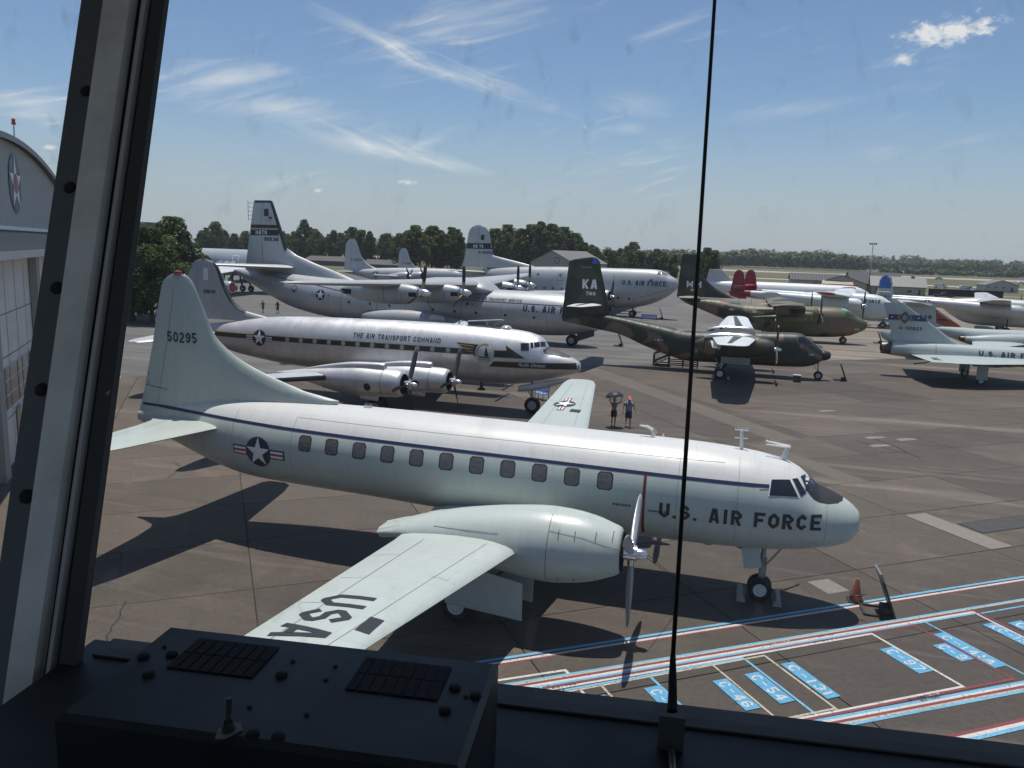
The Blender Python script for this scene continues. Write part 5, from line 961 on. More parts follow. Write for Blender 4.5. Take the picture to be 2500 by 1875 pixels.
# ================================================================== twin-boom transports
def twin_boom(loc, rz, label, finmat, tipmat, num, bm_, red):
    G = empty('twin_boom_aircraft', loc, rz, label, 'aircraft', 'parked twin boom aircraft')
    fus = loft('fuselage', [(0,3.3,3.0,.1),(.3,3.7,2.4,.7),(1.2,4.3,1.6,1.15),(2.2,4.9,1.2,1.35),(4,5.15,1.05,1.45),(9,5.25,1.05,1.45),(11.5,5.1,1.3,1.4),(13.5,4.85,2.3,1.2),(15,4.4,3.4,.6)], bm_, G, n=2.6, seg=32)
    T_ = bvh(fus)
    decal('fuselage_lettering', text('U.S. AIR FORCE', (8.6,3.15) if not red else (7.4,3.85), SX, UP, .5, BLACK, 5.2, t=.2), T_, G, off=.02)
    for k in range(2): decal('porthole', [disc((7.2-.8*k,3.35 if red else 2.7),.14,BLACK,1,12)], T_, G, off=.02)
    for sg in (-1,1):
        bo = loft('tail_boom', [(4.6,4.25,2.75,.75),(5.2,4.5,2.5,.92),(7,4.6,2.4,.95),(9,4.65,2.6,.9),(12,4.75,3.2,.72),(17,4.85,3.7,.55),(21,4.88,4.0,.42),(23.2,4.85,4.1,.3),(24.6,4.7,4.4,.08)], bm_, G, sg*4.2)
        if red: loft('boom_tail_cone', [(21.1,4.90,3.98,.43),(23.2,4.87,4.08,.31),(24.65,4.72,4.38,.1)], REDTAIL, bo, sg*4.2)
        f1 = fin('vertical_fin', [(21.75,3.5),(22.0,5),(22.35,7.0),(22.55,7.7),(22.85,8.0),(23.2,8.1)], [(24.5,3.5),(24.42,5),(24.1,7.2),(23.95,7.7),(23.65,8.0),(23.4,8.1)], (.35,.14), finmat, G, sg*4.2)
        tr_ = bvh(f1)
        if sg < 0:
            if red: decal('tail_number', [rect(24.0,5.2,22.6,5.55,M('number_plate',(.45,.42,.38),.5))]+text(num, (23.92,5.24), SX, UP, .27, NAVY, 1.25, t=.2, layer=2), tr_, f1, off=.02)
            else: decal('tail_number', text(num, (23.6,4.6), SX, UP, .42, BLACK, 1.15, t=.19)+line2([(23.75,4.2),(23.6,7.8)], .03, LINE), tr_, f1, off=.02)
        if tipmat: decal('fin_tip', [([(24.3,6.1),(22.1,6.1),(22.3,7.0),(22.5,7.7),(22.85,8.0),(23.3,8.09),(23.7,8.0),(24.0,7.7),(24.2,7.2)], tipmat, 1)], tr_, f1, off=.02)
        if sg < 0: decal('insignia', insignia((17.2,4.2), .5, SX, UP, red=False), bvh(bo), G, off=.02, lay=.008)
        nacelle(G, [(4.5,4.1,2.9,.6),(4.7,4.3,2.65,.8),(5.4,4.45,2.5,.92),(7,4.5,2.45,.95)], sg*4.2, bm_)
        propeller(G, 4.2, sg*4.2, 3.5, 2.3, 92, 4, PROPBLK, POLISH, .22, .5)
        wheel(G, 6.5, sg*4.2-.3, .6, .6, .4); wheel(G, 6.5, sg*4.2+.3, .6, .6, .4); strut(G, (6.5,sg*4.2,2.6), (6.5,sg*4.2,.6), .12, DARKST)
        wst = [(1.2,6.2,10.6,4.9,.75),(4.2,6.3,10.4,4.75,.65),(15.6,7.6,9.7,5.5,.3),(16.5,8.2,9.4,5.55,.08)]
        wo = panel('wing', [(sg*a_, *r_) for a_, *r_ in wst], bm_, G)
        if red: panel('wing_tip', [(sg*13.0,7.28,9.88,5.34,.42),(sg*15.62,7.58,9.72,5.51,.33),(sg*16.55,8.2,9.4,5.56,.1)], REDTAIL, wo)
    panel('horizontal_stabilizer', [(-5.2,22.4,24.2,5.55,.1),(-4.2,22.2,24.3,5.55,.28),(4.2,22.2,24.3,5.55,.28),(5.2,22.4,24.2,5.55,.1)], finmat, G)
    wheel(G, 1.6, 0, .5, .5, .3); strut(G, (1.6,0,1.5), (1.6,0,.5), .1, DARKST)
    m = MB(); m.tube([(-5,0,5.3),(-5,0,5.9)],.03,6); m.tube([(-9.3,0,5.3),(-9.3,0,5.8)],.03,6); m.build('mast_antenna', STEEL, G)
    return G
twin_boom((20.84,108.6,0), R(-14), 'pale grey twin boom transport with two dark red tail fins', REDTAIL, None, '0-2881', M('twin_boom_grey',(.56,.62,.62),.4), True)
twin_boom((42.8,109.8,0), R(-11), 'silver twin boom transport with blue fin tip and number 8352', MAT_ALU2, BLUE, '8352', MAT_ALU2, False)

# ================================================================== delta-wing interceptor, right
J = empty('jet_fighter', (30.6,52.7,0), 0, 'pale grey delta wing jet with blue banded fin numbered 0-90023', 'aircraft', 'parked jet fighters')
fus = loft('fuselage', [(0,2.2,2.1,.02),(2.5,2.6,1.85,.35),(4.5,3.1,1.7,.5),(6.5,3.2,1.6,.65),(9,3.15,1.5,.95),(12.5,3.14,1.45,.9),(15.5,3.1,1.48,.72),(17,3.12,1.5,.72),(19,3.12,1.7,.72),(20.3,3.08,1.8,.68),(20.6,3.0,1.86,.6)], MAT_ADC, J, seg=40)
TJ = bvh(fus)
m = MB(); m.lathe((-20.35,0,2.44),(-1,0,0),[(0,.60),(.3,.60),(.32,.56),(.7,.55),(1.0,.49),(1.02,.45),(.6,.44),(.3,.2),(.3,.01)],28); m.build('jet_nozzle', EXH, J, 2)
vf = fin('vertical_fin', [(14.6,2.95),(15.5,3.29),(17.7,4.9),(19.88,6.40),(19.95,6.46)], [(20.65,2.95),(20.69,3.94),(21.2,5.44),(21.52,6.34),(21.5,6.46)], (.32,.10), MAT_ADC, J, n=16)
pr = panel('brake_chute_fairing', [(2.98,19.3,20.7,0,.4),(3.2,19.9,21.2,0,.4),(3.45,20.0,21.45,0,.36),(3.72,20.05,21.55,0,.25),(3.84,20.1,21.5,0,.1)], MAT_ADC, J, True)
TJF = bvh(vf)
dm = lambda r_: [(19.7,5.2-r_),(19.7-r_*1.0,5.2),(19.7,5.2+r_),(19.7+r_*1.0,5.2)]
decal('fin_band', [([(21.15,4.95),(17.75,4.93),(18.5,5.45),(21.3,5.45)], M('band_blue',(.02,.035,.12),.4), 1)]+line2([(21.3,5.46),(18.5,5.46)], .03, YEL, 2)+line2([(21.15,4.94),(17.7,4.92)], .03, YEL, 2)+[(dm(.6), YEL, 3), (dm(.54), MATS['band_blue'], 4), disc((19.7,5.2),.22,M('crest_teal',(.08,.25,.28),.5),5,16,.26), disc((19.78,5.2),.1,M('crest_tan',(.45,.25,.1),.5),6,12,.2)]+star5((20.75,5.2),.1,WHITE,3)+star5((18.6,5.2),.1,WHITE,3)+text('0-90023', (20.05,4.12), SX, UP, .32, BLACK, 1.8, t=.19), TJF, J, off=.018, lay=.005)
decal('fuselage_lettering', text('U.S. AIR FORCE', (13.75,2.26), SX, UP, .46, NAVY, 5.3, t=.2)+line2([(17.05,1.7),(17.05,3.0)], .05, RED), TJ, J, off=.01)
wj = [(.5,6.5,19.0,2.05,.45),(2.0,8.6,18.9,2.05,.36),(5.3,14.6,18.5,2.05,.12),(5.8,16.6,18.4,2.05,.03)]
for sg in (-1,1):
    wo = panel('wing', [(sg*a_, *r_) for a_, *r_ in wj], MAT_ADC, J)
    if sg < 0: decal('wing_lettering', text('USAF', (18.0,-2.9), (0,-1), (-1,0), .55, NAVY, 1.7), bvh(wo), J, 'top', .01)
    strut(J, (13.75,sg*2.35,2.0), (13.75,sg*2.35,.35), .09, STEEL); wheel(J, 13.77, sg*2.42, .34, .34, .2, RIMW)
    boxpart(J, 'gear_door', (13.8,sg*2.58,1.05), (.85,.05,1.2), MAT_ADC)
m = MB(); m.tube([(-17.6,-.2,1.35),(-18.6,-.2,1.2)],.05,8); m.tube([(-17.6,-.2,1.35),(-17.2,-.2,1.6)],.05,8); m.build('arresting_hook', DARKST, J)
strut(J, (5,0,1.8), (5,0,.3), .07, STEEL); wheel(J, 5, 0, .3, .3, .18)
# ================================================================== twin-jet fighter behind it
K = empty('jet_fighter', (34.5,70,0), 0, 'pale grey jet with high tailplane and orange and black fin root, half hidden', 'aircraft', 'parked jet fighters')
fus = loft('fuselage', [(0,2.4,2.3,.03),(3,3.0,1.9,.5),(6,3.4,1.6,.75),(9,3.4,1.5,.9),(13,3.35,1.55,.8),(15,3.42,2.1,.62),(16.5,3.45,2.6,.5),(18.5,3.3,2.85,.28),(20.5,3.2,3.05,.06)], MAT_ADC, K)
vf = fin('vertical_fin', [(14.0,3.2),(16.9,3.65),(17.1,5.2),(17.3,5.6),(17.7,5.85)], [(20.2,3.2),(20.4,5.2),(20.45,5.85)], (.3,.12), MAT_ADC, K)
TK = bvh(vf)
fe = fin('fin_fairing', [(14.4,3.3),(14.7,3.62),(17.1,5.2)], [(17.3,3.3),(17.3,5.2)], (.26,.10), M('fin_orange',(.32,.075,.03),.5), K)
decal('fin_art', line2([(14.6,3.6),(17.0,5.2)], .26, BLACK, 2)+line2([(15.8,4.15),(17.0,4.95)], .05, WHITE, 3)+[rect(16.9,4.02,15.9,4.2,BLACK,2)], bvh(fe), fe, off=.012)
decal('tail_number', text('0428', (19.2,4.1), SX, UP, .42, BLACK, 1.7, t=.19), TK, K, off=.02)
for sg in (-1,1):
    panel('horizontal_stabilizer', [(0,17.6,20.4,5.55,.3),(sg*.6,17.8,20.3,5.58,.2),(sg*2.4,19.3,20.6,5.9,.1),(sg*2.6,19.8,20.5,5.93,.03)], MAT_ADC, K)
    panel('wing', [(sg*.7,8,13.5,2.1,.4),(sg*5.8,12.6,14.8,1.95,.1)], MAT_ADC, K)
    na = loft('engine_nacelle', [(4.5,3.0,1.7,.55),(8,3.1,1.5,.72),(12,2.85,1.6,.6),(13.6,2.6,1.9,.38),(14.3,2.55,2.0,.3)], MAT_ADC, K, sg*.85)
    m = MB(); m.lathe((-14.2,sg*.85,2.28),(-1,0,0),[(0,.3),(.5,.27),(.55,.24),(.2,.2),(.1,.01)],20); m.build('jet_nozzle', EXH, na, 2)
    wheel(K, 11, sg*2.4, .4, .4, .25); strut(K, (11,sg*2.2,2.0), (11,sg*2.4,.4), .08, STEEL)
wheel(K, 4, 0, .3, .3, .18); strut(K, (4,0,2), (4,0,.3), .07, STEEL)

# ================================================================== far transports, seen by their fins
def far_transport(loc, rz, label, num, k, zf):
    G = empty('tanker_aircraft', loc, rz, label, 'aircraft', 'parked tanker aircraft')
    fus = loft('fuselage', [(a_*k, b_*k, c_*k, d_*k) for a_, b_, c_, d_ in [(0,3.6,3.0,.2),(1,4.6,2.0,1.2),(3,5.1,1.3,1.6),(7,5.1,1.1,1.7),(20,4.75,1.2,1.65),(25,4.4,1.6,1.3),(29,4.1,2.4,.8),(33,3.5,3.0,.1)]], MAT_ALU2, G)
    vf = fin('vertical_fin', [(22.4*k,3.9*k),(24.2*k,4.5*k),(26.5*k,5.6*k),(28.1*k,7.2*k),(29.2*k,10.2*k),(29.7*k,11.2*k),(30.2*k,11.66*k)], [(33.2*k,3.2*k),(32.6*k,10.2*k),(32.0*k,11.2*k),(31.3*k,11.66*k)], (.6*k,.2*k), MAT_ALU2, G)
    decal('tail_number', text(num, (31.0*k,6.2*k), SX, UP, .6*k, BLACK, 3.1*k, t=.16)+line2([(31.2*k,3.8*k),(31.0*k,11*k)], .06, LINE), bvh(vf), G, off=.03, step=1.)
    if k == 1: decal('insignia', insignia((23.4,3.0), .8, SX, UP, red=False), bvh(fus), G, off=.03, lay=.01)
    panel('horizontal_stabilizer', [(-6.5*k,31.4*k,33.2*k,3.5*k,.2),(0,29.4*k,33*k,3.4*k,.5),(6.5*k,31.4*k,33.2*k,3.5*k,.2)], MAT_ALU2, G)
    panel('wing', [(-21*k,13.5*k,15.5*k,3.6*k,.3),(0,10.5*k,16*k,2.6*k,1.),(21*k,13.5*k,15.5*k,3.6*k,.3)], MAT_ALU2, G)
    for sg in (-1,1):
        for y_ in (5,11): nacelle(G, [(8.2*k+.15*y_,4.2*k,2.4*k,.8*k),(9*k+.15*y_,4.3*k,2.2*k,.95*k),(13*k+.15*y_,3.6*k,2.6*k,.5*k)], sg*y_*k, MAT_ALU2); propeller(G, 8*k+.15*y_, sg*y_*k, 3.3*k, 2.5*k, 40, 4, PROPBLK, POLISH, .25, .5)
        wheel(G, 12*k, sg*5*k, .6, .6, .5); strut(G, (12*k,sg*5*k,2.6*k), (12*k,sg*5*k,.6), .15, DARKST)
    wheel(G, 3*k, 0, .5, .5, .4); strut(G, (3*k,0,1.6*k), (3*k,0,.5), .12, DARKST)
far_transport((-67,160,0), R(-2), 'silver tanker with curved fin numbered 0-30230 behind the long airlifter', '0-30230', 1, 11.66)
far_transport((-70.5,190,0), R(-2), 'second curved silver fin farther back, numbered 0-50385', '0-50385', .84, 9.7)
# white passenger-type fuselage behind the red fins
G = empty('transport_aircraft', (24,150,0), R(0), 'white topped transport mostly hidden behind the red twin fins', 'aircraft', 'parked transport aircraft')
fus = loft('fuselage', [(0,3,2.9,.1),(1,4.2,2.0,.9),(4,5.2,1.5,1.6),(20,5.3,1.6,1.6),(28,5.2,2.4,1.2),(33,5.0,4.4,.1)], M('roof_white_grey',(.66,.67,.68),.4), G)
decal('fuselage_lettering', text('U.S. AIR FORCE', (24.5,3.0), SX, UP, .8, BLACK, 8.5, t=.18), bvh(fus), G, off=.03, step=.8)
panel('wing', [(-15,15,17,2.8,.2),(0,12,18,2.2,.8),(15,15,17,2.8,.2)], MAT_ALU2, G); fin('vertical_fin', [(27,4.8),(29.8,7.6)], [(33,4.8),(32.4,7.6)], (.4,.2), MAT_ALU2, G)
wheel(G, 14, -3, .6, .6, .4); strut(G, (14,-3,2.2), (14,-3,.6), .15, DARKST); wheel(G, 14, 3, .6, .6, .4); strut(G, (14,3,2.2), (14,3,.6), .15, DARKST); wheel(G, 3, 0, .5, .5, .3); strut(G, (3,0,1.8), (3,0,.5), .1, DARKST)
# grey jet airlifter and white nose at left
JG = skin_mat('paint_airlifter_grey', (.34,.38,.42), .4, 0, (3,1.5), .02, .08, .1)
G = empty('jet_airlifter', (-83.5,112,0), R(-3), 'large grey jet airlifter far left with red covered engine intake', 'aircraft', 'large jets at the far left')
fus = loft('fuselage', [(0,5.6,4.8,.4),(1.5,6.6,3.9,1.4),(4,7.9,3.4,2.1),(8,8.45,3.3,2.4),(34,8.45,3.3,2.4),(42,8.3,4.8,1.8),(50,8.0,7.0,.4)], JG, G)
decal('cargo_door', line2([(14.0,5.9),(14.0,7.2),(12.6,7.2),(12.6,5.9)], .12, WHITE), bvh(fus), G, off=.03)
for k in range(3): m = MB(); m.box((-16.6+1.5*k,-2.75,5.55),(1.2,.3,1.0)); m.box((-16.3+1.5*k,-2.75,5.9),(.6,.32,.6)); m.build('boarding_stair', WHITE, G)
for sg in (-1,1):
    panel('wing', [(sg*1.5,9,17,5.2,.9),(sg*18,5.5,10,4.2,.5),(sg*23,7,9.5,4.0,.2)], M('wing_pale_grey',(.55,.58,.60),.4), G)
    na = loft('engine_nacelle', [(2.0,3.05,1.25,.88),(2.3,3.2,1.1,1.02),(4.2,3.2,1.1,1.02),(5.8,2.9,1.35,.8),(8.5,2.7,1.6,.6)], JG, G, sg*18)
    m = MB(); m.lathe((-1.95,sg*18,2.15),(1,0,0),[(0,.90),(.03,.90),(.04,.01)],24); m.lathe((-1.97,sg*18,2.15),(1,0,0),[(.0,.96),(.06,.94),(.06,.86),(0,.86)],24,1); m.build('intake_cover', [M('cover_red',(.30,.05,.05),.6), POLISH], na, 2)
    boxpart(na, 'engine_pylon', (6.0,sg*18,3.6), (4.5,.35,1.2), JG)
    for s_ in (14,16,18): wheel(G, s_, sg*3.2, .65, .65, .5); strut(G, (s_,sg*2.2,3.8), (s_,sg*3.2,.65), .18, DARKST)
wheel(G, 4, 0, .6, .6, .5); strut(G, (4,0,3.6), (4,0,.6), .15, DARKST)
G = empty('jet_airlifter', (-157.5,175,0), R(0), 'white domed nose of a jet peeping out behind the grey airlifter', 'aircraft', 'large jets at the far left')
fus = loft('fuselage', [(0,7.3,6.7,.3),(.8,8.2,6.0,1.2),(2.2,9.0,5.2,2.0),(4,9.3,4.7,2.5),(20,9.3,4.6,2.5),(30,9.0,6,2.0),(36,8.6,8.0,.2)], WHITE, G)
panes(G, bvh(fus), [[(2.4,8.6),(1.8,8.45),(1.7,8.0),(2.4,8.1)],[(1.7,8.4),(1.2,8.1),(1.1,7.8),(1.6,7.95)]], -1.5, WHITE, .02)
for sg in (-1,1): panel('wing', [(sg*2,12,19,5,.8),(sg*16,19,22,5.8,.3)], WHITE, G); wheel(G, 15, sg*3, .6, .6, .5); strut(G, (15,sg*2.2,5.2), (15,sg*3,.6), .18, DARKST)
wheel(G, 3, 0, .6, .6, .5); strut(G, (3,0,5.4), (3,0,.6), .15, DARKST)
G = empty('jet_airlifter', (-106,150,0), R(0), 'grey T shaped tail of a giant jet rising above the trees at left', 'aircraft', 'large jets at the far left')
loft('fuselage', [(0,4.4,3.6,.5),(4,7,2.5,2.2),(30,7.4,2.4,2.4),(42,7.4,4.5,1.2),(50,7.2,6.4,.2)], JG, G)
fin('vertical_fin', [(39,7.0),(42.5,13.95)], [(47,7.0),(47.0,13.95)], (.7,.5), JG, G)
for sg in (-1,1): panel('horizontal_stabilizer', [(0,40.0,47.0,14.15,.5),(sg*8,43.5,47.5,14.15,.2)], JG, G); panel('wing', [(sg*2,12,22,6.6,1.1),(sg*24,26,30,5.6,.3)], JG, G); wheel(G, 18, sg*3, .6, .6, .5); strut(G, (18,sg*2.2,3), (18,sg*3,.6), .18, DARKST)
wheel(G, 4, 0, .6, .6, .5); strut(G, (4,0,3), (4,0,.6), .15, DARKST)
# ================================================================== trees
LEAF = bpy.data.materials.new('leaves'); t, b = nodes_of(LEAF)
oi = N(t, 'ShaderNodeObjectInfo'); n1 = noise(t, geoc(t), .35, 3); n2 = noise(t, geoc(t), 3.0, 2)
c_ = mx(t, mrange(t, n1, .35, .68, 0, 1), (.060,.088,.030), (.115,.145,.048)); c_ = mx(t, mrange(t, n2, .5, .75, 0, .5), c_, (.14,.15,.052))
c_ = mx(t, 1., c_, mx(t, oi.outputs['Random'], (.72,.80,.8), (1.25,1.12,1.0)), 'MULTIPLY'); t.links.new(c_, b.inputs['Base Color']); b.inputs['Roughness'].default_value = .62; b.inputs['Specular IOR Level'].default_value = .3
b.inputs['Transmission Weight'].default_value = 0
tr_ = N(t, 'ShaderNodeBsdfTranslucent'); t.links.new(mx(t, 1., c_, (1.3,1.5,.7), 'MULTIPLY'), tr_.inputs[0]); ms = N(t, 'ShaderNodeMixShader'); ms.inputs[0].default_value = .28
t.links.new(b.outputs[0], ms.inputs[1]); t.links.new(tr_.outputs[0], ms.inputs[2]); t.links.new(ms.outputs[0], t.nodes['Material Output'].inputs[0])
LEAF2 = LEAF.copy(); LEAF2.name = 'far_leaves'
for n_ in LEAF2.node_tree.nodes:
    if n_.type == 'MIX' and n_.blend_type == 'MIX':
        for k_ in ('A','B'):
            i_ = n_.inputs[k_]
            if not i_.is_linked and i_.type == 'RGBA' and max(i_.default_value[:3]) < .3: i_.default_value = tuple(x*.7 for x in i_.default_value[:3])+(1,)
BARK = M('bark', (.075,.06,.048), .9, var=.3, scale=5)
def crown_mesh(rng, h, rx, base, nclump, nleaf, ls, name='crown'):
    """leaf clumps spread over limbs: uneven outline with gaps"""
    C_ = []
    for i in range(nclump):
        zz = rng.random()**.8; z = base+(h-base)*zz
        env = math.sin(math.pi*min(1, .18+.80*zz))**.75; a = rng.random()*2*math.pi; rr = rx*env*(rng.random()**.5)*rng.uniform(.7,1.02)
        C_.append((Vector((rr*math.cos(a), rr*math.sin(a), z)), rx*(.12+.20*rng.random()**1.5)*(1.15-.45*zz)))
    v, f = [], []
    for c_, r_ in C_:
        for k in range(nleaf):
            d = Vector((rng.gauss(0,1), rng.gauss(0,1), rng.gauss(.25,1))).normalized(); p = c_+d*r_*(.55+.5*rng.random()**.5)
            p.z = min(p.z, h)
            nn = (d+Vector((rng.gauss(0,.6), rng.gauss(0,.6), rng.gauss(.3,.6)))).normalized(); e = nn.cross(Vector((rng.gauss(0,1), rng.gauss(0,1), rng.gauss(0,1)))).normalized(); g = nn.cross(e); s_ = ls*(.6+.8*rng.random())
            n_ = len(v); v += [p-e*s_, p-g*s_*.55+nn*s_*.12, p+e*s_, p+g*s_*.55+nn*s_*.12]; f.append((n_,n_+1,n_+2,n_+3))
    me = bpy.data.meshes.new(name); me.from_pydata([tuple(q) for q in v], [], f); me.materials.append(LEAF); return me, C_
def trunk_mesh(rng, h, base, r_, C_):
    m = MB(); top = Vector((rng.gauss(0,.1), rng.gauss(0,.1), h*.72)); m.tube([(0,0,-.1),(0,0,base*.5),(top.x*.4,top.y*.4,base),top], [r_*1.25,r_,r_*.8,r_*.2], 8)
    for c_, rr in C_[::max(1, len(C_)//12)]:
        s_ = Vector((0,0,base*.8+(c_.z-base)*.35)); m.tube([s_, s_.lerp(c_,.55)+Vector((0,0,-.1*rr)), c_], [r_*.42,r_*.25,r_*.08], 5)
    me = bpy.data.meshes.new('trunk'); me.from_pydata(m.v, [], m.f); me.materials.append(BARK); return me
rng = random.Random(11)
VAR = []
for i in range(6):
    h = 16.; rx = rng.uniform(4.6,6.4); bs = rng.uniform(2.2,3.6); cm, C_ = crown_mesh(rng, h, rx, bs, 110, 52, .42); VAR.append((cm, trunk_mesh(rng, h, bs, .38, C_)))
NEARV = []
for i in range(3):
    h = 12.; rx = rng.uniform(3.9,4.8); bs = 1.5; cm, C_ = crown_mesh(rng, h, rx, bs, 130, 150, .17); NEARV.append((cm, trunk_mesh(rng, h, bs, .3, C_)))
def tree(x, y, h, var, label, group, wid=1.):
    cm, tm = var; k = h/(12. if var in NEARV else 16.)
    o = empty('tree', (x,y,-.09), rng.random()*6.28, label, 'tree', group); o.scale = (k*wid,k*wid,k)
    link('trunk', tm, o); link('crown', cm, o)
for i, (x, y, h, lb) in enumerate([(-73.6,56,11.9,'tall dense tree left of the nearest tail fin, closest to the ramp'),(-69.9,55,11.2,'broad tree beside the nearest fin, right one of the left clump'),(-78,60,12.2,'tree at the back left of the clump beside the window post'),(-75.5,66,12.8,'tree standing behind the left clump near the ramp')]): tree(x, y, h, NEARV[i % 3], lb, 'trees at the ramp edge', 1.05)
MG = 'trees beyond the aircraft'
ORD = ['first','second','third','fourth','fifth','sixth','seventh','eighth','ninth','tenth','eleventh','twelfth','thirteenth','fourteenth','fifteenth','sixteenth','seventeenth','eighteenth','nineteenth']
def row(pts, lab):
    pts = sorted(pts)
    for i, (x, y, h, w_) in enumerate(pts): tree(x, y, h, VAR[rng.randrange(6)], lab+', '+ORD[i]+' from the left', MG, w_)
row([(-300+i*6.6, 362+rng.uniform(0,25), hh*1.4-2.2, rng.uniform(.8,1.05)) for i, hh in enumerate((13,14,16.5,13,12,11.5,13,15.5,13.5,18.6,15,14,13,14.5,16,15.0,14.5,14,13.5))], 'leafy tree in the wood behind the black banded fin at left')
row([(-330+i*9.5, 400+rng.uniform(0,20), rng.uniform(15,19), 1.) for i in range(18)], 'tree in the rear row of the wood at left')
row([(-163+i*3.6, 352+rng.uniform(0,40), hh, .7) for i, hh in enumerate((12,11.5,13,12.5,11,12))], 'smaller tree seen between the two curved fins')
row([(-145+i*4.1, 300+rng.uniform(-4,16), hh, 1.0) for i, hh in enumerate((15.5,17.5,19.5,19.8,18,19.5,18.5))], 'tall dark tree in the grove left of the MATS fin')
row([(-112+i*4.3, 322+rng.uniform(-4,14), hh, .95) for i, hh in enumerate((18.5,19.8,21.8,18.5,20,22,23.2,22.5,21.5,19,15))], 'tall tree in the grove right of the MATS fin')
row([(-64+i*5.2, 326+rng.uniform(-6,16), hh, 1.) for i, hh in enumerate((13,12.2,11.8,11.6,12,11.5,11.8,11.2,11.5))], 'lower tree in the row behind the beige star hangar')
row([(-12.2,262,13.4,.75),(-9.6,260,12.6,.7),(-14.6,268,12,.7)], 'round tree beside the olive WM fin')
row([(-205+i*12, 430+rng.uniform(0,60), rng.uniform(14,19), 1.1) for i in range(14)], 'tree in the distant row behind the groves')
def woods(name, label, strips, leaf):
    v, f = [], []
    for x0, x1, y0, y1, h0, h1, n_ in strips:
        for _ in range(n_):
            u_ = rng.random(); x = x0+(x1-x0)*u_; y = y0+(y1-y0)*u_+rng.uniform(0,90); h = rng.uniform(h0,h1)*(1.+.12*math.sin(x*.021)+.08*math.sin(x*.067)); r_ = rng.uniform(3.5,6.5)
            for k in range(26):
                d = Vector((rng.gauss(0,1), rng.gauss(0,1), rng.gauss(0,1))).normalized(); p = Vector((x+d.x*r_, y+d.y*r_, h*.56+d.z*h*.46)); e = d.cross(Vector((rng.gauss(0,1), rng.gauss(0,1), rng.gauss(0,1)))).normalized(); nn = (d+Vector((0,0,.4))).normalized(); e = nn.cross(e).normalized(); g = nn.cross(e); s_ = leaf*rng.uniform(.6,1.3)
                n0 = len(v); v += [p-e*s_, p-g*s_*.7, p+e*s_, p+g*s_*.7]; f.append((n0,n0+1,n0+2,n0+3))
    me = bpy.data.meshes.new(name); me.from_pydata([tuple(q) for q in v], [], f); me.materials.append(LEAF2); return tag(link(name, me), label, 'woodland', None, 'stuff')
woods('woodland', 'dark wooded skyline across the airfield', [(-120,170,1010,1090,16,23,620),(90,460,1380,1420,14,21,560),(-700,-60,900,1000,14,19,300),(440,900,1300,1400,15,20,220)], 2.4)
woods('far_woodland', 'hazy farther band of woods on the horizon', [(100,1000,1900,2000,16,30,700),(-900,200,1700,1900,16,24,400)], 3.4)
woods('scrub_bushes', 'low scrub along the far side of the airfield at right', [(170,620,930,980,4,9,340)], 1.7)
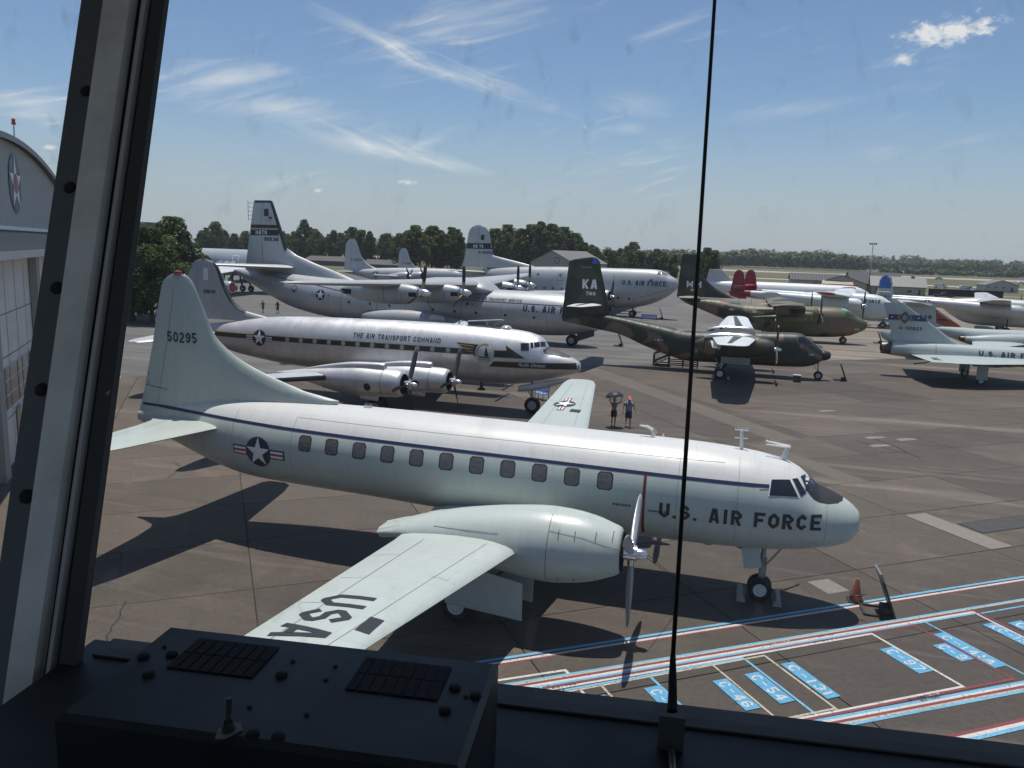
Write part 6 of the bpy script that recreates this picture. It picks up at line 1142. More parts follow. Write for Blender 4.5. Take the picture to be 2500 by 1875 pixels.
# ================================================================== people
SKIN = M('skin', (.42,.24,.16), .6, var=.05); SKIN2 = M('skin_tan', (.36,.20,.13), .6, var=.05); HAIR = M('hair_dark', (.03,.022,.018), .6)
def person(loc, rz, pose, label, skin, parts, h=1.72, shoe=None):
    """pose: joint positions in metres for a 1.72 m figure, x forward, y left"""
    P_ = empty('person', loc, rz, label, 'person'); P_.scale = (h/1.72,)*3
    J_ = dict(pel=(0,0,.93), spine=(0,0,1.12), chest=(.0,0,1.32), neck=(.0,0,1.46), head=(.02,0,1.56), crown=(.02,0,1.68), sl=(0,.17,1.40), sr=(0,-.17,1.40), hl=(0,.09,.90), hr=(0,-.09,.90)); J_.update(pose)
    names = list(J_); idx = {n_: i for i, n_ in enumerate(names)}; vv = [J_[n_] for n_ in names]
    ed = [('pel','spine'),('spine','chest'),('chest','neck'),('neck','head'),('head','crown'),('chest','sl'),('sl','el'),('el','wl'),('chest','sr'),('sr','er'),('er','wr'),('pel','hl'),('hl','kl'),('kl','al'),('al','tl'),('pel','hr'),('hr','kr'),('kr','ar'),('ar','tr')]
    rad = dict(pel=.135,spine=.12,chest=.135,neck=.055,head=.082,crown=.07,sl=.06,sr=.06,el=.042,er=.042,wl=.028,wr=.028,hl=.088,hr=.088,kl=.055,kr=.055,al=.036,ar=.036,tl=.032,tr=.032)
    E2 = [(idx[a_], idx[b_]) for a_, b_ in ed]; rr = [rad[n_] for n_ in names]
    for sd in 'lr':   # palm and five fingers
        w_ = Vector(J_['w'+sd]); d = (w_-Vector(J_['e'+sd])).normalized(); s_ = d.cross(Vector((1,.2,.1))).normalized(); k0 = len(vv); vv.append(tuple(w_+d*.07)); rr.append(.03); E2.append((idx['w'+sd], k0))
        for q, (o_, L) in enumerate(((-.028,.075),(-.010,.088),(.010,.082),(.028,.065))):
            k1 = len(vv); vv.append(tuple(w_+d*(.10+.3*L)+s_*o_)); rr.append(.0095); E2.append((k0,k1)); vv.append(tuple(w_+d*(.10+.85*L)+s_*o_+Vector((.02,0,0)))); rr.append(.008); E2.append((k1,k1+1))
        k1 = len(vv); vv.append(tuple(w_+d*.06-s_*.045)); rr.append(.011); E2.append((k0,k1)); vv.append(tuple(w_+d*.10-s_*.06)); rr.append(.009); E2.append((k1,k1+1))
    me = bpy.data.meshes.new('body'); me.from_pydata(vv, E2, []); o = link('body', me, P_)
    sk = o.modifiers.new('skin', 'SKIN'); 
    if not me.skin_vertices: 
        bm = bmesh.new(); bm.from_mesh(me); bm.verts.layers.skin.verify(); bm.to_mesh(me); bm.free()
    for i, sv in enumerate(me.skin_vertices[0].data): sv.radius = (rr[i], rr[i]); sv.use_root = (i == idx['pel'])
    ss = o.modifiers.new('sub', 'SUBSURF'); ss.levels = 1; ss.render_levels = 1
    me.materials.append(skin)
    hd = Vector(J_['head']); m = MB()
    m.tube([hd+Vector((.085,0,-.01)), hd+Vector((.112,0,-.03))], [.014,.012], 6); m.build('nose', skin, P_, 1)
    m = MB(); [m.lathe(hd+Vector((.078,s_*.032,.015)), (1,0,0), [(0,.013),(.006,.008),(.007,.001)], 8) for s_ in (-1,1)]; m.tube([hd+Vector((.082,-.025,-.06)), hd+Vector((.086,0,-.062)), hd+Vector((.082,.025,-.06))], .006, 5); m.build('face_features', HAIR, P_)
    for nm, mat, rings in parts: 
        m = MB(); k = 14; v = []; f = []
        for (c0, ax, ay, tilt) in rings: v += [(c0[0]+ax*math.cos(2*math.pi*i/k), c0[1]+ay*math.sin(2*math.pi*i/k), c0[2]+tilt*math.cos(2*math.pi*i/k)) for i in range(k)]
        f = [(i*k+j, i*k+(j+1) % k, (i+1)*k+(j+1) % k, (i+1)*k+j) for i in range(len(rings)-1) for j in range(k)]; f.append(tuple(range((len(rings)-1)*k, len(rings)*k)))
        m.add(v, f); m.build(nm, mat, P_, 1)
    for sd in 'lr':
        a_ = Vector(J_['a'+sd]); t_ = Vector(J_['t'+sd]); m = MB(); m.tube([a_+(a_-t_)*.35+Vector((0,0,-.035)), a_.lerp(t_,.4)+Vector((0,0,-.03)), t_+(t_-a_)*.1+Vector((0,0,-.005))], [.042,.05,.036], 8); m.build('shoe', shoe or BLACK, P_, 1)
    return P_
def limb(a, b, r0, r1): return (a, b, r0, r1)
def sleeve(P_, mat, pairs, name='sleeve'):
    m = MB()
    for a_, b_, r0, r1 in pairs: m.tube([a_, Vector(a_).lerp(Vector(b_),.5), b_], [r0,(r0+r1)/2,r1], 10)
    m.build(name, mat, P_, 1)
CAMI = M('top_speckled', (.16,.15,.11), .8, var=.6, scale=30); SHRT = M('shorts_black', (.012,.012,.013), .8); SHIRT = M('shirt_blue_white', (.10,.13,.26), .8, var=.0); t, b = nodes_of(SHIRT)
t.links.new(mx(t, mrange(t, noise(t, objc(t), 22, 2, .5), .52, .56, 0, 1), (.035,.05,.14), (.62,.64,.68)), b.inputs['Base Color'])
NAVYS = M('shorts_navy', (.025,.03,.05), .8); CAP = M('cap_orange', (.75,.16,.07), .6); SUNHAT = M('hat_cream', (.55,.45,.36), .8); SHOEW = M('shoe_white', (.65,.65,.65), .6)
leg1 = dict(kl=(.03,.09,.50), al=(0,.08,.09), tl=(.14,.09,.035), kr=(.05,-.09,.50), ar=(-.06,-.09,.10), tr=(.08,-.10,.035))
pw = person((-10.05,21.2,0), R(-75), dict(el=(.08,.36,1.50), wl=(.02,.42,1.74), er=(.06,-.30,1.58), wr=(.0,-.22,1.80), **leg1), 'person in black shorts and sun hat holding a dark umbrella overhead', SKIN,
 [('top', CAMI, [((0,0,.98),.115,.15,0),((0,0,1.12),.105,.135,0),((.01,0,1.28),.125,.165,0),((0,0,1.40),.10,.17,0),((0,0,1.45),.065,.09,0)]), ('shorts', SHRT, [((.02,0,.62),.13,.18,0),((.01,0,.78),.14,.185,0),((0,0,.92),.135,.175,0),((0,0,1.02),.118,.155,0)]), ('sun_hat', SUNHAT, [((.02,0,1.615),.18,.17,0),((.02,0,1.64),.12,.115,0),((.02,0,1.70),.105,.10,0),((.02,0,1.745),.07,.07,0)])], 1.68)
pm = person((-9.25,21.55,0), R(-70), dict(el=(-.03,.30,1.16), wl=(.06,.35,.93), er=(.0,-.31,1.16), wr=(.10,-.34,.92), kl=(.10,.09,.50), al=(.13,.08,.09), tl=(.27,.08,.035), kr=(.02,-.09,.50), ar=(-.26,-.09,.22), tr=(-.22,-.09,.10)), 'person in orange cap and blue patterned shirt walking beside the umbrella', SKIN2,
 [('shirt', SHIRT, [((0,0,.84),.135,.19,0),((0,0,1.0),.135,.18,0),((0,0,1.2),.14,.19,0),((0,0,1.36),.12,.20,0),((0,0,1.45),.07,.10,0)]), ('shorts', NAVYS, [((.03,0,.52),.15,.19,0),((.01,0,.70),.15,.19,0),((0,0,.90),.14,.18,0)]), ('cap', CAP, [((.06,0,1.60),.16,.09,-.012),((.02,0,1.63),.105,.092,0),((.02,0,1.70),.09,.085,0),((.02,0,1.735),.05,.05,0)])], 1.78, SHOEW)
sleeve(pm, SHIRT, [((0,.16,1.40),(-.015,.245,1.22),.075,.068),((0,-.16,1.40),(0,-.25,1.22),.075,.068)])
for i, (x, y, lb, tp, st) in enumerate(((-68.0,75.1,'person in khaki walking on the far ramp, left of two','tan',1),(-65.7,75.2,'person in dark clothes walking on the far ramp, right of two','dark',-1))):
    TOP = M('top_'+tp, (.16,.14,.09) if tp == 'tan' else (.018,.02,.025), .8); PNT = M('shorts_'+tp, (.07,.065,.05) if tp == 'tan' else (.015,.015,.018), .8)
    q = person((x,y,0), R(-95), dict(el=(-.05,.33,1.18), wl=(.10,.40,.95), er=(.05,-.33,1.18), wr=(.0,-.40,.95), kl=(.02+.1*st,.09,.50), al=(-.05+.1*st,.09,.09), tl=(.09+.1*st,.09,.035), kr=(.06-.1*st,-.09,.50), ar=(-.05-.1*st,-.09,.10), tr=(.09-.1*st,-.10,.04)), lb, SKIN2,
     [('shirt', TOP, [((0,0,.86),.13,.18,0),((0,0,1.1),.13,.18,0),((0,0,1.34),.125,.20,0),((0,0,1.45),.07,.1,0)]), ('shorts', PNT, [((.02,0,.5),.14,.18,0),((0,0,.9),.138,.175,0)]), ('hair', HAIR, [((.0,0,1.56),.098,.09,.03),((.0,0,1.66),.09,.085,.0),((.0,0,1.70),.05,.05,0)])], 1.78)
    sleeve(q, TOP, [((0,.16,1.40),(-.02,.25,1.24),.075,.065),((0,-.16,1.40),(.02,-.25,1.24),.075,.065)])
# umbrella
um = empty('umbrella', (-10.05,21.2,1.66), R(-75), 'dark blue umbrella tipped over the head of a walker', 'umbrella'); um.rotation_euler = (R(8),R(-6),R(-75))
m = MB(); K_ = 8; v = [(0,0,.42)]
for rr_, z_ in ((.28,.36),(.46,.22),(.54,.08)):
    for i in range(K_*2): a_ = 2*math.pi*i/(K_*2); q = rr_*(1 if i % 2 == 0 else .93); v.append((q*math.cos(a_)*.85, q*math.sin(a_), z_+(.0 if i % 2 == 0 else .03)))
n_ = K_*2; f = [(0,1+i,1+(i+1) % n_) for i in range(n_)]+[(1+r_*n_+i, 1+(r_+1)*n_+i, 1+(r_+1)*n_+(i+1) % n_, 1+r_*n_+(i+1) % n_) for r_ in range(2) for i in range(n_)]
m.add(v, f); m.build('canopy', M('umbrella_navy',(.012,.016,.035),.6), um)
m = MB(); m.tube([(0,0,.44),(0,0,-.05)], .01, 6); m.build('shaft', STEEL, um)
for i in range(K_): a_ = 2*math.pi*i/K_; m = MB(); m.bar((0,0,.40),(.45*math.cos(a_)*.85,.45*math.sin(a_),.2),.008); m.build('rib', STEEL, um)
# ================================================================== small things on the ramp
o = empty('traffic_cone', (.0,.78,0), 0, 'faded orange traffic cone with a tyre ring beside the sign stand', 'traffic cone')
m = MB(); m.lathe((0,0,0),(0,0,1),[(.03,.19),(.06,.18),(.35,.115),(.68,.045),(.70,.035),(.70,.001)],20); m.build('cone', M('cone_orange',(.32,.10,.065),.7,var=.15), o, 2)
m = MB(); m.box((0,0,.02),(.44,.44,.04)); m.build('base', M('cone_base_black',(.02,.02,.02),.8), o)
m = MB(); [m.tube([(.17*math.cos(2*math.pi*i/18),.17*math.sin(2*math.pi*i/18),.22+.02*math.sin(i)) for i in range(19)], .018, 6, 0, False)]; m.tube([(.16,.05,.23),(.3,.02,.25)],.012,6); m.build('rope_ring', DARKST, o, 1)
SIGN = M('sign_frame_dark', (.035,.037,.037), .5, .2)
def sign_stand(x, y, rz, label, k=1.):
    """tilted information panel on a flat frame, seen almost edge-on"""
    o = empty('sign_stand', (x,y,0), rz, label, 'sign', 'information sign stands'); o.scale = (k,k,k)
    m = MB(); [m.bar(p, q, .07, .05) for p, q in (((-.72,-.34,.03),(.05,-.34,.03)),((-.72,.34,.03),(.05,.34,.03)),((-.72,-.34,.03),(-.72,.34,.03)))]; m.build('base_frame', SIGN, o)
    m = MB(); m.bar((.08,0,0),(-.36,0,1.12),.72,.05); m.build('sign_panel', SIGN, o)
    m = MB(); m.bar((-.33,-.0,1.03),(-.42,-.0,1.26),.74,.06); m.build('panel_head', M('sign_metal',(.22,.24,.24),.4,.4), o)
    m = MB(); m.box((-.12,-.05,.12),(.26,.5,.22)); m.build('ballast_block', M('ballast_black',(.02,.022,.02),.7), o)
sign_stand(.82,.24,R(2),'tilted dark sign stand beside the orange cone'); sign_stand(5.75,47.0,R(0),'tilted dark sign stand before the dark camouflaged nose',1.2); sign_stand(14.7,83.2,R(0),'tilted dark sign stand near the olive camouflaged nose',1.2); sign_stand(-14.95,61.9,R(0),'tilted dark sign stand before the long airlifter nose',1.2); sign_stand(-14.0,103.5,R(0),'tilted dark sign stand by the deep bodied airlifter',1.3)
BB = M('bench_blue', (.06,.14,.42), .5); BBL = M('bench_pale_blue', (.20,.34,.68), .5)
def bench(x, y, rz, label, mat, L=1.5):
    o = empty('bench', (x,y,0), rz, label, 'bench', 'blue benches on the ramp'); m = None
    for k in range(3): m = MB(); m.box((0,-.16+.16*k,.45),(L,.13,.03)); m.build('seat_slat', mat, o)
    for k in range(3): m = MB(); m.box((0,.24+.03*k,.58+.15*k),(L,.03,.12)); m.build('back_slat', mat, o)
    for sx in (-1,1):
        m = MB(); x_ = sx*L*.46; m.tube([(x_,-.24,0),(x_,-.22,.45),(x_,-.2,.62),(x_,.2,.64)], .022, 6); m.tube([(x_,.28,0),(x_,.22,.45),(x_,.32,.95)], .022, 6); m.build('leg', BLACK, o)
bench(-15.9,27.6,R(-38),'small pale blue bench behind the silver airliner nose wheel',BBL,1.2); bench(-15.7,98.6,R(0),'blue bench in front of the deep bodied airlifter',BB,2.4); bench(19.9,116.3,R(-10),'blue bench under the red tailed aircraft',BB,3.4)
m = MB(); 
for i, (p, q) in enumerate((((2.35,-.62),(2.5,.62)),)): pass
CH = M('chock_concrete', (.34,.32,.28), .85)
for k, (x_, lb) in enumerate(((-2.24,'pale wheel chock in front of the near nose wheel'),(-3.24,'pale wheel chock behind the near nose wheel'))):
    m = MB(); s_ = 1 if k == 0 else -1; m.add([(x_-.13,-.42,0),(x_+.13,-.42,0),(x_+.13,.42,0),(x_-.13,.42,0),(x_-.06+.03*s_,-.42,.2),(x_+.06+.03*s_,-.42,.2),(x_+.06+.03*s_,.42,.2),(x_-.06+.03*s_,.42,.2)], [(0,3,2,1),(4,5,6,7),(0,1,5,4),(1,2,6,5),(2,3,7,6),(3,0,4,7)]); tag(m.build('wheel_chock', CH), lb, 'wheel chock', 'wheel chocks of the near transport')
for k, (s_, lb) in enumerate(((8.1,'wheel chock ahead of the camouflaged main wheel'),(9.35,'wheel chock behind the camouflaged main wheel'))):
    m = MB(); m.box((4.42-s_,43.05,.1),(.2,.7,.2)); tag(m.build('wheel_chock', CH), lb, 'wheel chock', 'wheel chocks of the camouflaged twin')
m = MB(); p0 = Vector((-2.6,.05,.3)); p1 = Vector((-1.5,1.45,.03))
m.tube([p0.lerp(p1,i/12)+Vector((0,0,-.22*math.sin(math.pi*i/12)*(.5))) for i in range(13)], .018, 6); tag(m.build('tie_down_chain', DARKST, None, 1), 'dark tie down chain from the nose wheel to the patch', 'chain')
m = MB(); p0 = Vector((-5.7,-3.81,2.37)); p1 = Vector((-4.6,-.2,.02)); m.tube([p0.lerp(p1,i/6) for i in range(7)], .008, 5); tag(m.build('propeller_tether', DARKST), 'thin tether line from the near propeller hub to the ground', 'tether')
o = empty('equipment_box', (1.72,44.4,0), 0, 'small box with pale lid on the ramp by the camouflaged aircraft', 'box'); m = MB(); m.box((0,0,.28),(.55,.5,.5)); m.build('body', DARKST, o); m = MB(); m.box((0,0,.56),(.62,.58,.06)); m.build('lid', M('lid_pale',(.5,.52,.52),.5), o)
o = empty('wooden_steps', (-8.4,48.7,0), R(0), 'dark wooden steps with railing under the camouflaged tail', 'steps'); WD_ = M('dark_timber', (.03,.027,.024), .8, var=.2)
for k in range(5): m = MB(); m.box((-1.7+.28*k,0,.16+.16*k),(.3,1.2,.05)); m.build('tread', WD_, o)
for y_ in (-.62,.62):
    m = MB(); [m.bar(p, q, .09) for p, q in (((-1.9,y_,0),(-1.9,y_,1.15)),((-.55,y_,0),(-.55,y_,1.6)),((2.0,y_,0),(2.0,y_,.75)),((-1.9,y_,.35),(-.55,y_,1.05)),((-1.9,y_,1.1),(-.9,y_,1.5)),((-1.9,y_,.2),(2.0,y_,.2)),((-.6,y_,.55),(2.0,y_,.55)),((.7,y_,0),(.7,y_,.7)))]; m.build('railing', WD_, o)
    for k in range(6): m = MB(); m.bar((-1.75+.2*k,y_,.4+.1*k),(-1.75+.2*k,y_,1.15+.07*k),.035); m.build('baluster', WD_, o)
# light mast, fences, vehicles
o = empty('light_mast', (42.3,270,-.05), 0, 'tall grey floodlight mast above the tan buildings', 'light mast'); m = MB(); m.tube([(0,0,0),(0,0,8),(0,0,16.6)], [.28,.22,.14], 10); m.build('mast', M('mast_grey',(.42,.42,.40),.6), o, 1)
m = MB(); m.bar((-1.1,0,16.4),(1.1,0,16.4),.12); m.build('crossarm', DARKST, o)
for x_ in (-1.0,-.35,.35,1.0): m = MB(); m.box((x_,-.2,16.7),(.42,.45,.4),0,rx=R(-25)); m.build('floodlight', DARKST, o)
m = MB(); m.box((.1,0,10.2),(1.1,.3,.6)); m.box((-.3,-.1,9.4),(.4,.3,.4)); m.build('equipment_case', M('case_tan',(.35,.33,.25),.6), o)
o = empty('street_lamp', (82,420,-.05), 0, 'small white lamp post near the parked vans', 'street lamp'); m = MB(); m.tube([(0,0,0),(0,0,6.2)],[.1,.07],8); m.build('post', WHITE, o); m = MB(); m.lathe((0,0,6.2),(0,0,1),[(0,.2),(.2,.5),(.45,.45),(.5,.1),(.55,.01)],12); m.build('lamp_head', WHITE, o, 1)
o = empty('utility_pole', (124,352,-.05), 0, 'dark wooden utility pole at the right edge', 'utility pole'); m = MB(); m.tube([(0,0,0),(0,0,7.6)],[.18,.13],8); m.build('post', M('pole_wood',(.06,.045,.035),.8), o); m = MB(); m.box((0,0,7.3),(.6,.4,.5)); m.build('transformer', DARKST, o)
o = empty('screen_fence', (60.5,267,-.05), R(7), 'black screened fence behind the dark pickup truck', 'fence'); FB = M('screen_black', (.016,.017,.017), .8)
for k in range(8): m = MB(); m.box((1.45+2.9*k,0,1.25),(2.8,.05,2.3)); m.build('screen_panel', FB, o)
for k in range(9): m = MB(); m.box((2.9*k,.05,1.3),(.09,.09,2.6)); m.build('post', DARKST, o)
o = empty('wire_fence', (-2,140,-.05), R(5), 'thin wire fence on the grass behind the red tail booms', 'fence')
for k in range(11): m = MB(); m.box((2.4*k,0,1.1),(.06,.06,2.2)); m.build('post', DARKST, o)
for z_ in (.3,1.1,2.15): m = MB(); m.bar((0,0,z_),(24,0,z_),.015); m.build('wire', DARKST, o)
def car(x, y, rz, label, body, L, prof, win, wr=.34, group='vehicles parked beyond the ramp', name='parked_car', cat='car'):
    o = empty(name, (x,y,-.05), rz, label, cat, group); W_ = 1.85; m = MB(); n_ = len(prof)
    v = [(a_,-W_/2*(1 if b_ < 1.0 else .86),b_) for a_, b_ in prof]+[(a_,W_/2*(1 if b_ < 1.0 else .86),b_) for a_, b_ in prof]
    m.add(v, [tuple(range(n_)), tuple(range(2*n_-1,n_-1,-1))]+[(i,n_+i,n_+(i+1) % n_,(i+1) % n_) for i in range(n_)]); m.build('body', body, o)
    for q in win:
        for sg in (-1,1): m = MB(); m.add([(a_, sg*(W_/2*(.93 if b_ < 1.05 else .885)+.01), b_) for a_, b_ in q], [tuple(range(len(q)))]); m.build('window', GLASSD, o)
    for x_ in (-L*.31,L*.31):
        for sg in (-1,1): wh_ = wheel(o, -x_, sg*W_*.46, wr, wr, .22)
    for sg in (-1,1): m = MB(); m.box((L/2-.02,sg*.65,.72),(.06,.3,.14)); m.build('headlight', WHITE, o)
    return o
CW = M('car_white', (.72,.73,.74), .3, var=0, coat=.5); CK = M('car_black', (.012,.014,.018), .25, var=0, coat=.5); CS = M('car_silver', (.38,.40,.42), .3, .5, var=0)
PK = [(-2.9,.5),(-2.9,1.15),(-.7,1.18),(-.5,1.85),(.75,1.85),(1.35,1.22),(2.75,1.1),(2.9,.9),(2.9,.45)]
VN = [(-2.9,.4),(-2.9,2.0),(-2.7,2.1),(1.2,2.1),(1.9,1.35),(2.75,1.15),(2.9,.9),(2.9,.4)]
SD = [(-2.3,.4),(-2.3,.95),(-1.6,1.05),(-1.0,1.45),(.5,1.45),(1.1,1.02),(2.15,.9),(2.3,.7),(2.3,.35)]
car(61.2,250.5,R(-6),'dark pickup truck driving past the screened fence',CK,5.8,PK,[[(-.55,1.25),(-.38,1.75),(.7,1.75),(1.15,1.25)]],.4,name='pickup_truck',cat='truck')
car(89.3,375,R(0),'white cargo van parked beyond the screened fence',CW,5.8,VN,[[(.7,1.4),(.7,1.9),(1.15,1.9),(1.65,1.4)]],.36,name='cargo_van',cat='van')
car(86.6,325,R(8),'white passenger van with side windows behind the fence',CW,5.6,[(a_,b_*.92) for a_, b_ in VN],[[(-2.6,1.35),(-2.6,1.75),(-1.4,1.75),(-1.4,1.35)],[(-1.25,1.35),(-1.25,1.75),(-.1,1.75),(-.1,1.35)],[(.05,1.35),(.05,1.75),(1.1,1.75),(1.5,1.3)]],.36,name='passenger_van',cat='van')
car(90.6,338,R(12),'white minibus with a blue side band behind the fence',CW,5.8,[(a_,b_*1.12) for a_, b_ in VN],[[(-2.6,1.5),(-2.6,2.0),(1.1,2.0),(1.5,1.5)]],.38,name='minibus',cat='van')
for i, (x, y, mm, lb) in enumerate(((30,760,CW,'tiny white car on the runway road, left one'),(45,765,CW,'tiny white car on the runway road, right one'),(150,640,CS,'tiny silver car far across the grass, centre'),(180,560,CW,'tiny white car far across the grass, right'),(210,590,CS,'tiny silver car near the scrub at far right'),(-20,640,CK,'dark truck far away left of the red fins'),(-16,640,CW,'white tanker truck far away left of the red fins'))):
    pr_ = VN if 'truck' in lb else SD; car(x, y, R(5), lb, mm, 4.6 if pr_ is SD else 5.8, [(a_*1.15,b_*1.2) for a_, b_ in pr_], [[(-1.0,1.3),(-.8,1.6),(.5,1.6),(.9,1.3)]], .4, 'vehicles far across the airfield')
# ================================================================== control tower cab round the camera
KA, KN = Vector((.9934,.1147,0)), Vector((-.1147,.9934,0)); KC = Vector((CX,CY,CZ))
def kc(a_, n_, z_): return KC+KA*a_+KN*n_+Vector((0,0,z_))
cab = empty('control_tower', (0,0,0), 0, 'dark control tower cab with a leaning window post and sill in the foreground', 'tower')
NAVYP = M('sill_navy_paint', (.010,.015,.020), .55, var=.2, scale=12); TWALL = M('tower_wall', (.36,.37,.37), .7, var=.1); CEIL = M('tower_ceiling', (.72,.73,.73), .8)
def kbox(name, a0, a1, n0, n1, z0, z1, mat, par=cab):
    v = [kc(a_,n_,z_) for z_ in (z0,z1) for a_, n_ in ((a0,n0),(a1,n0),(a1,n1),(a0,n1))]
    return mk(name, v, [(0,3,2,1),(4,5,6,7),(0,1,5,4),(1,2,6,5),(2,3,7,6),(3,0,4,7)], mat, par)
kbox('window_sill', -.52, 2.4, .18, .662, -.46, -.402, NAVYP)
kbox('window_sill', -2.2, -.521, .02, .50, -.46, -.43, NAVYP)
kbox('parapet_wall', -.62, 2.4, .50, .64, -1.62, -.461, TWALL); kbox('floor', -2.4, 2.4, -4.2, .64, -1.75, -1.62, CEIL); kbox('ceiling', -2.9, 2.9, -4.6, 1.75, .78, .98, CEIL)
kbox('parapet_wall', -2.4, 2.4, -4.2, -4.08, -1.62, -.30, TWALL); kbox('parapet_wall', 2.28, 2.4, -4.07, .499, -1.62, -.35, TWALL); kbox('parapet_wall', -2.4, -2.28, -4.07, -.6, -1.62, -.35, TWALL)
for a_, n_ in ((-2.3,-4.1),(2.3,-4.1),(0,-4.1),(-2.3,-2.2),(2.3,-2.2),(2.3,.5),(-2.3,-.6)): kbox('window_post', a_-.09, a_+.09, n_-.09, n_+.09, -.30, .779, TWALL)
kbox('tower_shaft', -2.2, 2.2, -4.0, .45, -9.85, -1.751, TWALL)
pn = lambda z_, off=0.: .646-off+.518*(z_+.3975)
kbox('window_frame', -.50, 2.4, .632, .664, -.4015, -.3995, M('frame_grey',(.075,.075,.072),.6,var=.2,scale=20))
ED = [(-.601,-.7314),(-.5716,-.6955),(-.5428,-.6565),(-.5347,-.6449),(-.5298,-.638),(-.5245,-.6328),(-.5059,-.6144)]
def ea(i, z_): b_, t_ = ED[i]; return b_+(t_-b_)*(z_+.388)/.691
PEEL = M('peeling_paint', (.03,.032,.032), .75, var=0); t, b = nodes_of(PEEL)
t.links.new(mx(t, mrange(t, noise(t, geoc(t), 26, 6, .65, .5), .66, .675, 0, 1), (.065,.067,.067), (.32,.31,.29)), b.inputs['Base Color'])
STR = [(0,1,.032,M('post_dark_grey',(.14,.16,.17),.55,var=.15,scale=8),'dark_plate'),(1,2,.038,M('post_light_grey',(.88,.90,.88),.5,var=.22,scale=9),'light_strip'),(2,3,.024,HOLE,'rubber_gasket'),(3,4,.033,M('post_bead_grey',(.55,.56,.56),.5),'glazing_bead'),(4,5,.025,HOLE,'rubber_gasket'),(5,6,.030,PEEL,'peeling_edge')]
post = empty('corner_post', (0,0,0)); post.parent = cab
for i, j, off, mat, nm in STR:
    v = []
    for z_ in (-.46,.777):
        for q in (i, j):
            for o_ in (.020, off): v.append(kc(ea(q,z_)+(.0004 if q == i else -.0004), pn(z_,o_), z_))
    mk(nm, v, [(1,3,7,5),(0,4,6,2),(0,1,5,4),(2,6,7,3),(4,5,7,6),(0,2,3,1)], mat, post)
for a_, z_ in ((-.682,.1775),(-.6632,.0568),(-.6409,-.0575),(-.6224,-.1635),(-.6039,-.2649)):
    m = MB(); nn = (KN*-1+Vector((0,0,.5))).normalized(); m.lathe(kc(a_,pn(z_,.031),z_), nn, [(0,.0075),(.003,.0075),(.005,.004),(.005,.0005)], 14); m.build('bolt', HOLE, post, 2)
GL = bpy.data.materials.new('window_glass'); GL.use_nodes = True; t = GL.node_tree; t.nodes.clear(); go = N(t,'ShaderNodeOutputMaterial')
tr = N(t,'ShaderNodeBsdfTransparent'); tr.inputs[0].default_value = (.968,.962,.935,1); gs = N(t,'ShaderNodeBsdfGlossy'); gs.inputs['Roughness'].default_value = .0; gs.inputs[0].default_value = (.9,.95,.95,1); fr = N(t,'ShaderNodeFresnel'); fr.inputs[0].default_value = 1.5
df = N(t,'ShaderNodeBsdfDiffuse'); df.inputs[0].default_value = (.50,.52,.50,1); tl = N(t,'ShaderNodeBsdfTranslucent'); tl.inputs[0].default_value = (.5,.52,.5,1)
p = geoc(t); mp = N(t,'ShaderNodeMapping'); t.links.new(p, mp.inputs[0]); mp.inputs['Scale'].default_value = (34,34,2.2)
s1 = mrange(t, noise(t, mp.outputs[0], 1., 4, .6, .2), .56, .78, 0, 1); sm = mrange(t, noise(t, p, 9, 3, .5), .45, .7, .15, 1); dots = mrange(t, noise(t, p, 160, 2, .5), .74, .80, 0, 1)
dirt_veil = mt(t,'ADD', mt(t,'ADD', mt(t,'MULTIPLY', mt(t,'MULTIPLY', s1, sm), .36), mt(t,'MULTIPLY', dots, .10)), .028)  # streaks and specks of dirt, plus an even film imitating the reflected veil
a1 = N(t,'ShaderNodeMixShader'); t.links.new(fr.outputs[0], a1.inputs[0]); t.links.new(tr.outputs[0], a1.inputs[1]); t.links.new(gs.outputs[0], a1.inputs[2])
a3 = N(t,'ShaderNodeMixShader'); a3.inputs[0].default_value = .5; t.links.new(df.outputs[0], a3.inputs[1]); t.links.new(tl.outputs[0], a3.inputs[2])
a2 = N(t,'ShaderNodeMixShader'); t.links.new(dirt_veil, a2.inputs[0]); t.links.new(a1.outputs[0], a2.inputs[1]); t.links.new(a3.outputs[0], a2.inputs[2]); t.links.new(a2.outputs[0], go.inputs[0])
def pane(a0b, a0t, a1b, a1t, z0=-.4, z1=.777):
    v = [kc(a0b,pn(z0),z0), kc(a1b,pn(z0),z0), kc(a1t,pn(z1),z1), kc(a0t,pn(z1),z1)]
    return mk('window_pane', v, [(0,1,2,3)], GL, cab)
rodA = lambda z_: .0529+.074*(z_+.387)*.42
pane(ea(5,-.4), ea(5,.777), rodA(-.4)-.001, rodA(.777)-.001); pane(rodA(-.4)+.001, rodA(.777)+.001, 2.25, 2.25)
b0, b1 = kc(ea(0,-.43)-.001,pn(-.43),-.43), kc(ea(0,.777)-.001,pn(.777),.777); dl = (KA*-.707+KN*-.707)*1.9
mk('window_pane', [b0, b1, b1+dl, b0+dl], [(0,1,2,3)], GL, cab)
m = MB(); m.tube([kc(rodA(-.40),pn(-.40,.006),-.40), kc(rodA(.777),pn(.777,.006),.777)], .0021, 8); m.build('window_rod', M('rod_black',(.012,.012,.013),.5), cab, 1)
br = kbox('rod_bracket', .0415, .0625, .598, .604, -.402, -.372, M('bracket_dark',(.10,.11,.11),.5,.3))
m = MB(); m.tube([kc(.0529,.612,-.375), kc(.0529,.635,-.36), kc(.0529,.65,-.345)], [.004,.0036,.0024], 8); m.build('rod_socket', HOLE, br, 2)
m = MB(); m.tube([kc(.0527,.592,-.3985), kc(.0527,.565,-.3985), kc(.0527,.50,-.3985)], .0028, 8); m.build('rod_end', M('rod_grey',(.16,.17,.175),.4,.4), br, 1)
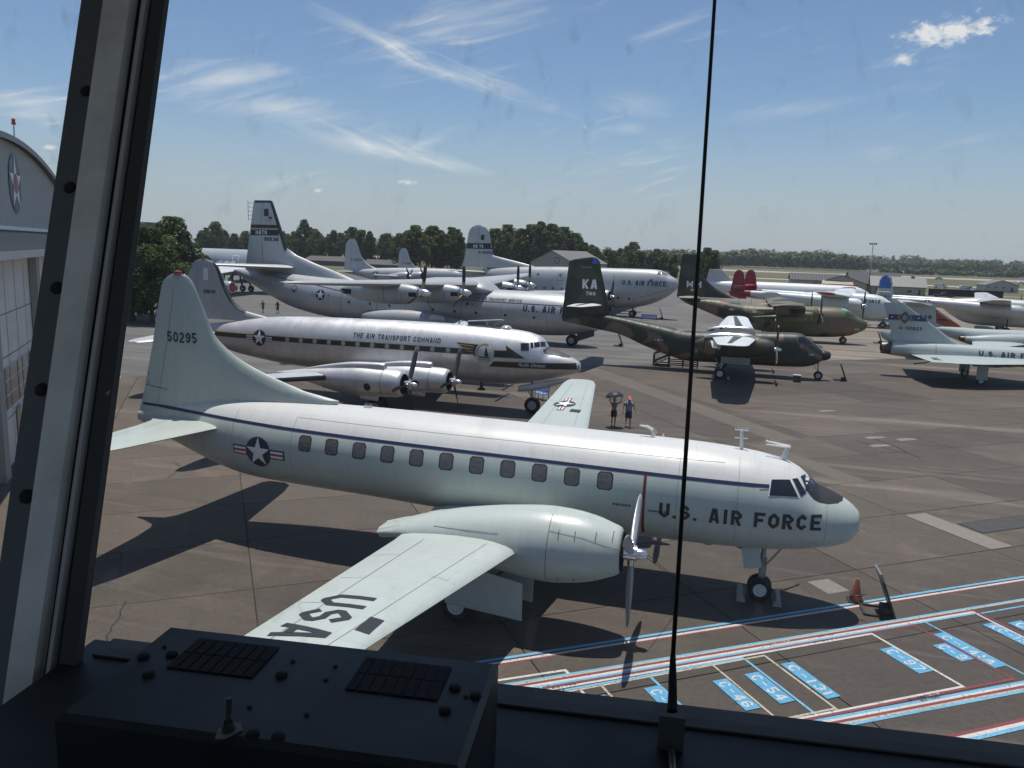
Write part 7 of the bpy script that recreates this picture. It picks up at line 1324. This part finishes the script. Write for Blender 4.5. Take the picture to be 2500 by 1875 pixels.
# ---- console box on the sill
con = empty('control_console', kc(-.225,.485,-.4), math.atan2(KA.y,KA.x), 'dark navy console box with two vent grilles and a toggle switch on the sill', 'console')
ox, oy = -.225, .485
CN = M('console_navy', (.013,.019,.025), .5, var=.22, scale=14)
m = MB(); x0, x1, y0, y1 = -.363-ox, -.0865-ox, .42-oy, .55-oy; e = .004
m.add([(x0,y0,.0005),(x1,y0,.0005),(x1,y1,.0005),(x0,y1,.0005),(x0,y0,.083),(x1,y0,.083),(x1,y1,.083),(x0,y1,.083),(x0+e,y0+e,.087),(x1-e,y0+e,.087),(x1-e,y1-e,.087),(x0+e,y1-e,.087)], [(0,1,5,4),(1,2,6,5),(2,3,7,6),(3,0,4,7),(4,5,9,8),(5,6,10,9),(6,7,11,10),(7,4,8,11),(8,9,10,11)]); m.build('console_body', CN, con)
for g0, g1 in ((-.3268,-.258),(-.1878,-.1192)):
    gm = MB(); gm.add([(g0-ox,.4882-oy,.0874),(g1-ox,.4882-oy,.0874),(g1-ox,.5338-oy,.0874),(g0-ox,.5338-oy,.0874)], [(0,1,2,3)]); gv = gm.build('vent_grille', M('grille_dark',(.012,.014,.016),.6,var=0), con)
    for k in range(8):
        for r_ in range(2): s_ = MB(); w_ = (g1-g0)/8; a_ = g0-ox+k*w_; h_ = .0228; b_ = .4882-oy+r_*h_; s_.box((a_+w_/2,b_+h_/2,.0879),(w_-.0014,h_-.0012,.0006)); s_.build('slot', HOLE, gv)
for a_, n_ in ((-.3518,.4991),(-.3333,.5067),(-.333,.4773),(-.2394,.4966),(-.1112,.5071),(-.0943,.50),(-.1113,.4782),(-.2264,.427),(-.2093,.4276)):
    m = MB(); m.lathe((a_-ox,n_-oy,.0871),(0,0,1),[(0,.0044),(.0014,.0044),(.0022,.0034),(.0023,.0003)],12); m.build('screw_head', HOLE, con, 2)
for a_, n_ in ((-.3454,.5159),(-.2399,.517),(-.2055,.5166),(-.2055,.4978),(-.2427,.4545),(-.2014,.4542),(-.1009,.4977)):
    m = MB(); m.lathe((a_-ox,n_-oy,.0873),(0,0,1),[(0,.0018),(.0006,.0018),(.0007,.0002)],10); m.build('screw_hole', HOLE, con)
sw = MB(); q = [(-.247,.4175),(-.2415,.4185),(-.2345,.4290),(-.2394,.4365),(-.2445,.4355),(-.2505,.427)]; sw.prism([(a_-ox,b_-oy) for a_, b_ in q],.0872,.0880); so_ = sw.build('switch_plate', M('plate_worn',(.22,.23,.19),.6,var=.5,scale=90), con)
m = MB(); c0 = Vector((-.2432-ox,.4272-oy,.088)); m.lathe(c0,(0,0,1),[(0,.0042),(.003,.0042),(.0032,.003),(.006,.0028)],12); m.tube([c0+Vector((0,0,.005)), c0+Vector((.0005,.001,.022))],[.0016,.0021],8); m.build('toggle_lever', DARKST, so_, 2)

# ================================================================== summer haze
m = MB(); m.box((0,1420,14.5),(4960,3200,32)); hz_ = m.build('haze', M('haze_air',(1,1,1),var=0)); tag(hz_, 'pale blue summer haze over the airfield', 'haze', None, 'stuff')
ht = MATS['haze_air'].node_tree; ht.nodes.clear(); ho = N(ht,'ShaderNodeOutputMaterial'); pv = N(ht,'ShaderNodeVolumePrincipled'); pv.inputs['Color'].default_value = (.80,.88,1,1); pv.inputs['Density'].default_value = .00011; pv.inputs['Anisotropy'].default_value = .2; ht.links.new(pv.outputs[0], ho.inputs['Volume'])
MATS['haze_air'].cycles.homogeneous_volume = True
S.cycles.volume_bounces = 0
